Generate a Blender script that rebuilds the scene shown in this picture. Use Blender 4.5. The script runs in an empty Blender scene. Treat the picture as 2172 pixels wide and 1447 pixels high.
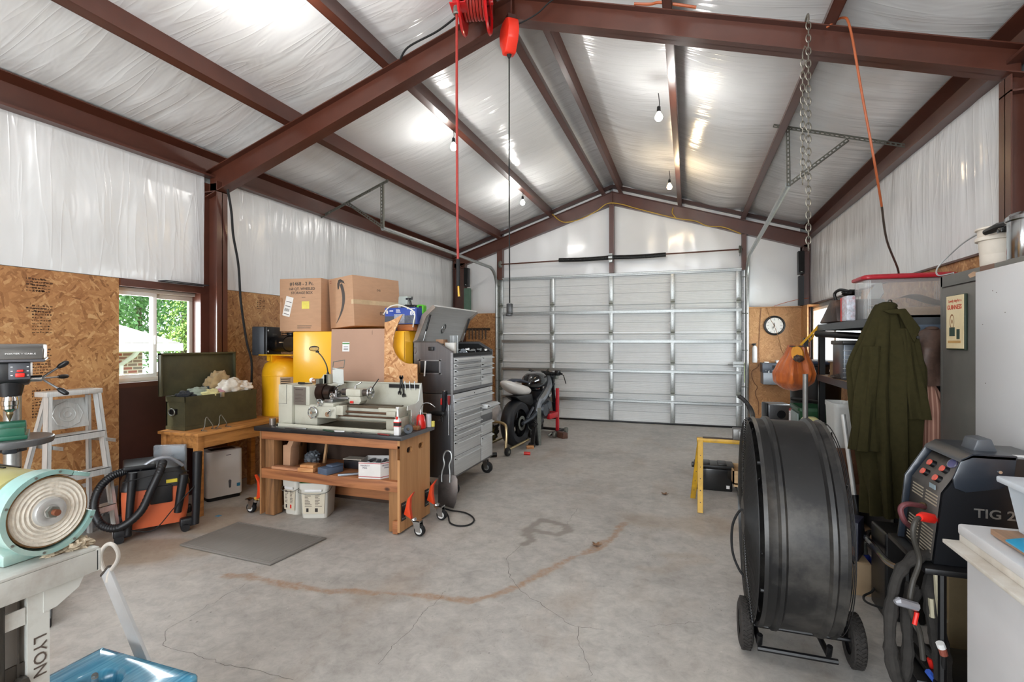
import bpy, bmesh, math, random
from mathutils import Vector, Matrix, Euler, noise as mnoise
PI = math.pi
random.seed(7)
scn = bpy.context.scene
col = scn.collection

# ---------------------------------------------------------------- camera
cd = bpy.data.cameras.new('camera'); cam = bpy.data.objects.new('camera', cd); col.objects.link(cam)
cam.location = (0, 0, 1.45); cam.rotation_euler = (math.radians(90), 0, math.radians(19.0))
cd.sensor_width = 36; cd.lens = 18.0; cd.clip_start = 0.05; cd.clip_end = 200
scn.camera = cam
# ---------------------------------------------------------------- world, light, exposure
w = bpy.data.worlds.new('world'); scn.world = w; w.use_nodes = True
wn = w.node_tree; bg = wn.nodes['Background']
sky = wn.nodes.new('ShaderNodeTexSky'); sky.sky_type = 'HOSEK_WILKIE'; sky.turbidity = 4.0; sky.ground_albedo = 0.4
sky.sun_direction = (0.5, -0.3, 0.8)
mx = wn.nodes.new('ShaderNodeMixRGB'); mx.inputs[0].default_value = 0.75; mx.inputs[2].default_value = (0.9, 0.95, 1.0, 1)
wn.links.new(sky.outputs[0], mx.inputs[1]); wn.links.new(mx.outputs[0], bg.inputs[0]); bg.inputs[1].default_value = 1.9
sd = bpy.data.lights.new('sun', 'SUN'); sd.energy = 6.0; sd.angle = 0.05; sd.color = (1, .96, .9)
so = bpy.data.objects.new('sun', sd); col.objects.link(so); so.rotation_euler = (math.radians(28), math.radians(8), math.radians(-60))
def area(name, loc, rot, sx, sy, power, color=(1, 1, 1)):
    l = bpy.data.lights.new(name, 'AREA'); l.shape = 'RECTANGLE'; l.size = sx; l.size_y = sy; l.energy = power; l.color = color
    o = bpy.data.objects.new(name, l); col.objects.link(o); o.location = loc; o.rotation_euler = [math.radians(a) for a in rot]
    return o
area('front_door_daylight', (-1.27, -3.2, 1.75), (90, 0, 0), 4.4, 3.1, 190, (0.91, 0.96, 1.0))
area('window_daylight_left', (-4.85, 3.32, 1.52), (0, -90, 0), .75, .7, 25, (0.95, 0.98, 1.0))
area('window_daylight_right', (2.35, 7.9, 1.5), (0, 90, 0), .8, 2.4, 45, (0.95, 0.98, 1.0))
scn.view_settings.view_transform = 'Standard'; scn.view_settings.look = 'None'
scn.view_settings.exposure = 0.88; scn.view_settings.gamma = 1.0; scn.view_settings.use_curve_mapping = False
scn.cycles.max_bounces = 10; scn.cycles.diffuse_bounces = 6; scn.cycles.glossy_bounces = 4
scn.cycles.transmission_bounces = 8; scn.cycles.transparent_max_bounces = 8
scn.cycles.sample_clamp_indirect = 6; scn.cycles.caustics_reflective = False; scn.cycles.caustics_refractive = False

# ---------------------------------------------------------------- materials
def C(h):
    h = h.lstrip('#'); v = [int(h[i:i+2], 16) / 255 for i in (0, 2, 4)]
    return tuple(((c / 12.92) if c <= 0.04045 else ((c + 0.055) / 1.055) ** 2.4) for c in v) + (1,)
class NT:
    def __init__(s, name):
        s.m = bpy.data.materials.new(name); s.m.use_nodes = True; s.t = s.m.node_tree; s.b = s.t.nodes['Principled BSDF']
        s.co = None
    def n(s, ty, **kw):
        x = s.t.nodes.new('ShaderNode' + ty)
        for k, v in kw.items():
            if k.startswith('i_'): x.inputs[k[2:].replace('_', ' ')].default_value = v
            else: setattr(x, k, v)
        return x
    def l(s, a, b): s.t.links.new(a, b)
    def coord(s, scale=(1, 1, 1), rot=(0, 0, 0), kind='Object', src=None):
        if s.co is None: s.co = s.n('TexCoord')
        mp = s.n('Mapping'); mp.inputs['Scale'].default_value = scale; mp.inputs['Rotation'].default_value = rot
        s.l(src or s.co.outputs[kind], mp.inputs['Vector']); return mp.outputs[0]
    def noise(s, scale=5, detail=4, rough=.55, vec=None, dist=0):
        x = s.n('TexNoise'); x.inputs['Scale'].default_value = scale; x.inputs['Detail'].default_value = detail
        x.inputs['Roughness'].default_value = rough; x.inputs['Distortion'].default_value = dist
        s.l(vec if vec is not None else s.coord(), x.inputs['Vector']); return x.outputs['Fac']
    def ramp(s, fac, stops):
        r = s.n('ValToRGB'); e = r.color_ramp.elements
        while len(e) < len(stops): e.new(0.5)
        for i, (p, c) in enumerate(stops): e[i].position = p; e[i].color = c if len(c) == 4 else (*c, 1)
        s.l(fac, r.inputs[0]); return r.outputs[0]
    def mix(s, fac, a, b, mode='MIX'):
        x = s.n('MixRGB', blend_type=mode)
        for k, v in ((0, fac), (1, a), (2, b)):
            if hasattr(v, 'is_linked'): s.l(v, x.inputs[k])
            else: x.inputs[k].default_value = v
        return x.outputs[0]
    def math(s, op, a, b=0.0):
        x = s.n('Math', operation=op)
        for k, v in ((0, a), (1, b)):
            if hasattr(v, 'is_linked'): s.l(v, x.inputs[k])
            else: x.inputs[k].default_value = v
        return x.outputs[0]
    def bump(s, h, strength=.3, dist=.01):
        x = s.n('Bump'); x.inputs['Strength'].default_value = strength; x.inputs['Distance'].default_value = dist
        s.l(h, x.inputs['Height']); s.l(x.outputs[0], s.b.inputs['Normal'])
    def base(s, c):
        if hasattr(c, 'is_linked'): s.l(c, s.b.inputs['Base Color'])
        else: s.b.inputs['Base Color'].default_value = c
    def set(s, **kw):
        for k, v in kw.items():
            i = s.b.inputs[k.replace('_', ' ')]
            if hasattr(v, 'is_linked'): s.l(v, i)
            else: i.default_value = v
MATS = {}
def P(name, hexc, rough=.5, metal=0, var=.10, scale=14, bump=.04, coat=0, dirt=None, dirt_amt=.5, trans=0, alpha=1, emit=None, sheen=0, stretch=(1, 1, 1), spec=None):
    """paint / plastic / cloth with a little procedural mottling"""
    if name in MATS: return MATS[name]
    s = NT(name); c = C(hexc); v = s.coord(stretch)
    nf = s.noise(scale, 5, .6, v)
    lo = tuple(x * (1 - var) for x in c[:3]) + (1,); hi = tuple(min(1, x * (1 + var)) for x in c[:3]) + (1,)
    out = s.ramp(nf, [(.3, lo), (.7, hi)])
    if dirt:
        df = s.ramp(s.noise(scale * .35, 6, .7, v), [(.48, (0, 0, 0, 1)), (.68, (dirt_amt,) * 3 + (1,))])
        out = s.mix(df, out, C(dirt))
    s.base(out)
    s.set(Roughness=rough, Metallic=metal)
    if coat: s.set(Coat_Weight=coat, Coat_Roughness=.12)
    if bump: s.bump(nf, bump * 4, .003)
    if trans: s.set(Transmission_Weight=trans, IOR=1.35)
    if alpha < 1: s.set(Alpha=alpha)
    if emit: s.set(Emission_Color=c, Emission_Strength=emit)
    if sheen: s.set(Sheen_Weight=sheen)
    if spec is not None: s.set(Specular_IOR_Level=spec)
    MATS[name] = s.m; return s.m

def m_film():
    s = NT('insulation_film')
    v = s.coord((.3, 3.6, .3)); v2 = s.coord((.6, 1.6, .6))
    a = s.noise(1.5, 1.5, .45, v, .8); b = s.noise(3.5, 2, .5, v2, 1.2)
    crump = s.n('TexVoronoi', feature='SMOOTH_F1'); crump.inputs['Scale'].default_value = 5; s.l(s.coord((.5, 2.6, .5)), crump.inputs['Vector'])
    h = s.math('ADD', s.math('MULTIPLY', a, .75), s.math('MULTIPLY', b, .5))
    h = s.math('ADD', h, s.math('MULTIPLY', crump.outputs['Distance'], .25))
    rg = s.noise(1.3, 1, .5, s.coord((.5, 4.5, .5), (.12, .0, .1)), 1.3); rg = s.math('POWER', s.math('SUBTRACT', 1.0, s.math('ABSOLUTE', s.math('MULTIPLY', s.math('SUBTRACT', rg, .5), 5.0))), 5.0)
    h = s.math('ADD', h, s.math('MULTIPLY', s.math('MAXIMUM', rg, 0.0), .12)); s.bump(h, .38, .03)
    s.base(s.ramp(s.noise(.9, 3, .5, s.coord()), [(.3, C('dadbdc')), (.7, C('eaebec'))]))
    s.set(Roughness=.2, Specular_IOR_Level=.65); return s.m
def m_osb(name='osb_board', tint=('8a6038', 'ad7e50', 'c49764', 'dab683'), sc=1.2):
    s = NT(name); s.coord(); sx = s.n('SeparateXYZ'); s.l(s.co.outputs['Object'], sx.inputs[0]); cx = s.n('CombineXYZ')
    s.l(s.math('ADD', sx.outputs[0], sx.outputs[1]), cx.inputs[0]); s.l(sx.outputs[2], cx.inputs[1])
    wob = s.n('TexNoise'); wob.inputs['Scale'].default_value = 9; s.l(cx.outputs[0], wob.inputs['Vector'])
    wv = s.n('MixRGB', blend_type='ADD'); wv.inputs[0].default_value = .03; s.l(cx.outputs[0], wv.inputs[1]); s.l(wob.outputs['Color'], wv.inputs[2])
    pri = None; colr = None
    for k, (rot, a, b) in enumerate(((.25, 9, 42), (-.6, 10, 50), (1.3, 8, 40), (2.3, 11, 46), (.9, 13, 60))):
        v = s.coord((a * sc, b * sc, 1), (0, 0, 0), src=None)
        r1 = s.n('Mapping'); r1.inputs['Rotation'].default_value = (0, 0, rot); s.l(wv.outputs[0], r1.inputs[0])
        r2 = s.n('Mapping'); r2.inputs['Scale'].default_value = (a * sc, b * sc, 1); s.l(r1.outputs[0], r2.inputs[0])
        vo = s.n('TexVoronoi', voronoi_dimensions='2D'); vo.inputs['Scale'].default_value = 1.0; s.l(r2.outputs[0], vo.inputs['Vector'])
        sep = s.n('SeparateColor'); s.l(vo.outputs['Color'], sep.inputs[0])
        if pri is None: pri, colr = sep.outputs[0], sep.outputs[1]
        else:
            g = s.math('GREATER_THAN', sep.outputs[0], pri); pri = s.math('MAXIMUM', sep.outputs[0], pri); colr = s.mix(g, colr, sep.outputs[1])
    fine = s.noise(70 * sc, 3, .6); g = s.math('ADD', s.math('MULTIPLY', colr, .8), s.math('MULTIPLY', fine, .3))
    c = s.ramp(g, [(.12, C(tint[0])), (.30, C(tint[1])), (.8, C(tint[2])), (1.05, C(tint[3]))])
    big = s.ramp(s.noise(1.3, 4, .6), [(.3, C('bf9068')), (.7, C('ffffff'))])
    s.base(s.mix(.5, c, big, 'MULTIPLY')); s.set(Roughness=.55); s.bump(g, .15, .003); return s.m
def m_wood(name, dark, light, axis=0, scale=1.0, rough=.55, knots=True):
    s = NT(name); st = [14, 14, 14]; st[axis] = 1.2
    v = s.coord(tuple(q * scale for q in st))
    g = s.noise(1.6, 6, .62, v, .8)
    c = s.ramp(g, [(.3, C(dark)), (.55, C(light)), (.75, tuple(min(1, q * 1.12) for q in C(light)[:3]) + (1,))])
    if knots:
        st2 = [5, 5, 5]; st2[axis] = 3
        vo = s.n('TexVoronoi'); vo.inputs['Scale'].default_value = 1.3; s.l(s.coord(tuple(st2)), vo.inputs['Vector'])
        k = s.ramp(vo.outputs['Distance'], [(.05, (1, 1, 1, 1)), (.12, (0, 0, 0, 1))])
        c = s.mix(k, c, tuple(q * .35 for q in C(dark)[:3]) + (1,))
    s.base(c); s.set(Roughness=rough); s.bump(g, .2, .002); return s.m
def m_concrete():
    s = NT('concrete_floor')
    a = s.noise(.7, 8, .65, None, .4); b = s.noise(6, 8, .7); c3 = s.noise(45, 4, .6)
    c = s.ramp(a, [(.25, C('989693')), (.5, C('aeaca9')), (.75, C('bcb9b4'))])
    b2 = s.noise(13, 9, .78, None, .6)
    c = s.mix(.55, c, s.ramp(b, [(.3, C('7f7b77')), (.5, C('b4b1ad')), (.72, C('dedad4'))]), 'SOFT_LIGHT')
    c = s.mix(.5, c, s.ramp(b2, [(.32, C('6f6b67')), (.5, C('bbb8b4')), (.7, C('e6e2dc'))]), 'SOFT_LIGHT')
    c = s.mix(s.ramp(s.noise(2.6, 5, .6, s.coord((1, .5, 1))), [(.52, (0, 0, 0, 1)), (.75, (.45, .45, .45, 1))]), c, C('95806a'))
    for vs, th, colr, ns in ((16, .05, '4a4541', 1.7), (38, .07, '5a544e', 2.6), (24, .035, 'e2dfda', 3.1)):
        sp = s.n('TexVoronoi'); sp.inputs['Scale'].default_value = vs; s.l(s.coord((1, .7, 1), (0, 0, ns)), sp.inputs['Vector'])
        spf = s.ramp(sp.outputs['Distance'], [(th, (.55, .55, .55, 1)), (th * 2, (0, 0, 0, 1))])
        c = s.mix(s.math('MULTIPLY', spf, s.ramp(s.noise(ns, 3, .6), [(.5, (0, 0, 0, 1)), (.62, (1, 1, 1, 1))])), c, C(colr))
    at = s.n('VertexColor', layer_name='stain'); sep = s.n('SeparateColor'); s.l(at.outputs[0], sep.inputs[0])
    brk = s.ramp(s.noise(26, 5, .75), [(.40, (.45, .45, .45, 1)), (.6, (1, 1, 1, 1))])
    c = s.mix(s.math('MULTIPLY', sep.outputs[0], s.math('MULTIPLY', brk, .85)), c, C('9c7b5e'))
    c = s.mix(s.math('MULTIPLY', sep.outputs[1], .7), c, C('7d746c'))
    c = s.mix(s.math('MULTIPLY', sep.outputs[2], .8), c, C('8f734f'))
    s.base(c); s.set(Roughness=s.math('ADD', s.math('MULTIPLY', b, .3), .38), Specular_IOR_Level=.45)
    s.bump(s.math('ADD', b, s.math('MULTIPLY', c3, .4)), .12, .004); return s.m
def m_brush(name, hexc, rough=.35, axis=0, metal=1.0):
    s = NT(name); st = [90, 90, 90]; st[axis] = 1.5
    n = s.noise(1.2, 3, .5, s.coord(tuple(st))); c = C(hexc)
    s.base(s.ramp(n, [(.3, tuple(q * .82 for q in c[:3]) + (1,)), (.7, c)])); s.set(Roughness=rough, Metallic=metal); s.bump(n, .06, .001); return s.m

M_FILM = m_film(); M_OSB = m_osb(); M_OSBP = m_osb('osb_pale', ('b08250', 'bd8f5e', 'c99b69', 'd8ae7c'), 1.3); M_OSB2 = m_osb('osb_offcut', ('a06c40', 'c99562', 'dcae7c', 'f0d2a4'), 1.15); M_CONC = m_concrete()
M_STEEL = P('brown_steel', '502a1e', .38, .0, .12, 6, .02, .15)
M_STEELD = P('dark_brown_steel', '3f221c', .5, .0, .12, 6, .02)
M_GALV = P('galvanised_steel', 'a9acab', .38, .85, .14, 40, .02)
M_GALVD = P('galvanised_dull', '7e8079', .5, .7, .2, 60, .03)
M_DOOR = P('door_panel_white', 'd6d8d8', .45, 0, .03, 8, .0)
M_BLK = P('black_plastic', '0b0b0d', .4, 0, .15, 30)
M_BLKG = P('black_gloss', '0b0c0e', .15, 0, .1, 30, 0, .5)
M_RUB = P('black_rubber', '101011', .75, 0, .2, 40, .1)
M_DUST = P('dusty_black_paint', '101011', .42, 0, .25, 8, .02, dirt='625e58', dirt_amt=.4)
M_WHITE = P('white_plastic', 'e4e4e3', .4, 0, .03, 10, 0)
M_OFFW = P('off_white_enamel', 'd9d8cf', .4, 0, .05, 10, .02, dirt='8f8670', dirt_amt=.25)
M_RED = P('red_paint', 'c4161b', .3, .0, .08, 20, 0, .6)
M_REDP = P('red_plastic', 'd8281f', .4, 0, .08, 20, 0)
M_CHROME = P('chrome', 'cfd2d4', .15, 1, .05, 20, 0)
M_SSTEEL = m_brush('stainless', 'a7a9ab', .34, 1); M_SSX = m_brush('stainless_x', 'd4d6d6', .38, 0, .5)
M_ALU = m_brush('aluminium', 'd4d5d3', .42, 2, .35)
M_YEL = P('yellow_paint', 'f0b31a', .38, 0, .04, 6, 0, .2)
M_CARD = P('cardboard', 'b58e70', .8, 0, .05, 12, .05, stretch=(1, 1, 4))
M_CARDL = P('cardboard_pale', 'b59c7c', .8, 0, .05, 12, .05)
M_CARDK = P('cardboard_plain', 'ac8a75', .8, 0, .04, 3, .03)
M_TAN = P('tan_cloth', 'a88d70', .9, 0, .1, 20, .15, sheen=.2)
M_INK = P('black_ink', '2b2523', .8, 0, .05, 20, 0)
M_INKG = P('grey_ink', '554a43', .8, 0, .2, 60, 0)

# ---------------------------------------------------------------- mesh builder
class MB:
    def __init__(s): s.bm = bmesh.new(); s.mats = []; s.cur = 0
    def mat(s, m):
        if m not in s.mats: s.mats.append(m)
        s.cur = s.mats.index(m); return s
    def _fin(s, f0):
        for f in list(s.bm.faces)[f0:]: f.material_index = s.cur; f.smooth = True
    def _xf(s, vs, M):
        if M is not None:
            for v in vs: v.co = M @ v.co
    def raw(s, verts, faces, M=None):
        nv = [s.bm.verts.new(v) for v in verts]; s._xf(nv, M)
        for f in faces:
            try: fc = s.bm.faces.new([nv[i] for i in f])
            except ValueError: continue
            fc.material_index = s.cur; fc.smooth = True
        return s
    def box(s, a, b, M=None, bev=0):
        x0, y0, z0 = [min(a[i], b[i]) for i in range(3)]; x1, y1, z1 = [max(a[i], b[i]) for i in range(3)]
        if bev <= 0:
            v = [(x0,y0,z0),(x1,y0,z0),(x1,y1,z0),(x0,y1,z0),(x0,y0,z1),(x1,y0,z1),(x1,y1,z1),(x0,y1,z1)]
            return s.raw(v, [(0,3,2,1),(4,5,6,7),(0,1,5,4),(1,2,6,5),(2,3,7,6),(3,0,4,7)], M)
        t = bmesh.new(); r = bmesh.ops.create_cube(t, size=1)
        for v in t.verts: v.co = Vector((x0 + (v.co.x + .5) * (x1 - x0), y0 + (v.co.y + .5) * (y1 - y0), z0 + (v.co.z + .5) * (z1 - z0)))
        bev = min(bev, .49 * min(x1 - x0, y1 - y0, z1 - z0))
        bmesh.ops.bevel(t, geom=list(t.edges), offset=bev, segments=2 if bev < .012 else 4, affect='EDGES', profile=.5)
        return s.merge(t, M)
    def merge(s, t, M=None):
        t.verts.index_update(); vs = [v.co.copy() for v in t.verts]; fs = [[v.index for v in f.verts] for f in t.faces]; t.free()
        return s.raw(vs, fs, M)
    def cyl(s, p0, p1, r0, r1=None, seg=16, caps=True, M=None):
        p0 = Vector(p0); p1 = Vector(p1); r1 = r0 if r1 is None else r1
        d = (p1 - p0).normalized(); u = d.orthogonal().normalized(); w_ = d.cross(u)
        v = []
        for p, r in ((p0, r0), (p1, r1)):
            for i in range(seg):
                a = 2 * PI * i / seg; v.append(p + (u * math.cos(a) + w_ * math.sin(a)) * r)
        f = [(i, (i + 1) % seg, seg + (i + 1) % seg, seg + i) for i in range(seg)]
        if caps: f += [tuple(range(seg - 1, -1, -1)), tuple(range(seg, 2 * seg))]
        return s.raw(v, f, M)
    def tube(s, pts, r, seg=8, closed=False, caps=True, M=None):
        pts = [Vector(p) for p in pts]; n = len(pts); rs = r if isinstance(r, (list, tuple)) else [r] * n
        v = []; u = None
        for i, p in enumerate(pts):
            if closed: d = pts[(i + 1) % n] - pts[i - 1]
            else: d = pts[min(i + 1, n - 1)] - pts[max(i - 1, 0)]
            d = d.normalized() if d.length > 1e-9 else Vector((0, 0, 1))
            if u is None: u = d.orthogonal().normalized()
            else:
                u = u - d * u.dot(d); u = u.normalized() if u.length > 1e-6 else d.orthogonal().normalized()
            w_ = d.cross(u)
            for k in range(seg):
                a = 2 * PI * k / seg; v.append(p + (u * math.cos(a) + w_ * math.sin(a)) * rs[i])
        f = []
        for i in range(n if closed else n - 1):
            j = (i + 1) % n
            for k in range(seg): f.append((i * seg + k, i * seg + (k + 1) % seg, j * seg + (k + 1) % seg, j * seg + k))
        if not closed and caps: f += [tuple(range(seg - 1, -1, -1)), tuple(range((n - 1) * seg, n * seg))]
        return s.raw(v, f, M)
    def lathe(s, prof, seg=32, M=None, axis='Z', ang=2 * PI):
        full = ang > 2 * PI - 1e-6; ns = seg if full else seg + 1; v = []
        for i in range(ns):
            a = ang * i / seg
            for r, z in prof:
                p = (r * math.cos(a), r * math.sin(a), z)
                if axis == 'X': p = (p[2], p[0], p[1])
                elif axis == 'Y': p = (p[1], p[2], p[0])
                v.append(p)
        n = len(prof); f = []
        for i in range(seg):
            j = (i + 1) % ns
            for k in range(n - 1):
                q = [i * n + k, j * n + k, j * n + k + 1, i * n + k + 1]
                f.append(tuple(q))
        t = bmesh.new(); nv = [t.verts.new(p) for p in v]
        for q in f:
            try: t.faces.new([nv[i] for i in q])
            except ValueError: pass
        bmesh.ops.remove_doubles(t, verts=t.verts, dist=1e-6); bmesh.ops.recalc_face_normals(t, faces=t.faces)
        return s.merge(t, M)
    def sphere(s, c, r, seg=20, rings=12, sc=(1, 1, 1), M=None):
        t = bmesh.new(); bmesh.ops.create_uvsphere(t, u_segments=seg, v_segments=rings, radius=r)
        for v in t.verts: v.co = Vector((v.co.x * sc[0] + c[0], v.co.y * sc[1] + c[1], v.co.z * sc[2] + c[2]))
        return s.merge(t, M)
    def torus(s, c, R, r, axis='Z', seg=32, rs=8, M=None, sc=(1, 1)):
        pts = []
        for i in range(seg):
            a = 2 * PI * i / seg; x, y = R * math.cos(a) * sc[0], R * math.sin(a) * sc[1]
            q = {'Z': (x, y, 0), 'X': (0, x, y), 'Y': (x, 0, y)}[axis]; pts.append(Vector(c) + Vector(q))
        return s.tube(pts, r, rs, closed=True, M=M)
    def prism(s, poly, h, axis='Z', off=0, M=None, bev=0):
        """poly: 2-D outline; extruded by h along axis from off.  X:(y,z)  Y:(x,z)  Z:(x,y)"""
        def q(p, t): return {'Z': (p[0], p[1], t), 'Y': (p[0], t, p[1]), 'X': (t, p[0], p[1])}[axis]
        t = bmesh.new(); a = [t.verts.new(q(p, off)) for p in poly]; b = [t.verts.new(q(p, off + h)) for p in poly]
        n = len(poly); t.faces.new(a); t.faces.new(list(reversed(b)))
        for i in range(n): t.faces.new([a[i], b[i], b[(i + 1) % n], a[(i + 1) % n]])
        bmesh.ops.recalc_face_normals(t, faces=t.faces)
        if bev: bmesh.ops.bevel(t, geom=list(t.edges), offset=bev, segments=2, affect='EDGES', profile=.5)
        return s.merge(t, M)
    def grid(s, fn, nu, nv, closed_u=False, M=None):
        v = [fn(i / (nu if closed_u else nu - 1), j / (nv - 1)) for i in range(nu) for j in range(nv)]
        f = [(i * nv + j, ((i + 1) % nu) * nv + j, ((i + 1) % nu) * nv + j + 1, i * nv + j + 1) for i in range(nu if closed_u else nu - 1) for j in range(nv - 1)]
        return s.raw(v, f, M)
    def build(s, name, parent=None, mat=None, local=False, sharp=35, thick=0, sub=0, bevel=0):
        if mat is not None and not s.mats: s.mats = [mat]
        me = bpy.data.meshes.new(name)
        if parent is not None and not local:
            Mi = WM[parent.name].inverted(); s.bm.transform(Mi)
        s.bm.to_mesh(me); s.bm.free()
        for m in s.mats: me.materials.append(m)
        if sharp: me.set_sharp_from_angle(angle=math.radians(sharp))
        o = bpy.data.objects.new(name, me); col.objects.link(o)
        WM[o.name] = WM[parent.name].copy() if parent is not None else Matrix()
        if parent is not None: o.parent = parent
        if bevel:
            b = o.modifiers.new('bevel', 'BEVEL'); b.width = bevel; b.segments = 2; b.limit_method = 'ANGLE'
        if thick:
            t = o.modifiers.new('solid', 'SOLIDIFY'); t.thickness = thick; t.offset = 0
        if sub:
            t = o.modifiers.new('sub', 'SUBSURF'); t.levels = sub; t.render_levels = sub
        return o
WM = {}
def tag(o, label=None, cat=None, group=None, kind=None):
    if label: o['label'] = label
    if cat: o['category'] = cat
    if group: o['group'] = group
    if kind: o['kind'] = kind
    return o
def thing(name, label, cat, loc=(0, 0, 0), rz=0, group=None, kind=None):
    o = bpy.data.objects.new(name, None); col.objects.link(o); o.empty_display_size = .1
    o.location = loc; o.rotation_euler = (0, 0, rz); WM[o.name] = Matrix.Translation(loc) @ Matrix.Rotation(rz, 4, 'Z')
    return tag(o, label, cat, group, kind)
def R_(deg, ax): return Matrix.Rotation(math.radians(deg), 4, ax)
def T_(x, y, z): return Matrix.Translation((x, y, z))
def spline(pts, n=8):
    """Catmull-Rom through the points"""
    P_ = [Vector(p) for p in pts]; out = []
    for i in range(len(P_) - 1):
        p0 = P_[max(i - 1, 0)]; p1 = P_[i]; p2 = P_[i + 1]; p3 = P_[min(i + 2, len(P_) - 1)]
        for k in range(n):
            t = k / n; out.append(.5 * ((2 * p1) + (-p0 + p2) * t + (2 * p0 - 5 * p1 + 4 * p2 - p3) * t * t + (-p0 + 3 * p1 - 3 * p2 + p3) * t ** 3))
    out.append(P_[-1]); return out
def text(name, body, size, M, mat, parent, label=None, ext=.0006, ax='CENTER', bold=False):
    """flat lettering; M places it: x = reading direction, y = up, z = out of the surface (world)"""
    cu = bpy.data.curves.new(name, 'FONT'); cu.body = body; cu.size = size; cu.extrude = ext; cu.align_x = ax; cu.align_y = 'CENTER'; cu.resolution_u = 3
    if bold: cu.offset = size * .018
    tmp = bpy.data.objects.new(name + '_t', cu); col.objects.link(tmp)
    dg = bpy.context.evaluated_depsgraph_get(); dg.update()
    me = bpy.data.meshes.new_from_object(tmp.evaluated_get(dg)); bpy.data.objects.remove(tmp); bpy.data.curves.remove(cu)
    me.materials.clear(); me.materials.append(mat); me.transform((WM[parent.name].inverted() if parent else Matrix()) @ M)
    o = bpy.data.objects.new(name, me); col.objects.link(o); WM[o.name] = WM[parent.name].copy() if parent else Matrix()
    if parent: o.parent = parent
    if label: o['label'] = label
    return o
def frame_m(o, x, y):
    """matrix with origin o, x axis and y axis given (z = out)"""
    x = Vector(x).normalized(); y = Vector(y); z = x.cross(y).normalized(); y = z.cross(x)
    m = Matrix((x, y, z)).transposed().to_4x4(); m.translation = Vector(o); return m
def copy_tree(o, parent=None):
    c = o.copy(); col.objects.link(c)
    if parent is not None: c.parent = parent
    for ch in list(o.children): copy_tree(ch, c)
    return c
# ================================================================ THE ROOM
XL, XR, XC = -4.42, 1.84, -1.28
YB, YF = 9.33, -2.6
def zpur(x): return 4.11 - (.328 if x < XC else .312) * abs(x - XC)
PH = .19
def sstruct(mb, name, mat=None, label=None, parent=None, **k):
    o = mb.build(name, parent, mat, **k)
    if parent is None: o['kind'] = 'structure'
    if label: o['label'] = label
    return o
# ---- floor with its stains
def seg_d(px, py, a, b):
    vx, vy = b[0] - a[0], b[1] - a[1]; t = ((px - a[0]) * vx + (py - a[1]) * vy) / (vx * vx + vy * vy); t = max(0, min(1, t))
    return math.hypot(px - a[0] - vx * t, py - a[1] - vy * t)
def poly_d(x, y, pts): return min(seg_d(x, y, pts[i], pts[i + 1]) for i in range(len(pts) - 1))
TRAIL = [(-2.698, 2.415), (-2.588, 2.453), (-2.285, 2.441), (-1.958, 2.456), (-1.694, 2.535), (-1.478, 2.587), (-1.255, 2.618), (-1.157, 2.624), (-1.045, 2.736), (-0.930, 2.907), (-0.857, 3.118), (-0.765, 3.311), (-0.622, 3.562), (-0.527, 3.822), (-0.479, 4.150)]
RING = [(-1.113, 3.481), (-1.067, 3.561), (-1.179, 3.747), (-1.121, 4.008), (-0.911, 3.946), (-0.857, 3.837), (-0.925, 3.724), (-1.148, 3.768), (-1.161, 3.653)]
RING2 = [(-0.285, 3.364), (-0.168, 3.348), (-0.029, 3.526), (0.118, 3.614), (0.060, 3.673), (-0.181, 3.606)]
BLOB = [(-0.770, 4.413, 0.35, 0.35, 'g', 0.5), (-0.426, 4.168, 0.35, 0.22, 'g', 0.45), (-0.911, 4.957, 0.9, 0.25, 'g', 0.25), (-3.646, 3.174, 0.5, 0.5, 'b', 0.8), (-3.397, 2.483, 0.45, 0.35, 'b', 0.8), (-3.207, 2.715, 0.2, 0.2, 'b', 0.7), (0.069, 4.230, 0.5, 0.3, 'b', 0.6), (-0.026, 3.218, 0.6, 0.5, 'g', 0.3), (-2.542, 3.803, 0.5, 0.25, 'b', 0.5), (0.696, 6.274, 0.8, 0.6, 'b', 0.35), (-1.510, 6.537, 0.5, 0.6, 'g', 0.25), (-3.805, 2.510, 0.5, 0.3, 'b', 0.8), (0.081, 2.492, 0.5, 0.5, 'b', 0.3), (-1.136, 2.073, 0.5, 0.5, 'g', 0.2)]
CRACKS = [[(-0.905, 4.367), (-0.911, 3.946)], [(-1.121, 3.451), (-1.145, 3.218), (-1.016, 2.942), (-0.916, 2.821), (-0.727, 2.692), (-0.570, 2.575), (-0.532, 2.565), (-0.484, 2.412), (-0.398, 2.222), (-0.389, 2.170)], [(-2.497, 2.368), (-2.480, 1.988), (-2.479, 1.872), (-2.359, 1.758), (-2.198, 1.763), (-1.958, 1.753), (-1.748, 1.757), (-1.555, 1.768)], [(-0.532, 2.565), (-0.379, 2.582)], [(-0.192, 2.682), (0.092, 2.836)], [(-1.319, 1.974), (-1.333, 2.432), (-1.329, 2.709)]]
bm = bmesh.new(); x0, x1, y0, y1 = -5.0, 2.4, YF, 9.6; st = .022
nx = int((x1 - x0) / st); ny = int((y1 - y0) / st)
lay = bm.loops.layers.color.new('stain'); vs = []; vals = []
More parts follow.
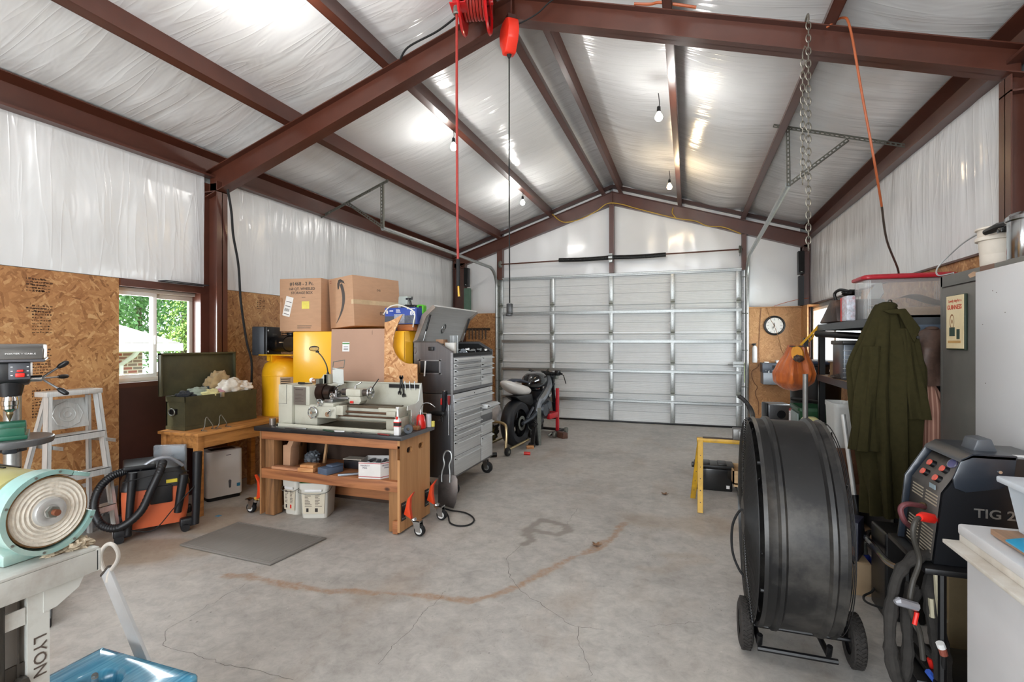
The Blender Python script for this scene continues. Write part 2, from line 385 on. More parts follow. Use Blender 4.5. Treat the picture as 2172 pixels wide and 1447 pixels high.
for i in range(nx + 1):
    for j in range(ny + 1):
        x = x0 + (x1 - x0) * i / nx; y = y0 + (y1 - y0) * j / ny; vs.append(bm.verts.new((x, y, 0)))
        wv = mnoise.noise(Vector((x * 6, y * 6, 0))) * .03 + mnoise.noise(Vector((x * 18, y * 18, 3))) * .018
        r = g = b = 0
        if -3.2 < x < .6 and 1.2 < y < 5: 
            d = poly_d(x, y, TRAIL) + wv; r = max(0, min(1, (.036 - d) / .012))
            d = poly_d(x, y, RING) + wv * .5; g = max(g, max(0, min(1, (.042 - d) / .014)))
        if -1.4 < x < 1.2 and 1.5 < y < 6:
            d = poly_d(x, y, RING2) + wv; b = .5 * max(0, min(1, (.07 - d) / .05))
        for (bx, by, rx, ry, ch, am) in BLOB:
            q = math.hypot((x - bx) / rx, (y - by) / ry) + mnoise.noise(Vector((x * 2.5, y * 2.5, bx * 9))) * .7
            f = max(0, min(1, (1 - q) * 2.2)) * am
            if ch == 'r': r = max(r, f)
            elif ch == 'g': g = max(g, f)
            else: b = max(b, f)
        vals.append((r, g, b, 1))
for i in range(nx):
    for j in range(ny):
        a = i * (ny + 1) + j; ids = (a, a + ny + 1, a + ny + 2, a + 1); f = bm.faces.new([vs[k] for k in ids])
        for lp, k in zip(f.loops, ids): lp[lay] = vals[k]
me = bpy.data.meshes.new('floor'); bm.to_mesh(me); bm.free(); me.materials.append(M_CONC)
floor = bpy.data.objects.new('floor', me); col.objects.link(floor); WM['floor'] = Matrix(); tag(floor, 'grey stained concrete floor of the workshop', kind='structure')
mb = MB()
for ck in CRACKS:
    pts = []
    for i in range(len(ck) - 1):
        a, b = Vector(ck[i] + (0,)), Vector(ck[i + 1] + (0,)); n = max(2, int((b - a).length / .03))
        for k in range(n): 
            p = a.lerp(b, k / n); pts.append(p + Vector((mnoise.noise(p * 23), mnoise.noise(p * 23 + Vector((9, 9, 0))), 0)) * .022)
    for i in range(len(pts) - 1):
        d = (pts[i + 1] - pts[i]).normalized(); n_ = Vector((-d.y, d.x, 0)) * (.0006 + .0009 * abs(mnoise.noise(pts[i] * 9)))
        mb.raw([pts[i] - n_ + Vector((0, 0, .0006)), pts[i + 1] - n_ + Vector((0, 0, .0006)), pts[i + 1] + n_ + Vector((0, 0, .0006)), pts[i] + n_ + Vector((0, 0, .0006))], [(0, 1, 2, 3)])
mb.build('crack', floor, P('crack_dark', '4a4642', .9, bump=0))

# ---- walls: film-faced insulation over sheet metal
def film_y(x, side, y0, y1, z0, z1, top=None, ny=90, nz=24, amp=.04):
    """pillowy sheet on a side wall; side=+1 bulges to +x"""
    mb = MB()
    def fn(u, v):
        y = y0 + (y1 - y0) * u; z = z0 + (z1 - z0) * v
        p = amp * (math.sin(PI * v) ** .5 if 0 < v < 1 else 0) * (.4 + .5 * mnoise.noise(Vector((y * .8, z * .7, x))) + .3 * mnoise.noise(Vector((y * 4.5, z * .8, x))))
        return (x + side * p, y, z)
    mb.grid(fn, ny, nz); return mb
def film_x(y, side, x0, x1, zf, nx=60, nz=24, z0=0, amp=.03):
    mb = MB()
    def fn(u, v):
        x = x0 + (x1 - x0) * u; z = z0 + (zf(x) - z0) * v
        p = amp * (math.sin(PI * v) ** .5 if 0 < v < 1 else 0) * (math.sin(PI * u) ** .5 if 0 < u < 1 else 0) * (.5 + .5 * mnoise.noise(Vector((x * 1.2, z * .9, y))) + .2 * mnoise.noise(Vector((x * 5, z * 1.0, y))))
        return (x, y + side * p, z)
    mb.grid(fn, nx, nz); return mb
M_OUT = P('wall_core', '8c8f90', .8, bump=0)
OZ = 1.97                                              # top of the OSB wainscot
# left wall: solid core with the window opening, film above
mb = MB().mat(M_OUT); X0 = XL - .17; X1 = XL - .02
WY0, WY1, WZ0, WZ1 = 2.72, 3.70, 1.10, 1.905
mb.box((X0, YF, -.3), (X1, WY0, 3.3)); mb.box((X0, WY1, -.3), (X1, YB, 3.3)); mb.box((X0, WY0, -.3), (X1, WY1, WZ0)); mb.box((X0, WY0, WZ1), (X1, WY1, 3.3))
wall_left = sstruct(mb, 'wall_left', label='left wall of white film insulation above tan strand board, a sliding window in it')
for a, b in ((YF, 3.70), (3.81, 9.2)): film_y(XL, 1, a, b, OZ, 3.16, ny=int((b - a) * 26)).mat(M_FILM).build('insulation_film', wall_left, M_FILM)
mb = MB().mat(M_OSB); j = [YF, -1.6, -.38, .84, 2.06, 2.925]
for a, b in zip(j[:-1], j[1:]): mb.box((XL - .02, a + .001, .005), (XL + .0, b - .001, OZ - .004))
mb.build('strand_board', wall_left)
mb = MB().mat(M_OSB); j = [3.815, 5.03, 6.25, 7.47, 8.69, 9.20]
for a, b in zip(j[:-1], j[1:]): mb.box((XL - .02, a + .001, .005), (XL + .0, b - .001, OZ - .004))
mb.build('strand_board', wall_left)
# faint factory stamps on the board
mb = MB().mat(P('stamp_ink', '4f3420', .8, bump=0))
random.seed(3)
for (yy, zz0, zz1) in ((2.335, .9, 1.9), (2.30, 1.66, 1.9), (5.0, 1.5, 1.88), (4.35, 1.78, 1.9)):
    z = zz0
    while z < zz1:
        if int(z * 10) % 3 != 2:
            y = yy
            while y < yy + .11:
                wd = random.uniform(.006, .02)
                mb.box((XL, y, z), (XL + .0006, y + wd, z + random.choice((.004, .007, .011)))); y += wd + .006
        z += .021
mb.build('factory_stamp', wall_left)
# brown framing round the window
mb = MB().mat(M_STEEL)
mb.box((X1 - .05, 2.925, 1.905), (XL + .02, 3.71, 1.968)); mb.box((X1 - .10, 2.6, 1.06), (XL - .005, 3.70, 1.098))
mb.box((X1 - .10, 3.66, .0), (XL + .01, 3.70, 1.905))
mb.mat(M_STEELD).box((X1 - .03, 2.6, .0), (X1 + .012, 3.66, 1.06))
mb.build('window_framing', wall_left)
mb = MB().mat(P('ledge_scrap', '26242a', .6)); mb.box((XL - .0, 3.25, 1.975), (XL + .10, 3.68, 1.985), bev=.003); o = mb.build('black_offcut'); tag(o, 'thin black offcut lying on the ledge above the left window', 'offcut')
# right wall
mb = MB().mat(M_OUT); X0 = XR + .02; X1 = XR + .06; VY0, VY1, VZ0, VZ1 = 6.75, 9.19, 1.12, 1.96
mb.box((X0, YF, -.3), (X1, VY0, 3.3)); mb.box((X0, VY1, -.3), (X1, YB + .1, 3.3)); mb.box((X0, VY0, -.3), (X1, VY1, VZ0)); mb.box((X0, VY0, VZ1), (X1, VY1, 3.3))
wall_right = sstruct(mb, 'wall_right', label='right wall of white film insulation above tan strand board')
for a, b in ((YF, 3.70), (3.81, 9.2)): film_y(XR, -1, a, b, 2.03, 3.16, ny=int((b - a) * 26)).build('insulation_film', wall_right, M_FILM)
mb = MB().mat(M_OSB); j = [YF, -1.6, -.38, .84, 2.06, 3.28, 4.5, 5.7, 6.74]
for a, b in zip(j[:-1], j[1:]): mb.box((XR + .02, a + .001, .005), (XR, b - .001, 2.02))
mb.box((XR + .02, 6.74, .005), (XR, 9.19, 1.10))
mb.mat(M_STEEL).box((XR - .02, YF, 2.02), (XR + .02, 9.2, 2.035))
mb.build('strand_board', wall_right)
# back wall (round the door opening)
mb = MB().mat(M_OUT); DX0, DX1, DZ = -3.42, .875, 2.66
mb.box((XL, YB, -.2), (DX0 - .03, YB + .15, 3.0)); mb.box((DX1 + .03, YB, -.2), (XR, YB + .15, 3.0))
mb.prism([(XL, DZ + .02), (XR + .1, DZ + .02), (XR + .1, 3.38), (XC, 4.36), (XL - .1, 3.32), (XL - .1, DZ + .02)], .15, 'Y', YB)
wall_back = sstruct(mb, 'wall_back', label='gable wall around the sectional door, white film insulation and strand board')
zt = lambda x: zpur(x) + .17
for a, b in ((-4.35, -3.46), (-3.36, XC - .06), (XC + .0, .83), (.90, 1.70)):
    film_x(9.29, -1, a, b, zt, z0=(1.97 if a < -4 or a > .85 else 2.64), nx=int((b - a) * 26), amp=.05).build('insulation_film', wall_back, M_FILM)
mb = MB().mat(M_OSB); mb.box((-4.3, 9.22, .005), (-3.50, 9.24, 1.985)); mb.build('strand_board', wall_back)
mb = MB().mat(M_OSBP); mb.box((.915, 9.2, .005), (1.70, 9.22, 1.99)); mb.box((1.70, 8.78, .005), (1.72, 9.22, 1.99)); mb.box((.915, 8.76, 1.99), (1.74, 9.22, 2.005)) if 0 else mb.prism([(.915, 9.14), (1.70, 9.14), (1.70, 8.76), (1.86, 8.76), (1.86, 9.24), (.915, 9.24)], .014, 'Z', 1.99)
mb.build('strand_board', wall_back)
# front wall behind the camera: wide open doorway
mb = MB().mat(M_OUT); mb.box((XL, YF - .15, -.2), (-3.4, YF, 3.2)); mb.box((.86, YF - .15, -.2), (XR, YF, 3.2)); mb.prism([(XL, 3.2), (-3.4, 3.2), (-3.4, 3.05), (.86, 3.05), (.86, 3.2), (XR, 3.2), (XC, 4.3)], .15, 'Y', YF - .15)
sstruct(mb, 'wall_front', label='wall with an open doorway opposite the sectional door')
# ---- ceiling: insulation film sagging between the purlins
PX = [-4.46, -3.446, -2.42, -1.45, -1.11, -.11, .871, 1.90]
mb = MB().mat(M_FILM)
for a, b in zip(PX[:-1], PX[1:]):
    def fn(u, v, a=a, b=b):
        x = a + (b - a) * v; y = YF + (YB - YF) * u
        t = math.sin(PI * v); sag = .055 * t * (1 + .7 * mnoise.noise(Vector((x * .8, y * .55, 4)))) + .012 * t * mnoise.noise(Vector((x * 1.3, y * 5, 8)))
        if b - a < .4: sag = .01
        return (x, y, zpur(x) + PH - .005 - sag)
    mb.grid(fn, 260, 14 if b - a > .4 else 3)
ceiling = sstruct(mb, 'ceiling', label='vaulted roof lined with white film insulation between brown purlins', sharp=0)
mb = MB().mat(M_OUT)
mb.prism([(XL - .2, zpur(XL) + PH + .0), (XC, zpur(XC) + PH + .03), (XR + .2, zpur(XR) + PH + .0), (XR + .2, zpur(XR) + PH + .1), (XC, 4.48), (XL - .2, zpur(XL) + PH + .1)], YB - YF + .3, 'Y', YF - .15)
mb.build('roof_sheet', ceiling)

# ---- steel frame
def channel(x, y0, y1, side, name, label, hgt=PH, fl=.065, z=None):
    """C purlin running along y; web on `side`, flanges away from it; tilted with the roof"""
    ang = -math.atan(.325) * (1 if x > XC else -1)
    M = T_(x, 0, (zpur(x) if z is None else z)) @ Matrix.Rotation(-ang if 0 else ang * -1, 4, 'Y')
    mb = MB().mat(M_STEEL); t = .006; s = side
    mb.box((-t * .5, y0, 0), (t * .5, y1, hgt), M)
    mb.box((0, y0, 0), (-s * fl, y1, t), M); mb.box((0, y0, hgt - t), (-s * fl, y1, hgt), M)
    mb.box((-s * (fl - t), y0, 0), (-s * fl, y1, .02), M)
    return sstruct(mb, name, label=label)
names = {-3.386: 'brown roof purlin nearest above the left eave beam', -2.36: 'brown roof purlin carrying two bulbs left of the ridge', -1.40: 'brown ridge purlin on the left slope, red reels near its end',
         -1.16: 'brown ridge purlin on the right slope', -.168: 'brown roof purlin carrying two bulbs right of the ridge', .813: 'brown roof purlin where the right door-track bracket hangs'}
for x, lb in names.items(): channel(x, YF, 9.3, 1 if x < XC else -1, 'purlin_beam', lb, hgt=PH if abs(x - XC) > .3 else PH)
for s, x, lb in ((1, XL, 'brown eave beam along the top of the left wall'), (-1, XR, 'brown eave beam along the top of the right wall')):
    mb = MB().mat(M_STEEL); z0 = 3.03 if s > 0 else 3.06
    poly = [(x, z0), (x + s * .09, z0), (x + s * .09, z0 + .02), (x + s * .085, z0 + .02), (x + s * .085, z0 + .006), (x + s * .012, z0 + .012), (x + s * .012, z0 + .19), (x + s * .11, z0 + .19 + .03), (x + s * .11, z0 + .228), (x, z0 + .2)]
    mb.prism(poly, YB - YF - .05, 'Y', YF); sstruct(mb, 'eave_beam', label=lb)
def ibeam(mb, a, b, y0, y1, h0, h1, t=.008):
    """rafter from a to b (x,z of its TOP edge); flanges y0..y1"""
    ym = (y0 + y1) / 2
    mb.prism([(a[0], a[1]), (b[0], b[1]), (b[0], b[1] - h1), (a[0], a[1] - h0)], .008, 'Y', ym - .004)
    for d0, d1 in ((0, 0), (h0 - t, h1 - t)): mb.prism([(a[0], a[1] - d0), (b[0], b[1] - d1), (b[0], b[1] - d1 - t), (a[0], a[1] - d0 - t)], y1 - y0, 'Y', y0)
def rafters(y0, y1, where, hl, hr, hgt):
    for sx, lb in ((-1, 'left'), (1, 'right')):
        mb = MB().mat(M_STEEL); xe = XL + .02 if sx < 0 else XR - .02
        ibeam(mb, (xe, zpur(xe) - .002), (XC, zpur(XC) - .002), y0, y1, hl if sx < 0 else hr, hgt)
        mb.box((XC - .006, y0, zpur(XC) - hgt), (XC + .006, y1, zpur(XC) - .005)) if sx < 0 else None
        sstruct(mb, 'rafter_beam', label='brown steel rafter %s, sloping from the %s wall up to the ridge' % (where, lb))
rafters(3.70, 3.82, 'of the frame across the middle of the room', .25, .17, .19); rafters(9.16, 9.28, 'against the gable wall', .23, .23, .23)
def column(x0, x1, y0, y1, lb, ztop):
    mb = MB().mat(M_STEEL); xa, xb = min(x0, x1), max(x0, x1); t = .008
    xi, xo = x1, x0                                                     # x1 = inner flange
    s = 1 if x1 > x0 else -1
    mb.box((xi, y0, 0), (xi - s * t, y1, ztop)); mb.box((xo, y0, 0), (xo + s * t, y1, ztop)); mb.box((xo, (y0 + y1) / 2 - .004, 0), (xi, (y0 + y1) / 2 + .004, ztop))
    mb.box((xo, y0, ztop - .1), (xi, y1, ztop - .09)); mb.box((xo, y0, 0), (xi, y1, .012))
    return sstruct(mb, 'steel_column', label=lb)
column(XL, -4.25, 3.70, 3.82, 'brown steel column beside the left window', 2.98)
column(XR, 1.745, 3.70, 3.82, 'brown steel column on the right wall above the grey cabinet', 2.98)
column(XL + .04, -4.13, 9.16, 9.28, 'brown steel column in the far left corner', 2.98); column(XR - .02, 1.72, 9.16, 9.28, 'brown steel column in the far right corner', 2.98)
for s, x in ((-1, XL), (1, XR)):
    mb = MB().mat(M_STEEL); xe = x - s * .01
    # knee plates where rafters meet columns are part of the purlin line rake
for sx, lb in ((-1, 'left'), (1, 'right')):
    xe = XL if sx < 0 else XR; mb = MB().mat(M_STEELD)
    mb.prism([(xe, zpur(xe) + PH - .12), (XC, zpur(XC) + PH - .12), (XC, zpur(XC) + PH - .06), (xe, zpur(xe) + PH - .06)], .07, 'Y', 9.2)
    sstruct(mb, 'rake_beam', label='dark brown rake angle above the gable rafter, %s slope' % lb)
mb = MB().mat(M_STEEL); mb.box((XC - .05, 9.16, 2.66), (XC + .03, 9.27, zpur(XC) - .24)); sstruct(mb, 'gable_column', label='brown gable post above the middle of the sectional door')
mb = MB().mat(M_STEEL); mb.box((-3.46, 9.16, 2.62), (-3.355, 9.27, 3.2)); sstruct(mb, 'jamb_column', label='brown jamb post above the left end of the sectional door')
mb = MB().mat(M_STEEL); mb.box((.83, 9.16, 2.62), (.90, 9.27, 3.2)); sstruct(mb, 'jamb_column', label='brown jamb post above the right end of the sectional door')

# ---- sectional garage door
door = thing('door_1', 'white ribbed sectional garage door with galvanised stiles and struts', None, (XC, 9.25, 0), kind='structure')
NS = 5; SH = 2.62 / NS
for k in range(NS):
    z0 = .03 + k * SH; mb = MB().mat(M_DOOR); prof = []
    y = 9.275
    # ribbed profile (y,z): thirds with pressed grooves and fine ribs
    zz = z0
    pts = [(y + .03, z0)]
    n = 3
    pts += [(y - .012, z0), (y - .012, z0 + .02), (y, z0 + .026)]
    for q in range(n):
        a = z0 + .03 + q * (SH - .06) / n; b = z0 + .03 + (q + 1) * (SH - .06) / n
        m = 5
        for r in range(m):
            c0 = a + (b - a - .012) * r / m; c1 = a + (b - a - .012) * (r + 1) / m
            pts += [(y, c0 + .002), (y, c1 - .006), (y + .0035, c1 - .003)]
        pts += [(y, b - .012), (y + .014, b - .009), (y + .014, b - .003), (y, b)]
    pts += [(y - .012, z0 + SH - .024), (y - .012, z0 + SH - .002), (y + .03, z0 + SH - .002)]
    mb.prism(pts, DX1 - DX0, 'X', DX0)
    mb.build('door_panel', door, sharp=20)
    mb = MB().mat(M_GALV)
    for xs, wd in ((-3.40, .07), (-2.39, .09), (-1.31, .075), (-.255, .075), (.79, .08), (.70, .05)):
        if xs == .70: continue
        mb.box((xs - wd / 2, y - .045, z0 + .004), (xs + wd / 2, y - .012, z0 + SH - .006), bev=.004)
        for h in range(4): mb.mat(M_GALVD).cyl((xs, y - .048, z0 + .08 + h * .12), (xs, y - .044, z0 + .08 + h * .12), .006, seg=8).mat(M_GALV)
    mb.build('stile', door)
    if k < NS - 0:
        mb = MB().mat(M_GALV); zs = z0 + SH - (.13 if k < NS - 1 else .01)
        M = None
        zt_ = zs if k < NS - 1 else 2.66
        mb.box((DX0 + .04, y - .10, zt_ - .012), (DX1 - .04, y - .045, zt_ - .007)); mb.box((DX0 + .04, y - .10, zt_ - .03), (DX1 - .04, y - .095, zt_ - .007)); mb.box((DX0 + .04, y - .05, zt_ - .05), (DX1 - .04, y - .045, zt_))
        mb.build('strut', door)
    if k < NS - 1:
        mb = MB().mat(M_GALVD)
        for xs in (-3.40, -2.39, -1.31, -.255, .79):
            zz = z0 + SH; mb.box((xs - .03, y - .055, zz - .045), (xs + .03, y - .045, zz + .045)); mb.cyl((xs - .035, y - .06, zz), (xs + .035, y - .06, zz), .01, seg=8)
        mb.build('hinge', door)
mb = MB().mat(M_BLK); mb.box((DX0, 9.25, .0), (DX1, 9.31, .032), bev=.01); mb.build('bottom_seal', door)
mb = MB().mat(M_GALV); mb.box((.70, 9.2, 1.02), (.86, 9.215, 1.11)); mb.cyl((.62, 9.205, 1.06), (.88, 9.205, 1.06), .008, seg=8); mb.build('slide_latch', door)
# tracks
for s, x, lb in ((-1, DX0 - .045, 'galvanised door track rising at the left jamb and running back under the left eave'), (1, DX1 + .035, 'galvanised door track rising at the right jamb and running back towards its hanger')):
    pts = [(x, 9.16, .02), (x, 9.16, 1.2), (x, 9.16, 2.45)]
    for k in range(1, 8):
        a = k / 8 * PI / 2; pts.append((x, 9.16 - .36 * (1 - math.cos(a)), 2.45 + .36 * math.sin(a)))
    pts += [(x, 8.8, 2.815), (x, 7.0, 2.815 if s < 0 else 2.88), (x, 5.3 if s < 0 else 5.53, 2.80 if s < 0 else 2.955)]
    mb = MB().mat(M_GALV); mb.tube(pts, .028, 8)
    tr = mb.build('door_track'); tag(tr, lb, 'door track')
    mb = MB().mat(M_GALVD); mb.box((x - .03, 9.19, .02), (x + .03, 9.28, 2.66)); mb.build('track_angle', tr)
    for q in range(5): mb = MB().mat(M_GALVD); mb.cyl((x - s * .08, 9.15, .1 + q * .6), (x + .01, 9.15, .1 + q * .6), .008, seg=8); mb.cyl((x - .012, 9.15, .1 + q * .6), (x + .012, 9.15, .1 + q * .6), .02, seg=10); mb.build('roller', tr)
t = thing('torsion_spring', 'black torsion springs on a brown bar above the sectional door', 'garage door spring', (XC, 9.1, 2.92))
mb = MB().mat(M_STEEL); mb.cyl((-3.40, 9.1, 2.90), (.84, 9.1, 2.945), .0125, seg=10); mb.build('bar', t)
for a, b in ((-2.23, -1.33), (-1.26, -.36)):
    pts = []; n = 60 * 8
    mb = MB().mat(M_BLK)
    zc = lambda x: 2.925 + .0 * x - .012 * math.sin(PI * min(1, abs(x - XC) / .95))
    mb.tube([(a + (b - a) * i / 24, 9.1, zc(a + (b - a) * i / 24)) for i in range(25)], [.034 + .0025 * (i % 2) for i in range(25)], 12)
    for i in range(60): mb.torus((a + (b - a) * (i + .5) / 60, 9.1, zc(a + (b - a) * (i + .5) / 60)), .035, .0055, 'X', 14, 5)
    mb.build('spring', t)
mb = MB().mat(M_GALV); mb.box((-1.325, 9.08, 2.84), (-1.265, 9.2, 2.99)); mb.cyl((-1.33, 9.1, 2.925), (-1.26, 9.1, 2.925), .05, seg=16); mb.build('centre_bracket', t)
for x in (-3.37, .80):
    mb = MB().mat(M_GALVD); mb.lathe([(0, -.02), (.055, -.02), (.065, -.01), (.05, 0), (.065, .01), (.055, .02), (0, .02)], 20, T_(x, 9.1, 2.90 if x < 0 else 2.945), 'X'); mb.box((x - .005, 9.1, 2.85), (x + .005, 9.2, 2.97)); mb.build('cable_drum', t)

# ---- window_1 (left) and window_2 (right)
def gmat():
    m = bpy.data.materials.new('window_glass'); m.use_nodes = True; t = m.node_tree; t.nodes.remove(t.nodes['Principled BSDF'])
    a = t.nodes.new('ShaderNodeBsdfTransparent'); b = t.nodes.new('ShaderNodeBsdfGlossy'); b.inputs['Roughness'].default_value = .02
    lw = t.nodes.new('ShaderNodeLayerWeight'); f = t.nodes.new('ShaderNodeMath'); f.operation = 'POWER'; f.inputs[1].default_value = 6; t.links.new(lw.outputs['Facing'], f.inputs[0]); x = t.nodes.new('ShaderNodeMixShader')
    nz = t.nodes.new('ShaderNodeTexNoise'); nz.inputs['Scale'].default_value = 3; rp = t.nodes.new('ShaderNodeValToRGB')
    rp.color_ramp.elements[0].color = (.88, .9, .9, 1); rp.color_ramp.elements[1].color = (.97, .98, .98, 1)
    t.links.new(nz.outputs[0], rp.inputs[0]); t.links.new(rp.outputs[0], a.inputs[0])
    t.links.new(f.outputs[0], x.inputs[0]); t.links.new(a.outputs[0], x.inputs[1]); t.links.new(b.outputs[0], x.inputs[2]); t.links.new(x.outputs[0], t.nodes['Material Output'].inputs[0]); return m
M_GLASS = gmat()
M_VINYL = P('vinyl_frame', 'c9bfb4', .45, 0, .03, 8, 0); M_VINW = P('vinyl_white', 'f0f0ee', .4, 0, .02, 8, 0)
wx = XL - .13
w1 = thing('window_1', 'two-pane sliding window with beige vinyl frame, trees and a brick house beyond', None, (wx, 3.2, 1.1), kind='structure')
def rect_frame(mb, x0, x1, y0, y1, z0, z1, w_):
    mb.box((x0, y0, z0), (x1, y1, z0 + w_), bev=.004); mb.box((x0, y0, z1 - w_), (x1, y1, z1), bev=.004)
    mb.box((x0, y0, z0 + w_), (x1, y0 + w_, z1 - w_), bev=.004); mb.box((x0, y1 - w_, z0 + w_), (x1, y1, z1 - w_), bev=.004)
mb = MB().mat(M_VINYL); rect_frame(mb, wx, wx + .07, WY0, WY1, WZ0, WZ1, .032); mb.build('window_frame', w1)
ym = 3.275
mb = MB().mat(M_VINYL); rect_frame(mb, wx + .005, wx + .035, ym - .015, WY1 - .03, WZ0 + .03, WZ1 - .03, .045); fr = mb.build('fixed_sash', w1)
mb = MB().mat(M_GLASS); mb.box((wx + .018, ym + .03, WZ0 + .07), (wx + .022, WY1 - .07, WZ1 - .07)); mb.build('pane', fr)
mb = MB().mat(M_VINW); rect_frame(mb, wx + .035, wx + .065, WY0 + .03, ym + .015, WZ0 + .03, WZ1 - .03, .035); fr = mb.build('sliding_sash', w1)
mb = MB().mat(M_GLASS); mb.box((wx + .048, WY0 + .065, WZ0 + .065), (wx + .052, ym - .02, WZ1 - .065)); mb.build('pane', fr)
mb = MB().mat(M_VINW); mb.box((wx + .065, ym - .012, 1.42), (wx + .08, ym + .008, 1.50), bev=.004); mb.build('latch', fr)
w2 = thing('window_2', 'bright white-framed window in the right wall behind the black shelving', None, (XR + .1, 7.9, 1.12), kind='structure')
mb = MB().mat(M_VINW); rect_frame(mb, XR + .02, XR + .06, VY0, VY1, VZ0, VZ1, .04); mb.box((XR + .02, 7.85, VZ0), (XR + .06, 7.95, VZ1)); mb.build('window_frame', w2)
mb = MB().mat(M_GLASS); mb.box((XR + .038, VY0 + .04, VZ0 + .04), (XR + .042, VY1 - .04, VZ1 - .04)); mb.build('pane', w2)

# ================================================================ OUTSIDE THE WINDOWS
M_GRD = P('lawn_ground', '6f7d4a', .95, 0, .3, 3, .1)
mb = MB().mat(M_GRD); mb.box((-40, -20, -1.3), (XL - .5, 45, -1.2)); mb.box((XR + .5, -20, -.4), (40, 45, -.3)); g = mb.build('ground'); tag(g, 'grassy ground outside the workshop', kind='structure')
house = thing('brick_house', 'red brick house with pale shingle hip roof seen through the left window', 'house', (-12.5, 6, -1.2))
def m_brick():
    s = NT('brick'); b = s.n('TexBrick'); b.inputs['Color1'].default_value = C('b0584a'); b.inputs['Color2'].default_value = C('8d8078'); b.inputs['Mortar'].default_value = C('d8c4b4')
    b.inputs['Scale'].default_value = 1.0; b.inputs['Brick Width'].default_value = .21; b.inputs['Row Height'].default_value = .075; b.inputs['Mortar Size'].default_value = .012
    s.l(s.coord((1, 1, 1), (PI / 2, 0, PI / 2) if 0 else (0, 0, 0)), b.inputs['Vector'])
    sx = s.n('SeparateXYZ'); s.l(s.co.outputs['Object'], sx.inputs[0]); cx = s.n('CombineXYZ'); s.l(s.math('ADD', sx.outputs[1], sx.outputs[0]), cx.inputs[0]); s.l(sx.outputs[2], cx.inputs[1]); s.l(cx.outputs[0], b.inputs['Vector'])
    s.base(b.outputs[0]); s.set(Roughness=.85); return s.m
def m_shingle():
    s = NT('shingle'); sx = s.n('SeparateXYZ'); s.coord(); s.l(s.co.outputs['Object'], sx.inputs[0]); cx = s.n('CombineXYZ'); s.l(sx.outputs[1], cx.inputs[0]); s.l(sx.outputs[2], cx.inputs[1])
    b = s.n('TexBrick'); b.inputs['Color1'].default_value = C('c9c0b8'); b.inputs['Color2'].default_value = C('b5aca6'); b.inputs['Mortar'].default_value = C('8d867f'); b.inputs['Scale'].default_value = 1
    b.inputs['Brick Width'].default_value = .5; b.inputs['Row Height'].default_value = .09; b.inputs['Mortar Size'].default_value = .006; s.l(cx.outputs[0], b.inputs['Vector']); s.base(b.outputs[0]); s.set(Roughness=.85); return s.m
mb = MB().mat(m_brick()); mb.box((-15.5, 0.2, -1.2), (-11.35, 8.0, 1.28)); mb.build('wall', house)
mb = MB().mat(m_shingle()); e = 1.41
mb.raw([(-11, -.3, e), (-11, 8.6, e), (-15.9, 8.6, e), (-15.9, -.3, e), (-13.4, 2.1, 2.62), (-13.4, 6.2, 2.62)], [(0, 1, 5, 4), (1, 2, 5), (2, 3, 4, 5), (3, 0, 4), (0, 3, 2, 1)]); mb.build('roof', house)
mb = MB().mat(M_VINW); mb.box((-11.02, -.3, 1.22), (-10.9, 8.62, 1.40), bev=.02); mb.box((-11.4, -.3, 1.24), (-11.0, 8.6, 1.27)); mb.box((-15.9, 8.5, 1.22), (-10.92, 8.62, 1.40)); mb.build('gutter', house)
mb = MB().mat(M_VINW); mb.tube([(-10.95, 7.62, 1.25), (-11.02, 7.6, 1.15), (-11.28, 7.5, .95), (-11.3, 7.5, .3), (-11.3, 7.5, -1.2)], .05, 8); mb.build('downspout', house)
def m_leaf(nm, a, b):
    s = NT(nm); oi = s.n('ObjectInfo'); s.base(s.ramp(s.noise(3.5, 5, .7), [(.3, C(a)), (.65, C(b))])); s.set(Roughness=.6, Specular_IOR_Level=.3)
    s.b.inputs['Subsurface Weight'].default_value = 0; s.set(Sheen_Weight=.1); return s.m
M_LEAF = m_leaf('leaf_green', '5d8a3c', 'a8c866'); M_LEAFD = m_leaf('leaf_dark', '3f7048', '7fae6a')
M_BARK = P('bark', '5a4a3c', .9, 0, .3, 20, .2)
def tree(loc, r, h, label, m, seed):
    random.seed(seed); t = thing('tree', label, 'tree', loc, 0, 'trees outside the left window')
    mb = MB().mat(M_BARK); mb.tube([loc, (loc[0], loc[1] + .1, loc[2] + h * .35), (loc[0] + .1, loc[1], loc[2] + h * .75)], [.16, .12, .05], 8); mb.build('trunk', t)
    mb = MB().mat(m); L = Vector(loc); V = []; F = []
    for i in range(8000):
        # leaves scattered on lumpy shells
        th = random.uniform(0, 2 * PI); ph = math.acos(random.uniform(-1, 1)); d = Vector((math.sin(ph) * math.cos(th), math.sin(ph) * math.sin(th), math.cos(ph)))
        rr = r * (.72 + .42 * mnoise.noise(d * 2.6 + Vector((seed, 0, 0)))) * random.uniform(.75, 1.0)
        c = L + Vector((0, 0, h * .6)) + Vector((d.x * rr, d.y * rr, d.z * rr * h * .5 / r)); s_ = random.uniform(.05, .10) * r * .36
        n = (d + Vector((random.uniform(-.7, .7), random.uniform(-.7, .7), random.uniform(-.4, .9)))).normalized(); u = n.orthogonal().normalized(); u.rotate(Matrix.Rotation(random.uniform(0, 6), 3, n)); v = n.cross(u)
        k = len(V); V += [c - u * s_, c + v * s_ * .45 - n * .02, c + u * s_, c - v * s_ * .45 - n * .02]; F.append((k, k + 1, k + 2, k + 3))
    mb.raw(V, F); mb.build('foliage', t, sharp=0)
tree((-16.5, 13.0, -1.2), 3.4, 9, 'tall dark green tree standing behind the brick house', M_LEAFD, 11)
tree((-20.5, 8.6, -1.2), 3.6, 9, 'broad dark green tree over the roof of the brick house', M_LEAFD, 12)
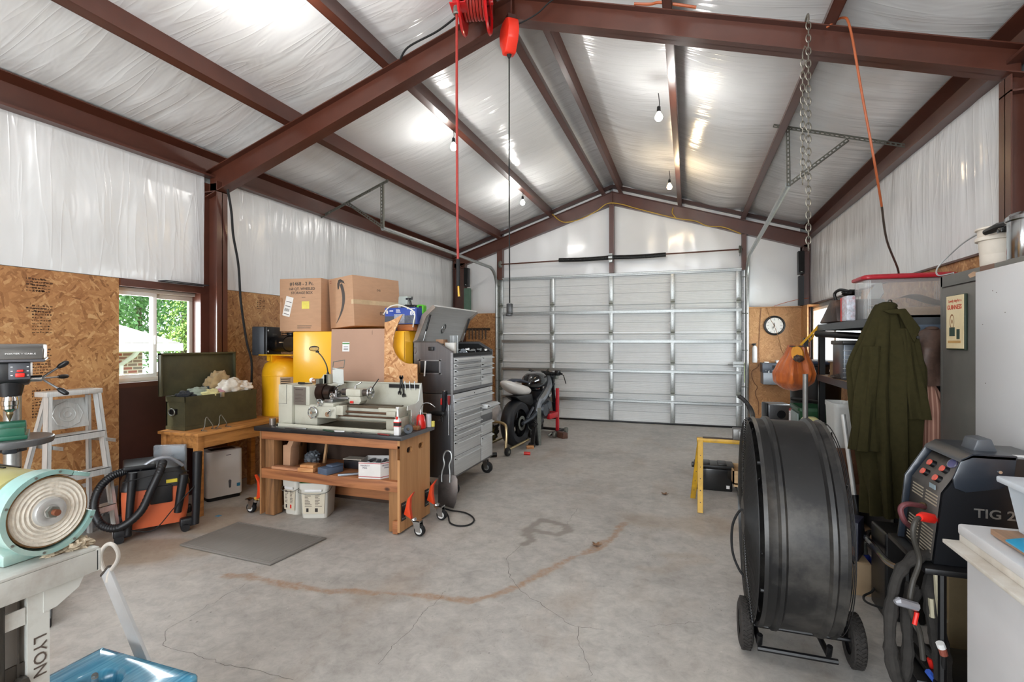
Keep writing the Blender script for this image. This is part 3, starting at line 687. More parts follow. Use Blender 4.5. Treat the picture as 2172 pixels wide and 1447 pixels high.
tree((-12.2, 11.0, -1.2), 1.9, 4.8, 'bright green shrubby tree beside the corner of the brick house', M_LEAF, 13)
tree((-12.6, 19.5, -1.2), 3.2, 8, 'broad green tree farthest from the workshop window', M_LEAF, 14)
tree((-22.5, 15.6, -1.2), 4.0, 10, 'dark green tree in the gap between the other trees', M_LEAFD, 15)
fb = P('fence_wood', '9c7a5e', .8, 0, .15, 8, .05, stretch=(6, 6, 1)); mb = MB().mat(fb)
for k in range(16): mb.box((4.4, 11.0 + k * .16, -.3), (4.43, 11.15 + k * .16, 1.45))
o = mb.build('board_fence'); tag(o, 'brown board fence outside the right window', 'fence')
# ================================================================ LAMPS, REELS, CABLES UNDER THE ROOF
def bulb(x, y, z, lb, warm=False, w_=8):
    c = (1.0, .78, .5) if warm else (1.0, .98, .95)
    t = thing('light_bulb', lb, 'light bulb', (x, y, z), 0, 'bulbs hanging from the purlins')
    mb = MB().mat(P('bulb_glow_warm' if warm else 'bulb_glow', 'ffd9a0' if warm else 'fff6e8', .3, 0, .01, 5, 0, emit=26))
    mb.lathe([(0, -.06), (.02, -.057), (.034, -.04), (.036, -.022), (.028, 0), (.016, .018), (.014, .028)], 20, T_(x, y, z)); mb.build('glass', t)
    mb = MB().mat(M_BLK); mb.cyl((x, y, z + .025), (x, y, z + .075), .02, .016); mb.tube(spline([(x, y, z + .07), (x + .006, y, z + .11), (x - .004, y, zpur(x) + .01)], 4), .004, 6); mb.build('socket', t)
    l = bpy.data.lights.new('bulb_light', 'POINT'); l.energy = w_; l.color = c; l.shadow_soft_size = .045
    o = bpy.data.objects.new('bulb_light', l); col.objects.link(o); o.location = (x, y, z - .10)
bulb(-2.41, 5.05, 3.58, 'glowing white bulb left of the ridge, nearer of its pair'); bulb(-2.41, 7.50, 3.60, 'glowing white bulb left of the ridge, the one nearer the sectional door')
bulb(-.265, 5.05, 3.60, 'glowing white bulb right of the ridge, nearer of its pair'); bulb(-.245, 7.38, 3.60, 'warm glowing bulb right of the ridge, the one nearer the sectional door', True)
for x in (-2.41, -.265):
    for y in (2.6, .2): bulb(x, y, 3.60, 'white bulb %s of the ridge, %s' % ('left' if x < -1 else 'right', 'just in front of the middle frame' if y > 1 else 'nearest the open doorway'), False, 9)
# yellow extension cord on the gable rafter
mb = MB().mat(P('yellow_cord', 'c9a227', .5)); pts = spline([(-2.36, 9.13, 3.78), (-2.155, 9.13, 3.62), (-1.851, 9.13, 3.645), (-1.55, 9.13, 3.77), (-1.343, 9.13, 3.89), (-1.1, 9.13, 3.85), (-.854, 9.13, 3.758), (-.227, 9.13, 3.545), (.1, 9.13, 3.47), (.298, 9.13, 3.37), (.55, 9.13, 3.33), (.817, 9.13, 3.2)], 6)
mb.tube(pts, .007, 6); mb.tube(spline([(-.243, 9.13, 3.72), (-.26, 9.12, 3.63), (-.2, 9.13, 3.54)], 5), .007, 6); tag(mb.build('extension_cord'), 'yellow extension cord draped along the gable rafter', 'cord')
# reels
t = thing('hose_reel', 'red steel air hose reel under the ridge with hose hanging down', 'hose reel', (-1.47, 3.45, 3.92), math.radians(14))
M = WM[t.name]
for xo in (-.085, .085):
    mb = MB().mat(M_RED); mb.lathe([(.035, xo * 1.0), (.10, xo), (.185, xo + (.004 if xo > 0 else -.004)), (.205, xo + (.02 if xo > 0 else -.02)), (.215, xo + (.008 if xo > 0 else -.008)), (.205, xo), (.1, xo - .004)], 40, M, 'X')
    for k in range(5):
        a = k * 2 * PI / 5 + .6; mb.mat(P('reel_shadow', '3a0506', .5)).cyl(M @ Vector((xo + (.006 if xo > 0 else -.006), .125 * math.cos(a), .125 * math.sin(a))), M @ Vector((xo + (.009 if xo > 0 else -.009), .125 * math.cos(a), .125 * math.sin(a))), .034, seg=14); mb.mat(M_RED)
    mb.build('flange', t)
mb = MB().mat(P('hose_red', '9c3028', .5)); 
for k in range(7):
    for q in range(2): mb.torus((-.07 + k * .0233, 0, 0), .09 + q * .018, .0105, 'X', 28, 6, M)
mb.build('wound_hose', t)
mb = MB().mat(M_RED); mb.prism([(-.12, -.05), (.12, -.05), (.08, .22), (-.08, .22)], .006, 'X', .11, M); mb.box((-.13, -.06, .22), (.13, .06, .228), M); mb.cyl((-.12, 0, 0), (.13, 0, 0), .02, seg=12, M=M)
mb.box((-.16, -.17, -.10), (-.05, -.05, -.094), M, bev=.002); mb.box((-.052, -.17, -.10), (-.046, -.03, .02), M); mb.box((-.16, -.06, -.10), (-.12, -.055, .2), M); mb.build('bracket', t)
mb = MB().mat(M_GALVD); mb.cyl((-.115, -.12, -.09), (-.115, -.12, -.15), .024, seg=10, M=M); mb.torus((-.115, -.12, -.15), .02, .008, M=M, seg=14, rs=6); mb.build('hose_guide', t)
h0 = M @ Vector((-.115, -.12, -.1))
mb = MB().mat(P('hose_red', '9c3028')); mb.tube([M @ Vector((-.09, -.10, 0)), h0, (h0.x, h0.y, 3.2), (h0.x + .004, h0.y, 2.4), (h0.x + .008, h0.y + .004, 2.02)], .0095, 8); hh = mb.build('air_hose', t)
mb = MB().mat(M_RUB); mb.tube([(h0.x + .008, h0.y + .004, 2.03), (h0.x + .012, h0.y, 1.93), (h0.x + .012, h0.y, 1.84)], .014, 8); mb.build('grip', hh)
mb = MB().mat(P('brass', 'a5803c', .3, 1)); mb.cyl((h0.x + .012, h0.y, 1.84), (h0.x + .018, h0.y, 1.765), .009, .011, seg=8); mb.build('coupler', hh)
t = thing('cord_reel', 'bright red plastic cord reel hanging from the ridge on a black cable', 'cord reel', (-1.29, 3.68, 3.76), math.radians(40)); M = WM[t.name]
mb = MB().mat(P('reel_orange_red', 'e03422', .35, 0, .04)); pr = [(-.09, .10), (-.105, .03), (-.09, -.04), (-.05, -.10), (-.03, -.13), (.035, -.13), (.05, -.09), (.095, -.02), (.105, .05), (.08, .10), (.03, .125), (-.04, .125)]
mb.prism(pr, .09, 'X', -.045, M, bev=.012); mb.build('housing', t)
mb = MB().mat(P('reel_orange_light', 'f05a45', .4, 0, .04)); mb.lathe([(0, .056), (.05, .056), (.062, .05), (.065, .044)], 28, M @ T_(0, 0, .02), 'X'); mb.mat(M_WHITE).lathe([(0, .058), (.022, .058), (.024, .055)], 20, M @ T_(0, 0, .02), 'X'); mb.build('side_cap', t)
mb = MB().mat(M_STEELD); mb.box((-.03, -.06, .12), (.03, .06, .15), M); mb.build('mount', t)
c0 = M @ Vector((0, .0, -.13))
mb = MB().mat(M_RUB); mb.cyl(c0, c0 + Vector((0, 0, -.03)), .02, .006, seg=10); mb.tube([c0 + Vector((0, 0, -.02)), (c0.x, c0.y, 2.6), (c0.x + .004, c0.y, 1.74)], .0055, 6); cb = mb.build('cable', t)
mb = MB().mat(M_BLK); mb.box((c0.x - .018, c0.y - .018, 1.655), (c0.x + .026, c0.y + .018, 1.735), bev=.006); mb.box((c0.x - .022, c0.y - .02, 1.64), (c0.x + .02, c0.y + .02, 1.66), bev=.004); mb.build('socket', cb)
mb = MB().mat(M_RUB); mb.tube(spline([(-1.55, 3.62, 4.05), (-1.66, 3.66, 4.03), (-1.88, 3.66, 3.92), (-2.15, 3.66, 3.84), (-2.24, 3.68, 3.76)], 8), .009, 6); tag(mb.build('black_cable'), 'black cable running from the red hose reel along the left rafter', 'cable')
mb = MB().mat(M_RUB); mb.tube(spline([(-1.30, 3.66, 3.86), (-1.208, 3.64, 3.825), (-1.06, 3.64, 3.87), (-.95, 3.65, 3.95), (-.85, 3.69, 4.0)], 8), .006, 6); tag(mb.build('black_cable'), 'thin black cable curving up from the red cord reel to the ridge', 'cable')
M_ORC = P('orange_cord', 'a5552e', .5)
mb = MB().mat(M_ORC); mb.tube(spline([(-.36, 3.68, 3.82), (-.25, 3.69, 3.80), (-.184, 3.67, 3.785), (-.05, 3.68, 3.745), (.05, 3.70, 3.72)], 8), .010, 6); tag(mb.build('extension_cord'), 'orange extension cord lying on top of the right rafter', 'cord')
mb = MB().mat(M_ORC); mb.tube(spline([(.83, 3.72, 3.44), (.90, 3.66, 3.45), (.935, 3.63, 3.36), (1.0, 3.64, 2.95), (1.08, 3.7, 2.56), (1.18, 3.9, 2.32)], 8), .0072, 8)
mb.mat(P('old_cord', '4a4038')).tube(spline([(1.18, 3.9, 2.32), (1.30, 4.2, 2.15), (1.5, 4.62, 2.0), (1.60, 4.9, 1.935)], 6), .007, 8); tag(mb.build('extension_cord'), 'orange cord hooked over the right rafter and hanging down to the red-lidded tote', 'cord')
mb = MB().mat(M_RUB); mb.tube(spline([(-4.16, 3.74, 2.90), (-4.18, 3.80, 2.7), (-4.2, 3.84, 2.48), (-4.2, 3.9, 2.2), (-4.2, 3.93, 1.84), (-4.2, 4.0, 1.45), (-4.2, 4.06, 1.25), (-4.24, 4.1, 1.03), (-4.30, 4.15, .9), (-4.33, 4.2, .02)], 8), .011, 8); tag(mb.build('black_cable'), 'thick black air hose hanging beside the left column down to the compressor', 'hose')
# chains
M_CHAIN = P('chain_metal', '8d887e', .4, .8, .2, 50)
def chain(x, y, z0, z1, R=.014, r=.0038):
    n = int((z0 - z1) / .039); mb = MB().mat(M_CHAIN)
    for i in range(n):
        z = z0 - i * (z0 - z1) / n; pts = []
        for k in range(14):
            a = 2 * PI * k / 14; dx = R * math.cos(a); dz = (R + .011) * math.sin(a)
            pts.append((x + (dx if i % 2 else dx * .25), y + (dx * .25 if i % 2 else dx), z - .025 + dz))
        mb.tube(pts, r, 5, closed=True)
    return mb
mb = chain(.715, 3.655, 3.50, 2.03, .0145, .0036); mb.tube(spline([(.715, 3.655, 3.47), (.715, 3.665, 3.515), (.715, 3.72, 3.52), (.715, 3.76, 3.505)], 4), .006, 6); tag(mb.build('steel_chain'), 'long steel chain hooked over the right rafter', 'chain', 'chains on the right rafter')
mb = chain(.678, 3.63, 3.26, 2.44, .013, .0033); mb.tube([(.678, 3.63, 3.26), (.69, 3.63, 3.3), (.712, 3.63, 3.27)], .004, 5); tag(mb.build('steel_chain'), 'shorter steel chain hanging just left of the long chain', 'chain', 'chains on the right rafter')
# perforated angle hangers
def perf(mb, a, b, w_=.035, t=.003, n=None):
    a = Vector(a); b = Vector(b); d = b - a; L = d.length; x = d.normalized(); yv = Vector((0, 1, 0)); z = x.cross(yv).normalized()
    M = Matrix((x, yv, z)).transposed().to_4x4(); M.translation = a
    n = int(L / .04)
    mb.mat(P('hanger_steel', '5b5a52', .5, .4)); mb.box((0, 0, -w_ / 2), (L, t, -w_ * .18), M); mb.box((0, 0, w_ * .18), (L, t, w_ / 2), M); mb.box((0, 0, w_ / 2 - t), (L, w_, w_ / 2), M)
    for i in range(n + 1): c = L * i / n; mb.box((max(0, c - .008), 0, -w_ * .18), (min(L, c + .008), t, w_ * .18), M)
mb = MB(); perf(mb, (-4.40, 5.34, 3.02), (-3.38, 5.28, 3.36)); tl = mb; h = tl.build('track_hanger'); tag(h, 'perforated steel angle hanger under the left roof slope carrying the left door track', 'bracket')
mb = MB(); perf(mb, (-4.0, 5.34, 3.16), (-3.47, 5.28, 2.82)); mb.build('brace', h); mb = MB(); perf(mb, (-3.47, 5.28, 3.33), (-3.465, 5.28, 2.80)); mb.build('drop_bar', h)
mb = MB(); perf(mb, (.78, 5.52, 3.54), (1.84, 5.46, 3.19)); h = mb.build('track_hanger'); tag(h, 'perforated steel angle hanger under the right roof slope carrying the right door track', 'bracket')
mb = MB(); perf(mb, (1.40, 5.5, 3.32), (.92, 5.52, 2.96)); mb.build('brace', h); mb = MB(); perf(mb, (.905, 5.52, 3.5), (.912, 5.52, 2.94)); mb.build('drop_bar', h)
# speakers in the far corners
def wspk(x, lb):
    t = thing('wall_speaker', lb, 'speaker', (x, 9.1, 2.4)); mb = MB().mat(M_BLK); mb.box((x - .045, 9.04, 2.5), (x + .045, 9.15, 2.86), bev=.008); mb.build('cabinet', t)
    mb = MB().mat(P('speaker_cloth', '0d0d0e', .9)); mb.box((x - .038, 9.035, 2.52), (x + .038, 9.04, 2.84)); mb.mat(M_WHITE).box((x - .012, 9.03, 2.53), (x + .012, 9.036, 2.537)); mb.build('grille', t)
wspk(-4.055, 'black speaker high in the far left corner'); wspk(1.672, 'black speaker high in the far right corner')
mb = MB().mat(P('green_board', '54705f', .6)); mb.box((-4.10, 9.05, 1.99), (-3.985, 9.14, 2.47)); tag(mb.build('green_board'), 'green board standing behind the far left corner column on the strand board', 'board')
mb = MB().mat(P('dark_board', '232427', .6)); mb.box((1.64, 9.05, 2.01), (1.71, 9.14, 2.47)); tag(mb.build('dark_board'), 'dark board below the speaker in the far right corner', 'board')

# ================================================================ FAR LEFT: STAND, BUFFER, BLUE CART, DRILL PRESS
M_GWHT = P('chipped_white_paint', 'c9cbc6', .45, 0, .05, 10, .03, dirt='6b4a38', dirt_amt=.35)
M_TEAL = P('teal_enamel', '86a9a4', .35, 0, .06, 8, .02, dirt='d8d4c4', dirt_amt=.35)
t = thing('steel_stand', 'chipped white steel machine stand under the green buffing machine', 'machine stand', (-1.9, .7, 0))
mb = MB().mat(M_GWHT)
mb.box((-1.655, -.3, .775), (-1.64, 1.03, .838), bev=.003); mb.box((-2.2, -.3, .838), (-1.64, 1.03, .846), bev=.002); mb.box((-2.2, 1.022, .775), (-1.64, 1.035, .84), bev=.002); mb.build('top_rail', t)
mb = MB().mat(M_GWHT); mb.prism([(.90, .775), (1.0, .775), (.985, .745), (.93, .715), (.90, .712)], .006, 'X', -1.66); mb.build('gusset', t)
for yy, xx in ((.865, -1.66), (.865, -2.15), (-.2, -1.66), (-.2, -2.15)):
    mb = MB().mat(M_GWHT); mb.box((xx, yy, 0), (xx + .004, yy + .05, .775)); mb.box((xx - .05, yy - .001, 0), (xx + .002, yy + .004, .775)); mb.build('leg', t)
mb = MB().mat(P('dark_steel_plate', '4c4843', .45, .6, .15, 10)); mb.box((-1.67, .3, .40), (-1.664, .862, .60)); mb.box((-2.15, .845, .40), (-1.66, .85, .775)); mb.cyl((-1.664, .85, .555), (-1.64, .85, .555), .014, seg=6); mb.cyl((-1.665, .80, .2), (-1.665, .80, .8), .02); mb.build('shelf_plate', t)
mb = MB().mat(M_GWHT); mb.box((-1.662, .3, .70), (-1.658, .862, .745)); mb.build('cross_rail', t)
text('lettering', 'LYON', .042, frame_m((-1.655, .891, .60), (0, 0, -1), (0, 1, 0)), M_INKG, t, 'grey stencilled letters down the leg')
# buffing machine
bx, by, bz = -1.70, .93, .975
t = thing('bench_buffer', 'pale green bench buffing machine with a stitched white cloth wheel', 'buffing machine', (-1.95, by, .846))
M = T_(bx, by, bz) @ Matrix.Scale(.86, 4)
mb = MB().mat(P('olive_motor', '98925a', .35, 0, .08, 5, .02, dirt='6e8f86', dirt_amt=.3, coat=.3)); mb.lathe([(0, -.52), (.05, -.52), (.10, -.50), (.118, -.46), (.12, -.14), (.112, -.10), (.09, -.085), (.03, -.08), (.03, -.02)], 40, M, 'X'); mb.build('motor_housing', t)
mb = MB().mat(M_BLK)
for k in range(6): a = .5 + k * .35; mb.box((-.35, .1195 * math.cos(a) - .004, .1195 * math.sin(a) - .004), (-.22, .1195 * math.cos(a) + .004, .1195 * math.sin(a) + .004), M)
mb.build('vent_slots', t)
mb = MB().mat(P('cloth_wheel', 'd8d2c6', .95, 0, .12, 60, .3)); pr = [(0, -.022), (.105, -.022)]
pr += [(.112, -.014), (.112, .012)]
rr = .106; z = .016
for k in range(7): pr += [(rr, .02), (rr - .006, .016), (rr - .0115, .021)]; rr -= .0125
pr += [(.03, .02), (0, .02)]
mb.lathe(pr, 64, M, 'X'); bw = mb.build('buffing_wheel', t)
mb = MB().mat(P('brown_fray', '8a6a48', 1, 0, .2, 60, .3)); random.seed(4)
mb.lathe([(.104, .019), (.1125, .016), (.114, 0), (.1125, -.02), (.10, -.024)], 64, M, 'X'); mb.build('frayed_rim', bw)
mb = MB().mat(P('flange_silver', 'c6c6c4', .3, .4)); mb.lathe([(0, .030), (.016, .030), (.02, .028), (.03, .032), (.042, .030), (.047, .022), (.047, .018)], 32, M, 'X'); mb.build('flange', bw)
mb = MB().mat(M_GALVD); mb.cyl((.028, 0, 0), (.043, 0, 0), .019, seg=6, M=M); mb.mat(P('rusty_bolt', '7d4b35', .6, .4)).cyl((.04, 0, 0), (.06, 0, 0), .010, seg=14, M=M); mb.build('nut', bw)
def arc_band(mb, r0, r1, x0, x1, a0, a1, M, n=40):
    V = []; F = []
    for i in range(n + 1):
        a = a0 + (a1 - a0) * i / n
        for r, x in ((r0, x0), (r1, x0), (r1, x1), (r0, x1)): V.append((x, r * math.cos(a), r * math.sin(a)))
    for i in range(n):
        for k in range(4): F.append((i * 4 + k, i * 4 + (k + 1) % 4, (i + 1) * 4 + (k + 1) % 4, (i + 1) * 4 + k))
    F += [(3, 2, 1, 0), tuple(n * 4 + k for k in range(4))]; mb.raw(V, F, M)
mb = MB().mat(M_TEAL); a0, a1 = math.radians(62), math.radians(345)
arc_band(mb, .122, .128, -.05, .03, a0, a1, M); arc_band(mb, .119, .134, .026, .031, a0, a1, M); arc_band(mb, .03, .125, -.054, -.05, math.radians(75), math.radians(330), M)
mb.box((-.05, .02, .118), (.03, .075, .132), M @ R_(-20, 'X'), bev=.003); mb.build('wheel_guard', t)
mb = MB().mat(M_GALVD)
for a in (80, 110, 160, 215, 260, 300, 335): a = math.radians(a); mb.cyl((.03, .1265 * math.cos(a), .1265 * math.sin(a)), (.034, .1265 * math.cos(a), .1265 * math.sin(a)), .004, seg=8, M=M)
mb.build('guard_screws', t)
mb = MB().mat(M_TEAL); mb.prism([(-.4, -.149), (-.02, -.149), (-.02, -.115), (-.09, -.085), (-.14, -.10), (-.33, -.10), (-.4, -.11)], .20, 'Y', -.10, M, bev=.006); mb.build('base', t)
def lump(mb, c, r, sc, seed, amp=.25, freq=2.2, seg=28, rings=18):
    t_ = bmesh.new(); bmesh.ops.create_uvsphere(t_, u_segments=seg, v_segments=rings, radius=1)
    for v in t_.verts:
        n = mnoise.noise(v.co * freq + Vector((seed, seed * 2, 0))) * amp + abs(mnoise.noise(v.co * freq * 2.3 + Vector((0, seed, 1)))) * amp * .5
        v.co = Vector((c[0] + v.co.x * r * sc[0] * (1 + n), c[1] + v.co.y * r * sc[1] * (1 + n), c[2] + v.co.z * r * sc[2] * (1 + n)))
    return mb.merge(t_)
mb = MB().mat(P('lint', 'b9ab94', 1, 0, .3, 80, .4)); lump(mb, (-1.69, 1.0, .855), .035, (.8, 1.0, .5), 3, .5, 4); lump(mb, (-1.70, .955, .85), .03, (.7, 1.1, .35), 5, .5, 4); o = mb.build('polishing_lint'); tag(o, 'clump of beige polishing lint on the corner of the white stand', 'lint', kind='stuff')
# blue cart
def m_blue():
    s = NT('blue_film'); n = s.noise(1.5, 3, .5, s.coord((60, 3, 3), (0, 0, .5)))
    s.base(s.ramp(n, [(.3, C('2f7fa6')), (.7, C('5fa9c8'))])); s.set(Roughness=.22, Coat_Weight=.5, Coat_Roughness=.1); return s.m
t = thing('blue_cart', 'glossy blue low block with a round recess and a leaning white pull bar', 'cart', (-1.85, 1.1, 0))
mb = MB().mat(m_blue()); 
def rrect(x0, x1, y0, y1, r, n=6):
    out = []
    for cx, cy, a in ((x1 - r, y1 - r, 0), (x0 + r, y1 - r, 90), (x0 + r, y0 + r, 180), (x1 - r, y0 + r, 270)):
        for k in range(n + 1): q = math.radians(a + 90 * k / n); out.append((cx + r * math.cos(q), cy + r * math.sin(q)))
    return out
bx0, bx1, by0, by1 = -2.10, -1.59, .93, 1.335
ccx, ccy, cr = -1.885, 1.17, .075
# top as a ring between the rounded outline and the recess circle
N = 96; outer = []
for k in range(N):
    a = 2 * PI * k / N; d = Vector((math.cos(a), math.sin(a))); best = 9
    if d.x > 0: best = min(best, (bx1 - ccx) / d.x)
    if d.x < 0: best = min(best, (bx0 - ccx) / d.x)
    if d.y > 0: best = min(best, (by1 - ccy) / d.y)
    if d.y < 0: best = min(best, (by0 - ccy) / d.y)
    lo_, hi_ = 0.0, best
    for _ in range(24):
        m_ = (lo_ + hi_) / 2; px_, py_ = ccx + d.x * m_, ccy + d.y * m_; qx = abs(px_ - (bx0 + bx1) / 2) - ((bx1 - bx0) / 2 - .05); qy = abs(py_ - (by0 + by1) / 2) - ((by1 - by0) / 2 - .05)
        if math.hypot(max(qx, 0), max(qy, 0)) + min(max(qx, qy), 0) < .05: lo_ = m_
        else: hi_ = m_
    outer.append((ccx + d.x * lo_, ccy + d.y * lo_))
rn = .035
def sh(p, ins):
    return (max(bx0 + ins, min(bx1 - ins, p[0])), max(by0 + ins, min(by1 - ins, p[1])))
rings_ = []
rings_.append([(ccx + cr * .9 * math.cos(2 * PI * k / N), ccy + cr * .9 * math.sin(2 * PI * k / N), .25) for k in range(N)])
rings_.append([(ccx + cr * math.cos(2 * PI * k / N), ccy + cr * math.sin(2 * PI * k / N), .292) for k in range(N)])
rings_.append([(ccx + (cr + .01) * math.cos(2 * PI * k / N), ccy + (cr + .01) * math.sin(2 * PI * k / N), .30) for k in range(N)])
for ins, z in ((rn, .30), (rn * .45, .297), (rn * .1, .285), (0, .262), (0, .09)): rings_.append([sh(p, ins) + (z,) for p in outer])
V = [p for r in rings_ for p in r] + [(ccx, ccy, .25)]; F = []
for i in range(len(rings_) - 1):
    for k in range(N): F.append((i * N + k, i * N + (k + 1) % N, (i + 1) * N + (k + 1) % N, (i + 1) * N + k))
for k in range(N): F.append((len(V) - 1, (k + 1) % N, k))
mb.raw(V, F); mb.build('body', t, sharp=50)
mb = MB().mat(M_BLK); mb.cyl((ccx, ccy, .25), (ccx, ccy, .272), .027, seg=20); mb.mat(M_REDP).cyl((ccx, ccy, .272), (ccx, ccy, .276), .012); mb.build('valve_base', t)
mb = MB().mat(P('clear_acrylic', 'dfe9ec', .08, 0, .02, trans=.85, bump=0)); mb.cyl((ccx, ccy, .275), (ccx, ccy, .325), .010, seg=18); mb.sphere((ccx, ccy, .325), .010, 16, 10); mb.build('indicator_tube', t)
p0, p1 = Vector((-1.86, 1.36, .16)), Vector((-2.265, 1.45, .50)); d = (p1 - p0).normalized()
yv = Vector((.15, -1, 0)); yv = (yv - d * yv.dot(d)).normalized(); M = Matrix((d, yv, d.cross(yv))).transposed().to_4x4(); M.translation = p0; L = (p1 - p0).length
mb = MB().mat(P('pale_bar_paint', 'c3c6c8', .35, 0, .04)); mb.box((-.12, -.007, -.026), (L, .007, .026), M, bev=.002); bar = mb.build('pull_bar', t)
mb = MB().mat(P('bar_cap', '46403b', .5)); mb.box((L, -.009, -.028), (L + .008, .009, .028), M); mb.build('end_cap', bar)
mb = MB().mat(P('cream_rod', 'd9d3ca', .4)); rr_ = Vector((.9455, .3256, 0)); q = p1 + rr_ * .012; mb.tube(spline([q + rr_ * .014 + Vector((0, -.02, -.035)), q + rr_ * .012 + Vector((0, -.01, 0)), q + rr_ * .03 + Vector((0, 0, .04)), q + rr_ * .036 + Vector((0, 0, .075)), q + rr_ * .018 + Vector((0, 0, .108)), q + rr_ * -.008 + Vector((0, 0, .112)), q + rr_ * -.032 + Vector((0, 0, .085)), q + rr_ * -.036 + Vector((0, 0, .045)), q + rr_ * -.022 + Vector((0, 0, .005))], 8), .008, 10); mb.build('ring_handle', bar)
for k, (x, y) in enumerate(((bx0 + .06, by0 + .06), (bx1 - .06, by0 + .06), (bx1 - .06, by1 - .06), (bx0 + .06, by1 - .06))):
    mb = MB().mat(M_RUB); mb.cyl((x - .015, y, .045), (x + .015, y, .045), .045, seg=16); mb.mat(M_GALVD).box((x - .02, y - .02, .045), (x + .02, y + .02, .092)); mb.build('caster', t)

# drill press
t = thing('drill_press', 'grey and black floor drill press with a red switch at the left edge', 'drill press', (-3.38, 1.70, 0), math.radians(-30)); M = WM[t.name]
# local: x = front, column at 0
mb = MB().mat(M_BLK); mb.box((-.15, -.16, 0), (.30, .16, .05), M, bev=.01); mb.build('base', t)
mb = MB().mat(M_GALV); mb.cyl((0, 0, .05), (0, 0, 1.3), .036, seg=24, M=M)
mb.build('column', t)
mb = MB().mat(P('rack', '77756f', .4, .7)); 
for k in range(26): mb.box((-.048, .0 - .01, .55 + k * .018), (-.034, .01, .56 + k * .018), M)
mb.box((-.045, -.012, .5), (-.03, .012, 1.05), M); mb.build('rack', t)
M0 = M; M = M0 @ T_(0, 0, .385) @ Matrix.Scale(.75, 4, (0, 0, 1))
mb = MB().mat(P('drill_casting', '16171a', .35, 0, .1, 20, .03, .2)); mb.prism([(-.07, 1.12), (.19, 1.12), (.24, 1.15), (.25, 1.28), (-.09, 1.28), (-.10, 1.18)], .15, 'Y', -.075, M, bev=.015); mb.cyl((.17, 0, 1.05), (.17, 0, 1.15), .045, .06, seg=24, M=M); mb.build('head', t)
mb = MB().mat(P('drill_grey_cover', '5f5d5a', .3, .3, .08, 10, 0, .3)); mb.prism([(-.30, 1.285), (.26, 1.285), (.275, 1.30), (.26, 1.37), (.20, 1.40), (-.28, 1.40), (-.30, 1.38)], .26, 'Y', -.13, M, bev=.012); cv = mb.build('belt_cover', t)
mb = MB().mat(P('cover_bottom', '55555a', .4)); mb.box((-.30, -.135, 1.28), (.28, .135, 1.298), M, bev=.006); mb.build('lower_trim', cv)
text('lettering', 'PORTER + CABLE', .0145, M @ frame_m((.2745, .045, 1.335), (0, 1, 0), (0, 0, 1)), M_WHITE, cv)
mb = MB().mat(P('switch_plate', '4b4c52', .45)); mb.box((.243, .0, 1.165), (.252, .08, 1.275), M, bev=.003); sw = mb.build('switch_plate', t)
mb = MB().mat(M_REDP); mb.box((.25, .025, 1.18), (.27, .06, 1.208), M, bev=.005); mb.box((.25, .03, 1.215), (.262, .055, 1.23), M, bev=.004); mb.mat(M_WHITE)
for k in range(3): mb.box((.252, .008, 1.19 + k * .028), (.2535, .016, 1.195 + k * .028), M); mb.box((.252, .066, 1.19 + k * .028), (.2535, .074, 1.195 + k * .028), M)
mb.build('switch', sw)
mb = MB().mat(M_CHROME); mb.lathe([(0, 1.045), (.030, 1.045), (.032, 1.02), (.034, 1.018), (.034, .99), (.031, .985), (.031, .965), (.016, .945), (0, .945)], 28, M @ T_(.17, 0, 0)); mb.cyl((.17, 0, 1.04), (.17, 0, 1.08), .016, M=M); ck = mb.build('chuck', t)
mb = MB().mat(P('bit_brass', '8a7a5c', .35, .9)); mb.cyl((.17, 0, .95), (.17, 0, .93), .012, .014, M=M); mb.cyl((.17, 0, .93), (.17, 0, .875), .014, .001, M=M); mb.build('countersink_bit', ck)
hub = Vector((.13, -.10, 1.15)); hub2 = Vector((.20, .09, 1.16))
mb = MB().mat(M_CHROME); mb.cyl((.14, .07, 1.16), (.14, .12, 1.16), .022, M=M); mb.build('feed_hub', t)
for a in (65, 180, 295):
    aa = math.radians(a); p = Vector((.14, .115, 1.16)); q = p + Vector((math.cos(aa) * .12, .10, math.sin(aa) * .12)); r_ = p + Vector((math.cos(aa) * .08, .068, math.sin(aa) * .08))
    mb = MB().mat(M_SSTEEL); mb.cyl(p, q, .006, seg=10, M=M); ln = mb.build('feed_lever', t)
    mb = MB().mat(M_BLK); mb.tube([r_, r_.lerp(q, .4), q, q + (q - p).normalized() * .012], [.010, .016, .015, .006], 12, M=M); mb.build('grip', ln)
mb = MB().mat(M_CHROME); mb.cyl((.06, -.10, 1.16), (.06, -.085, 1.25), .014, M=M); mb.cyl((-.02, -.09, 1.14), (.05, -.09, 1.14), .012, M=M); mb.build('depth_stop', t)
M = M0 @ T_(0, 0, .088)
mb = MB().mat(M_STEELD if 0 else P('cast_iron', '6e6f70', .4, .6, .1)); mb.lathe([(0, .835), (.15, .835), (.165, .84), (.17, .85), (.17, .868), (.165, .873), (0, .873)], 48, M @ T_(.16, 0, 0)); tb = mb.build('work_table', t)
mb = MB().mat(P('table_arm', '23262c', .4)); mb.cyl((0, 0, .78), (0, 0, .87), .058, seg=20, M=M); mb.box((.0, -.03, .79), (.17, .03, .836), M, bev=.01); mb.cyl((.05, -.03, .80), (.05, -.12, .79), .008, M=M); mb.build('table_arm', t)
M_VG = P('vise_green', '1f5b46', .35, 0, .1, 12, .02, .3)
t = thing('drill_vise', 'dark green machine vise clamped on the drill press table', 'vise', M @ Vector((.15, 0, .873)), math.radians(-30)); Mv = WM[t.name]
mb = MB().mat(M_VG); mb.box((-.12, -.07, 0), (.12, .07, .022), Mv, bev=.005); mb.box((.09, -.06, .02), (.12, .06, .06), Mv, bev=.004); mb.build('base', t)
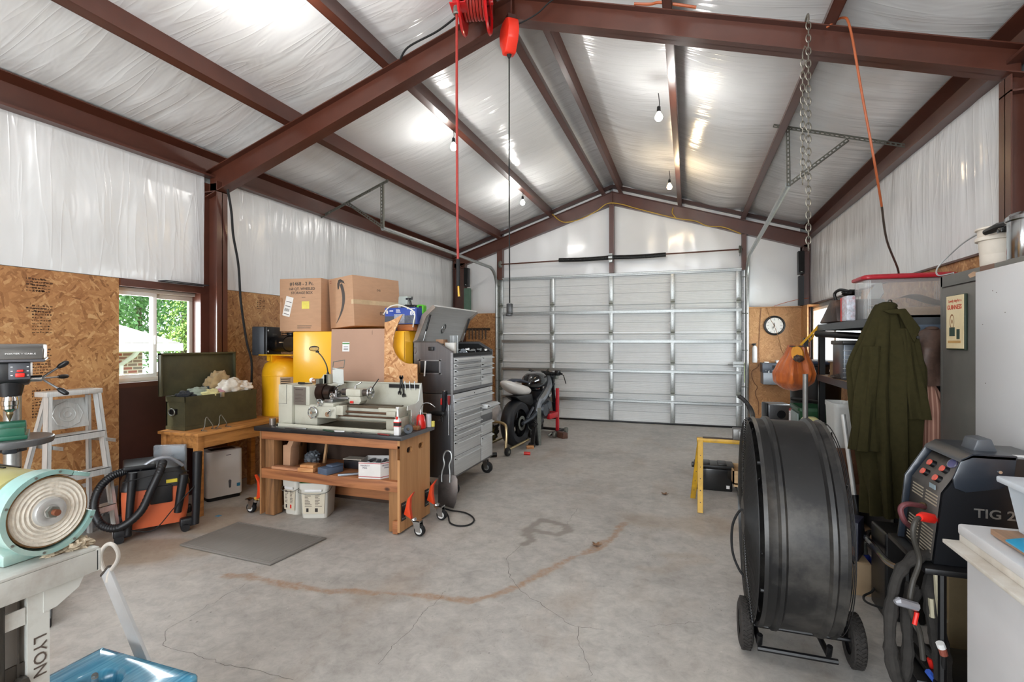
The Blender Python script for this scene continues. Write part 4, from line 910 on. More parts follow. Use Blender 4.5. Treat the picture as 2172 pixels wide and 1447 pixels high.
mb = MB().mat(M_VG); mb.prism([(-.04, .02), (.03, .02), (.03, .075), (.0, .085), (-.04, .06)], .12, 'Y', -.06, Mv, bev=.005); mb.box((-.10, -.025, .025), (-.03, .025, .05), Mv, bev=.004); mb.build('sliding_jaw', t)
mb = MB().mat(M_CHROME); mb.cyl((-.16, 0, .04), (-.04, 0, .04), .008, M=Mv); mb.cyl((-.155, -.05, .04), (-.155, .05, .04), .005, M=Mv); mb.build('screw', t)

# step ladder
t = thing('step_ladder', 'worn aluminium step ladder standing against the strand board beside the drill press', 'ladder', (-4.05, 2.4, 0))
TL = Vector((-4.09, 2.25, 1.09)); TR = Vector((-4.09, 2.55, 1.09)); BLp = Vector((-3.98, 2.17, 0)); BRp = Vector((-3.98, 2.62, 0))
def rail(mb, a, b, w_=.024, d_=.055):
    dz = (b - a).normalized(); x = Vector((0, 1, 0)); x = (x - dz * x.dot(dz)).normalized(); y = dz.cross(x); M = Matrix((x, y, dz)).transposed().to_4x4(); M.translation = a; L = (b - a).length
    mb.box((-w_ / 2, -d_ / 2, 0), (-w_ / 2 + .003, d_ / 2, L), M); mb.box((-w_ / 2, -d_ / 2, 0), (w_ / 2, -d_ / 2 + .003, L), M); mb.box((-w_ / 2, d_ / 2 - .003, 0), (w_ / 2, d_ / 2, L), M)
for a, b in ((TL, BLp), (TR, BRp)):
    mb = MB().mat(M_ALU); rail(mb, b, a); o = mb.build('front_rail', t)
for a, b in ((Vector((-4.15, 2.27, 1.06)), Vector((-4.28, 2.10, 0))), (Vector((-4.15, 2.53, 1.06)), Vector((-4.28, 2.62, 0)))):
    mb = MB().mat(M_ALU); rail(mb, b, a, .02, .035); mb.build('rear_rail', t)
mb = MB().mat(M_ALU); mb.box((-4.19, 2.225, 1.07), (-4.06, 2.575, 1.105), bev=.004); mb.build('top_cap', t)
for k, z in enumerate((.80, .53, .26)):
    f = 1 - z / 1.09; a = BLp.lerp(TL, z / 1.09); b = BRp.lerp(TR, z / 1.09)
    mb = MB().mat(M_ALU); mb.box((a.x - .05, a.y, z - .004), (a.x + .035, b.y, z)); mb.box((a.x + .031, a.y, z - .045), (a.x + .035, b.y, z)); mb.box((a.x - .05, a.y, z - .03), (a.x - .047, b.y, z)); mb.build('step', t)
for z in (.76, .35): mb = MB().mat(M_ALU); f = z / 1.06; x = -4.36 + .21 * f; mb.box((x - .004, 2.10 + .17 * f, z), (x + .004, 2.66 - .13 * f, z + .03)); mb.build('rear_crossbar', t)
for y in (2.24, 2.57): mb = MB().mat(M_GALV); mb.box((-4.22, y, .72), (-3.92, y + .003, .745)); mb.build('spreader', t)
mb = MB().mat(M_ALU); cx, cy, cz = -4.17, 2.41, .93; Mp = T_(cx, cy, cz) @ R_(-8, 'Y'); mb.box((-.004, -.13, -.10), (.004, .13, .11), Mp)
for r in (.095, .05, .022): mb.torus((.005, 0, 0), r, .004, 'X', 8 if r > .06 else 24, 6, Mp)
mb.build('pail_shelf', t)
# diamond plate
def m_dia():
    s = NT('diamond_plate'); v = s.n('TexVoronoi'); v.inputs['Scale'].default_value = 24; v.inputs['Randomness'].default_value = .15; s.l(s.coord((1, 1, 1)), v.inputs['Vector'])
    h = s.ramp(v.outputs['Distance'], [(.18, (1, 1, 1, 1)), (.3, (0, 0, 0, 1))]); s.bump(h, .9, .006); s.base(s.ramp(s.noise(8), [(.3, C('97989a')), (.7, C('b5b6b8'))])); s.set(Metallic=.7, Roughness=.4); return s.m
mb = MB().mat(m_dia()); M = T_(-4.35, 2.62, .002) @ R_(90, 'Z') @ R_(10, 'X') @ T_(0, 0, 0); mb.box((-.22, 0, 0), (.22, .008, .30), M); tag(mb.build('diamond_plate'), 'grey diamond-tread metal sheet leaning on edge under the step ladder', 'metal sheet')

# ================================================================ TABLE, TRUNK, VACUUM, DEHUMIDIFIER
M_OAK = m_wood('golden_oak', '86562c', 'b98148', 1, 1.0, .45, False)
t = thing('wooden_table', 'golden wooden table under the left window holding the olive trunk', 'table', (-4.0, 3.6, 0))
mb = MB().mat(M_OAK); mb.box((-4.235, 3.11, .665), (-3.78, 4.09, .69), bev=.004); mb.build('tabletop', t)
for a, b in (((-4.22, 3.15, .56), (-3.81, 3.17, .665)), ((-3.825, 3.16, .56), (-3.805, 4.07, .665)), ((-4.22, 3.16, .56), (-4.20, 4.07, .665))):
    mb = MB().mat(M_OAK); mb.box(a, b, bev=.002); mb.build('apron', t)
for x in (-4.22, -3.855):
    for y in (3.13, 4.02):
        mb = MB().mat(M_OAK); mb.prism([(x, y), (x + .055, y), (x + .055, y + .055), (x, y + .055)], .665, 'Z', 0, bev=.003); mb.build('leg', t)
M_OLV = P('olive_drab', '45432f', .5, 0, .1, 12, .04, dirt='2c2b22', dirt_amt=.6)
t = thing('footlocker', 'open olive drab wooden trunk full of clothes on the table under the window', 'trunk', (-4.13, 3.57, .69))
x0, x1, y0, y1, z0, z1 = -4.24, -4.02, 3.19, 3.945, .692, .975
mb = MB().mat(M_OLV)
for a, b in (((x0, y0, z0), (x1, y1, z0 + .012)), ((x0, y0, z0), (x0 + .014, y1, z1)), ((x1 - .014, y0, z0), (x1, y1, z1)), ((x0 + .001, y0 + .0, z0 + .001), (x1 - .015, y0 + .014, z1 - .001)), ((x0 + .001, y1 - .014, z0 + .001), (x1 - .015, y1, z1 - .001))): mb.box(a, b)
mb.box((x1, y0 - .004, z1 - .045), (x1 + .004, y1, z1)); mb.box((x0, y0 - .004, z1 - .045), (x1 + .004, y0, z1)); mb.box((x0, y0 - .004, z0), (x1 + .004, y0, z0 + .03)); mb.box((x1, y0, z0), (x1 + .004, y1, z0 + .03)); mb.build('body', t)
mb = MB().mat(M_OLV); Ml = T_(x0 + .02, 0, z1) @ R_(-1, 'Y'); mb.box((-.018, y0 - .07, .005), (-.006, y1 - .07, .37), Ml, bev=.002)
for a, b in (((-.018, y0 - .07, .005), (.02, y0 - .058, .37)), ((-.018, y1 - .082, .005), (.02, y1 - .07, .37)), ((-.018, y0 - .07, .355), (.02, y1 - .07, .37))): mb.box(a, b, Ml)
mb.build('lid', t)
mb = MB().mat(M_GALVD); yc = y0 - .012; mb.torus((x1 - .125, yc - .012, z1 - .13), .028, .006, 'Y', 16, 6, sc=(1.3, 1)); mb.mat(M_BLK).box((x1 - .165, yc, z1 - .15), (x1 - .085, yc + .01, z1 - .105)); mb.build('handle', t)
mb = MB().mat(M_GALV); mb.box((x1 + .004, 3.53, z1 - .035), (x1 + .012, 3.57, z1 + .01), bev=.002); mb.build('hasp', t)
random.seed(9)
def cloth(name, c, sc, hexc, label, cat, seed, group='clothes heaped in the olive trunk', amp=.45, fr=2.4):
    c = (max(-4.19, min(-4.075, c[0] + .105)), c[1] - .10, c[2] + .03); sc = (sc[0] * .75, sc[1], sc[2])
    mb = MB().mat(P('cloth_' + hexc, hexc, .95, 0, .12, 30, .2, sheen=.2)); lump(mb, c, 1, sc, seed, amp, fr, 40, 26); o = mb.build(name, sharp=0); tag(o, label, cat, group); return o
cloth('folded_shirt', (-4.24, 3.50, .955), (.10, .10, .05), '8f9a8c', 'sage green shirt folded in the olive trunk', 'clothing', 2)
cloth('yellow_cloth', (-4.17, 3.58, .94), (.06, .11, .04), 'd9d49a', 'pale yellow cloth at the front edge of the olive trunk', 'clothing', 3)
cloth('tan_jacket', (-4.27, 3.74, 1.01), (.09, .12, .11), 'a28a63', 'tan jacket heaped highest in the olive trunk', 'clothing', 4, amp=.5)
cloth('white_shirt', (-4.19, 3.80, .985), (.07, .12, .075), 'd8d3c8', 'cream shirt beside the tan jacket in the olive trunk', 'clothing', 5)
cloth('white_towel', (-4.20, 3.95, .975), (.08, .09, .05), 'e2ded6', 'white towel at the right end of the olive trunk', 'clothing', 6)
cloth('dark_cloth', (-4.25, 3.40, .94), (.09, .07, .04), '23262b', 'black cloth at the left end of the olive trunk', 'clothing', 7)
cloth('pink_cloth', (-4.165, 3.68, .945), (.04, .06, .03), 'b98c96', 'small pink striped cloth at the front of the olive trunk', 'clothing', 8)
cloth('navy_cloth', (-4.26, 3.62, .955), (.09, .07, .045), '1f3038', 'dark teal cloth in the middle of the olive trunk', 'clothing', 9)
# little wire stands
for k, (y, lb) in enumerate(((3.28, 'left of the two small bent wire stands on the wooden table'), (3.42, 'right of the two small bent wire stands on the wooden table'))):
    mb = MB().mat(M_GALVD); x = -3.88; mb.tube(spline([(x, y - .05, .694), (x + .02, y - .04, .724), (x, y - .015, .784), (x, y, .80), (x, y + .015, .784), (x + .02, y + .04, .724), (x, y + .05, .694)], 5), .0035, 6)
    mb.tube([(x, y - .05, .694), (x + .06, y - .05, .694)], .0035, 6); mb.tube([(x, y + .05, .694), (x + .06, y + .05, .694)], .0035, 6); mb.mat(M_BLK).sphere((x, y - .05, .696), .006, 8, 6); mb.sphere((x, y + .05, .696), .006, 8, 6); tag(mb.build('wire_stand'), lb, 'stand', 'wire stands on the wooden table')
# dehumidifier
p = Vector((-4.07, 3.44, 0)); q = Vector((-3.95, 3.72, 0)); a = math.atan2(q.y - p.y, q.x - p.x); Wd = (q - p).length
t = thing('dehumidifier', 'white dehumidifier on the floor under the wooden table', 'dehumidifier', p, a); M = WM[t.name]
mb = MB().mat(P('warm_white_plastic', 'dcd6cf', .4, 0, .02, 6, 0)); pr = rrect(0, Wd, 0, .20, .035, 6); mb.prism(pr, .42, 'Z', .03, M, bev=.012); mb.build('housing', t)
mb = MB().mat(M_BLK); mb.prism(rrect(.012, Wd - .012, .012, .19, .03), .03, 'Z', 0, M); mb.build('base', t); mb = MB().mat(M_BLK); mb.box((.05, .05, .449), (Wd - .05, .15, .452), M); mb.build('top_grille', t)
mb = MB().mat(P('slot_grey', '55565a', .4)); mb.prism([(Wd * .60, .10), (Wd * .60 + .016, .10), (Wd * .60 + .02, .165), (Wd * .60 + .008, .175), (Wd * .60 - .004, .165)], .004, 'Y', -.003, M); mb.mat(P('label_blue', '2f7896', .5)).box((Wd - .055, -.002, .10), (Wd - .025, 0, .13), M); mb.mat(M_INKG).box((Wd * .52, -.001, .40), (Wd * .66, 0, .405), M); mb.build('water_gauge', t)
# wet/dry vacuum
t = thing('shop_vacuum', 'orange and black wet dry vacuum with coiled black hose beside the wooden table', 'vacuum cleaner', (-3.89, 2.84, 0), math.radians(56)); M = WM[t.name]
M_ORG = P('orange_plastic', 'c8623c', .45, 0, .05, 8, 0); M_VBK = P('vac_black', '0f1014', .45, 0, .15, 20)
mb = MB().mat(M_ORG); sects = [(.07, .165, .19), (.16, .178, .205), (.30, .185, .21), (.36, .18, .205)]
def body(mb, sects, M, n=8, rr=.055):
    V = []; F = []; m = None
    for z, hx, hy in sects:
        pr = rrect(-hx, hx, -hy, hy, rr, n); m = len(pr); V += [(x, y, z) for x, y in pr]
    for i in range(len(sects) - 1):
        for k in range(m): F.append((i * m + k, i * m + (k + 1) % m, (i + 1) * m + (k + 1) % m, (i + 1) * m + k))
    F += [tuple(range(m - 1, -1, -1)), tuple((len(sects) - 1) * m + k for k in range(m))]; mb.raw(V, F, M)
body(mb, [(z, hy, hx) for z, hx, hy in sects], M); mb.build('drum', t)
mb = MB().mat(M_VBK); body(mb, [(.355, .215, .19), (.375, .215, .19), (.44, .19, .165), (.49, .17, .15), (.50, .14, .12)], M); mb.box((-.20, -.16, .50), (.0, .15, .535), M, bev=.012); mb.box((-.04, -.20, .24), (.10, -.178, .37), M, bev=.01); hd = mb.build('motor_head', t)
mb = MB().mat(P('grey_handle', '8d9096', .3, .2)); mb.tube(spline([(-.10, -.13, .50), (-.02, -.15, .56), (.08, -.15, .565), (.17, -.13, .49)], 6), .012, 8, M=M); mb.mat(P('yellow_tag', 'd8c43a', .5)).box((.06, -.195, .385), (.13, -.186, .41), M); mb.build('carry_handle', hd)
for i, (x, y) in enumerate(((-.20, -.18), (.20, -.18), (-.20, .18), (.20, .18))):
    mb = MB().mat(M_VBK); mb.box((x - .055, y - .035, .035), (x + .055, y + .035, .10), M, bev=.015); mb.cyl((x - .02, y - .035, .03), (x - .02, y + .035, .03), .03, seg=14, M=M); mb.build('caster_foot', t)
for i, (x0_, z0_, x1_, z1_, r) in enumerate(((-.17, .06, -.14, .50, .026), (.13, .16, .17, .44, .03), (.245, .05, .26, .60, .03))):
    mb = MB().mat(M_VBK); mb.tube([(x0_, -.215, z0_), (x0_ + (x1_ - x0_) * .5, -.22, (z0_ + z1_) / 2), (x1_, -.215, z1_)], [r * .85, r, r * 1.1], 12, M=M); mb.build('wand', t)
mb = MB().mat(M_VBK); pts = spline([(.04, -.20, .55), (.02, -.26, .50), (-.03, -.27, .38), (-.10, -.27, .22), (-.22, -.25, .13), (-.32, -.2, .16), (-.36, -.16, .28), (-.33, -.12, .40), (-.26, -.10, .47), (-.18, -.08, .49)], 14)
mb.tube(pts, [.026 + .003 * (i % 2) for i in range(len(pts))], 12, M=M); mb.build('hose', t)
mb = MB().mat(M_RUB); mb.tube(spline([(-.15, -.24, .09), (-.02, -.255, .07), (.10, -.255, .20), (.22, -.25, .33), (.26, -.22, .36)], 8), .004, 6, M=M); mb.tube(spline([(-.2, -.235, .44), (-.05, -.25, .465), (.1, -.25, .48), (.2, -.22, .46)], 8), .004, 6, M=M); mb.build('power_cord', t)
mb = MB().mat(P('clear_bag', 'aab4bc', .2, 0, .1, 10, .2, alpha=.45)); Mb = T_(-4.02, 3.06, .0) @ R_(30, 'Z'); mb.box((-.12, -.02, .0), (.12, .02, .60), Mb, bev=.012); tag(mb.build('plastic_sheet'), 'folded translucent plastic sheet behind the vacuum under the table end', 'plastic sheet')
# mat, tape, leaves
mb = MB().mat(P('mat_grey', '7b7772', .7, 0, .07, 3, .1, stretch=(18, 2, 2)))
V = [(-3.40, 2.655), (-3.385, 3.14), (-2.50, 3.10), (-2.545, 2.61)]
mb.prism(list(reversed(V)), .014, 'Z', .001, bev=.006); o = mb.build('floor_mat'); tag(o, 'grey ribbed anti-fatigue mat on the floor before the workbench', 'mat')
mb = MB().mat(P('mat_border', '8a8782', .6, 0, .05)); 
for i in range(4):
    a = Vector(V[i] + (.0155,)); b = Vector(V[(i + 1) % 4] + (.0155,)); c = Vector((-2.95, 2.88, .0155)); a = a.lerp(c, .07); b = b.lerp(c, .07); mb.tube([a, b], .002, 4)
mb.build('border_rib', o)
mb = MB().mat(P('blue_tape', '4f8fb5', .6)); mb.box((-3.70, 3.20, .001), (-3.66, 3.235, .003), R_(0, 'Z')); tag(mb.build('tape_scrap'), 'scrap of blue tape on the floor by the table leg', 'tape')
# ================================================================ COMPRESSOR, YELLOW CABINET AND WHAT IS STACKED ON IT
t = thing('air_compressor', 'yellow vertical tank air compressor with black motor guard behind the workbench', 'air compressor', (-4.06, 4.34, 0))
cx, cy = -4.06, 4.36
mb = MB().mat(M_YEL); mb.lathe([(0, .14), (.12, .15), (.19, .19), (.215, .26), (.217, .30), (.217, 1.10), (.215, 1.14), (.19, 1.21), (.12, 1.26), (.05, 1.275), (0, 1.275)], 40, T_(cx, cy, 0)); mb.torus((cx, cy, 1.09), .217, .003, seg=40); mb.build('tank', t)
for a in (45, 135, 225, 315):
    x, y = cx + .18 * math.cos(math.radians(a)), cy + .18 * math.sin(math.radians(a)); mb = MB().mat(M_YEL); mb.box((x - .02, y - .02, 0), (x + .02, y + .02, .25)); mb.build('leg', t)
mb = MB().mat(M_YEL); mb.box((cx - .16, cy - .19, 1.30), (cx + .26, cy + .15, 1.31), bev=.002); mb.box((cx + .0, cy - .19, 1.235), (cx + .01, cy + .1, 1.30)); mb.box((cx - .14, cy - .1, 1.24), (cx - .10, cy + .1, 1.30)); mb.build('motor_plate', t)
mb = MB().mat(P('guard_grey', '3c4046', .45, .1, .08)); Mg = T_(cx - .19, cy - .02, 1.30) @ R_(18, 'Z'); mb.box((-.10, -.16, 0), (.03, .16, .30), Mg, bev=.01); bg_ = mb.build('belt_guard', t)
mb = MB().mat(M_BLK); mb.box((.03, -.16, 0), (.06, .16, .30), Mg, bev=.008); mb.mat(M_GALVD)
for k in range(9): mb.box((.061, -.045 - .0, .06 + k * .02), (.064, .045, .066 + k * .02), Mg)
mb.mat(M_WHITE).cyl((.06, -.14, .26), (.066, -.14, .26), .009, seg=8, M=Mg); mb.cyl((.06, -.14, .04), (.066, -.14, .04), .009, seg=8, M=Mg); mb.build('guard_face', bg_)
mb = MB().mat(M_BLK); mb.cyl((cx - .10, cy - .02, 1.42), (cx + .12, cy - .06, 1.42), .085, seg=24); mb.mat(P('motor_brown', '3a3026', .4, .3)).cyl((cx + .0, cy - .05, 1.42), (cx + .26, cy - .08, 1.42), .075, seg=24); mb.mat(M_CARDL).box((cx + .06, cy - .14, 1.43), (cx + .11, cy - .137, 1.44)); mb.build('motor', t)
mb = MB().mat(M_BLK)
for k in range(4): mb.box((cx - .04, cy - .0, 1.47 + k * .018), (cx + .12, cy + .12, 1.478 + k * .018))
mb.cyl((cx + .04, cy + .06, 1.44), (cx + .04, cy + .06, 1.54), .05, seg=16); mb.build('pump_head', t)
mb = MB().mat(M_CARDL); R_a = .219
for a, z0_, z1_, m in ((-58, .94, 1.08, M_CARDL),):
    V = []; 
    for i in range(7):
        q = math.radians(a + i * 6); V += [(cx + R_a * math.cos(q), cy + R_a * math.sin(q), z0_), (cx + R_a * math.cos(q), cy + R_a * math.sin(q), z1_)]
    mb.raw(V, [(2 * i, 2 * i + 2, 2 * i + 3, 2 * i + 1) for i in range(6)])
for k in range(3):
    V = []
    for i in range(5):
        q = math.radians(-56 + i * 6); V += [(cx + .2205 * math.cos(q), cy + .2205 * math.sin(q), 1.055 - k * .022), (cx + .2205 * math.cos(q), cy + .2205 * math.sin(q), 1.063 - k * .022)]
    mb.mat(M_INK).raw(V, [(2 * i, 2 * i + 2, 2 * i + 3, 2 * i + 1) for i in range(4)])
mb.build('warning_label', t)
t = thing('safety_cabinet', 'tall yellow steel cabinet behind the workbench with cardboard boxes on top', 'cabinet', (-3.1, 4.4, 0))
mb = MB().mat(M_YEL); mb.box((-3.76, 4.17, .04), (-2.482, 4.62, 1.545), bev=.006); mb.build('body', t)
mb = MB().mat(M_YEL); mb.box((-3.755, 4.15, .06), (-3.105, 4.17, 1.54), bev=.003); mb.build('door', t)
mb = MB().mat(M_YEL); mb.box((-3.095, 4.15, .06), (-2.485, 4.17, 1.54), bev=.003); mb.build('door', t)
mb = MB().mat(M_BLK); mb.box((-3.13, 4.13, .85), (-3.10, 4.15, 1.0), bev=.004); mb.build('handle', t)
mb = MB().mat(M_CARDK); M = T_(-2.97, 4.10, .52) @ R_(-2, 'X'); mb.box((-.30, -.012, -.515), (.31, .0, 1.045), M); o = mb.build('cardboard_sheet'); tag(o, 'large flat brown cardboard sheet leaning on the yellow cabinet', 'cardboard')
mb = MB().mat(M_WHITE); mb.box((-.17, -.0128, .83), (-.09, -.0122, .92), M); mb.mat(P('label_green', '4f8c52', .6)).box((-.17, -.013, .90), (-.09, -.0128, .912), M); mb.mat(M_INKG)
for k in range(3): mb.box((-.155, -.0134, .845 + k * .014), (-.105, -.0129, .85 + k * .014), M)
mb.build('sticker', o)
mb = MB().mat(M_INKG); mb.box((.16, -.0128, .99), (.163, -.0122, 1.03), M); mb.build('pen_mark', o)
# strand board offcut with a curved notch
pts2 = [(-2.630, .005), (-2.28, .005), (-2.28, 1.243), (-2.352, 1.250)]
for k in range(0, 17):
    a = math.radians(-86 - 84 * k / 16); pts2.append((-2.345 + .19 * math.cos(a) * 1.0 , 1.45 + .205 * math.sin(a)))
pts2 += [(-2.520, 1.50), (-2.50, 1.56), (-2.47, 1.62), (-2.43, 1.69), (-2.50, 1.655), (-2.56, 1.63), (-2.615, 1.62)]
mb = MB().mat(M_OSB2); mb.prism(pts2, .012, 'Y', 4.03); tag(mb.build('strand_board_offcut'), 'strand board offcut with a large curved notch leaning between lathe and yellow cabinet', 'board')
# boxes
def carton(name, label, o, xdir, w_, d_, h_, m, tilt=0, rx=0):
    """front-bottom-left corner o, front edge along xdir (angle deg)"""
    M = T_(*o) @ R_(xdir, 'Z') @ R_(tilt, 'Y') @ R_(rx, 'X'); t = thing(name, label, 'cardboard box', o, 0, None)
    mb = MB().mat(m); mb.box((0, 0, 0), (w_, d_, h_), M, bev=.003); mb.build('carton', t); return t, M
t, M = carton('cardboard_box', 'brown cardboard box marked for a wheeled storage box, on the yellow cabinet', (-3.915, 4.14, 1.548), 7, .465, .40, .53, M_CARD, 0)
for bd, s_, z in (('#1468 - 2 Pc.', .050, .475), ('160 QT. WHEELED', .036, .425), ('STORAGE BOX', .036, .385)):
    text('printing', bd, s_, M @ frame_m((.25, -.0012, z), (1, 0, 0), (0, 0, 1)), M_INKG, t, bold=True)
mb = MB().mat(P('paper_label', 'e2ddd9', .7)); Ml = M @ T_(.095, -.001, .25) @ R_(14, 'Y') ; mb.box((-.042, -.001, -.10), (.042, 0, .10), Ml, bev=0); mb.mat(M_INKG)
for z in (-.08, .0, .045): mb.box((-.03, -.0018, z), (.03, -.0009, z + .006), Ml)
for k in range(8): mb.box((-.03 + k * .007, -.0018, -.05), (-.027 + k * .007, -.0009, -.02), Ml)
mb.build('shipping_label', t)
mb = MB().mat(P('sticky_yellow', 'd8c95c', .7)); mb.box((.25, -.0018, .225), (.335, -.0008, .30), M); mb.build('sticky_note', t)
mb = MB().mat(M_INKG); mb.box((.20, -.0016, .03), (.35, -.0008, .037), M); mb.box((.20, -.0016, .05), (.36, -.0008, .057), M); mb.box((.25, -.0016, .34), (.29, -.0008, .344), M); mb.build('small_print', t)
mb = MB().mat(P('tape_tan', 'a87b58', .3)); mb.box((.004, -.0015, .30), (.03, -.0006, .34), M); mb.box((.02, -.0015, .15), (.035, -.0006, .33), M); mb.build('packing_tape', t)
t, M = carton('cardboard_box', 'large brown cardboard box with a curved dark arrow logo, tilted on the yellow cabinet', (-3.42, 4.30, 1.575), -14, .36, .62, .50, M_CARD, -4.0, 0); D14 = Matrix.Diagonal((1.24, 1, 1, 1))
# curved arrow
mb = MB().mat(P('arrow_ink', '4a4340', .7)); V = []; n = 26
P0, P1, P2 = Vector((.075, .045)), Vector((.23, .24)), Vector((.150, .43))
for i in range(n + 1):
    q = i / n; c = P0 * (1 - q) ** 2 + P1 * 2 * q * (1 - q) + P2 * q * q; d = ((P1 - P0) * (1 - q) + (P2 - P1) * q).normalized(); nn = Vector((-d.y, d.x)); wv = .0175 * (math.sin(PI * min(1, q * .62 + .02)) ** .8)
    V += [(c.x - nn.x * wv, -.0016, c.y - nn.y * wv), (c.x + nn.x * wv, -.0016, c.y + nn.y * wv)]
mb.raw(V, [(2 * i, 2 * i + 1, 2 * i + 3, 2 * i + 2) for i in range(n)], M @ D14)
hd = [(.108, .405), (.108, .44), (.125, .475), (.150, .478), (.185, .455), (.198, .425), (.172, .440), (.150, .447), (.138, .435), (.130, .41), (.124, .385), (.112, .38)]
mb.prism([(x, z) for x, z in hd], .0008, 'Y', -.0016, M @ D14); mb.build('arrow_logo', t, sharp=0)
text('handwriting', '02', .055, M @ frame_m((.3612, .36, .13), (0, 1, 0), (0, 0, 1)), M_INKG, t)
mb = MB().mat(P('clear_tape', 'c9b08e', .2)); mb.box((.36, .0, .215), (.3612, .62, .26), M); mb.box((.33, -.0014, .215), (.3612, .0, .26), M); mb.build('packing_tape', t)
text('printing', 'O B', .03, M @ frame_m((.3614, .33, .37), (0, 1, 0), (0, 0, 1)), M_INKG, t)
mb = MB().mat(P('print_red', '8c4a3c', .7)); mb.box((.02, -.0014, .475), (.045, -.0006, .481), M); mb.box((.02, -.0014, .455), (.045, -.0006, .461), M); mb.build('small_print', t)
t = thing('tool_box_carton', 'blue and grey printed carton with a white 80 lying on the yellow cabinet', 'carton', (-2.55, 4.25, 1.55))
mb = MB().mat(P('carton_blue', '27449a', .5, 0, .04)); M = T_(-2.735, 4.22, 1.61) @ R_(2, 'Z'); mb.box((0, 0, 0), (.335, .2, .155), M, bev=.002); mb.build('carton', t)
mb = MB().mat(P('carton_dark', '3b3f4c', .5)); mb.box((.0, -.0012, .0), (.10, -.0004, .075), M); mb.mat(P('carton_pic', '8d93a3', .5, 0, .3, 60)); mb.box((.10, -.0012, .005), (.21, -.0004, .095), M); mb.mat(P('carton_pic2', '565c6a', .5, 0, .4, 80)).box((.21, -.0012, .005), (.325, -.0004, .08), M); mb.mat(M_WHITE)
for k in range(4): mb.box((.12, -.0018, .108 + k * .009), (.12 + .05 - k * .004, -.001, .112 + k * .009), M)
mb.box((.235, -.0018, .14), (.32, -.001, .146), M); mb.box((.015, -.0018, .10), (.035, -.001, .13), M); mb.box((.05, -.0018, .12), (.09, -.001, .13), M); mb.build('printing', t)
text('number', '80', .055, M @ frame_m((.295, -.002, .10), (1, 0, 0), (0, 0, 1)), M_WHITE, t, bold=True)
t = thing('wooden_crate', 'low orange wooden crate under the blue printed carton', 'crate', (-2.5, 4.3, 1.55))
mb = MB().mat(P('crate_orange', '9c5a26', .6, 0, .15, 20, .1, stretch=(1, 6, 6))); mb.box((-2.60, 4.22, 1.547), (-2.43, 4.4, 1.605), bev=.003); mb.build('box', t)
mb = MB().mat(P('roll_blue', '2b3f80', .5)); mb.box((-2.69, 4.21, 1.547), (-2.60, 4.3, 1.606), bev=.004); mb.mat(M_INK).cyl((-2.645, 4.205, 1.58), (-2.645, 4.21, 1.58), .025, seg=18); tag(mb.build('blue_carton'), 'small blue carton with a round black emblem beside the orange crate', 'carton')
t = thing('power_tool', 'lime green and black cordless tool standing behind the blue printed carton', 'power tool', (-2.42, 4.36, 1.7))
mb = MB().mat(P('lime_green', '57b52c', .4)); mb.box((-2.47, 4.34, 1.70), (-2.39, 4.42, 1.80), bev=.02); mb.build('housing', t)
mb = MB().mat(M_BLK); mb.box((-2.55, 4.33, 1.72), (-2.465, 4.43, 1.80), bev=.02); mb.box((-2.435, 4.33, 1.71), (-2.405, 4.345, 1.785), bev=.004); mb.cyl((-2.54, 4.38, 1.79), (-2.57, 4.38, 1.86), .012, seg=8); mb.cyl((-2.60, 4.38, 1.86), (-2.53, 4.38, 1.86), .009, seg=8); mb.cyl((-2.535, 4.38, 1.85), (-2.535, 4.38, 1.88), .008, seg=8); mb.build('motor', t)
mb = MB().mat(M_BLK); lump(mb, (-2.64, 4.46, 1.77), .055, (1.1, 1, .7), 4, .3); tag(mb.build('black_bag'), 'small black bag behind the blue printed carton', 'bag')
mb = MB().mat(P('grey_tub', 'a7b0ac', .4)); mb.prism([(-2.78, 1.547), (-2.67, 1.547), (-2.655, 1.90), (-2.76, 1.90)], .1, 'Y', 4.50, bev=.01); tag(mb.build('grey_canister'), 'tall pale grey canister behind the tilted arrow-logo box', 'canister')
mb = MB().mat(P('white_cable', 'dedbd0', .4)); mb.tube(spline([(-2.73, 4.19, 1.70), (-2.66, 4.17, 1.765), (-2.55, 4.16, 1.785), (-2.43, 4.17, 1.745), (-2.39, 4.18, 1.70), (-2.40, 4.18, 1.63), (-2.42, 4.2, 1.58)], 8), .006, 8); tag(mb.build('white_tube'), 'white plastic tube bowed in front of the blue printed carton', 'tube')

# ================================================================ WORKBENCH
M_FIR = m_wood('fir_lumber_x', '7f4c2f', 'ab7047', 0, .9, .6); M_FIRZ = m_wood('fir_lumber_z', '6b4a30', '9c7047', 2, .9, .65)
M_PLY = m_wood('plywood_panel', 'a9774a', 'bd8c5c', 2, .5, .6, False)
bx0_, bx1_, by0_, by1_ = -3.34, -2.03, 3.33, 3.80
t = bench = thing('workbench', 'wooden rolling workbench with black top, shelf and red-lever casters', 'workbench', ((bx0_ + bx1_) / 2, 3.55, 0))
M_TOP = P('black_benchtop', '1d1e21', .35, 0, .2, 6, .02, dirt='4e4b48', dirt_amt=.4)
mb = MB().mat(M_TOP); mb.box((bx0_ - .045, by0_ - .035, .712), (bx1_ + .03, by1_ + .02, .745), bev=.004); top = mb.build('benchtop', t)
mb = MB().mat(P('top_edge_grey', '5c5d60', .5)); mb.box((bx1_ + .03, by0_ - .033, .713), (bx1_ + .033, by1_ + .018, .743)); mb.build('worn_edge', top)
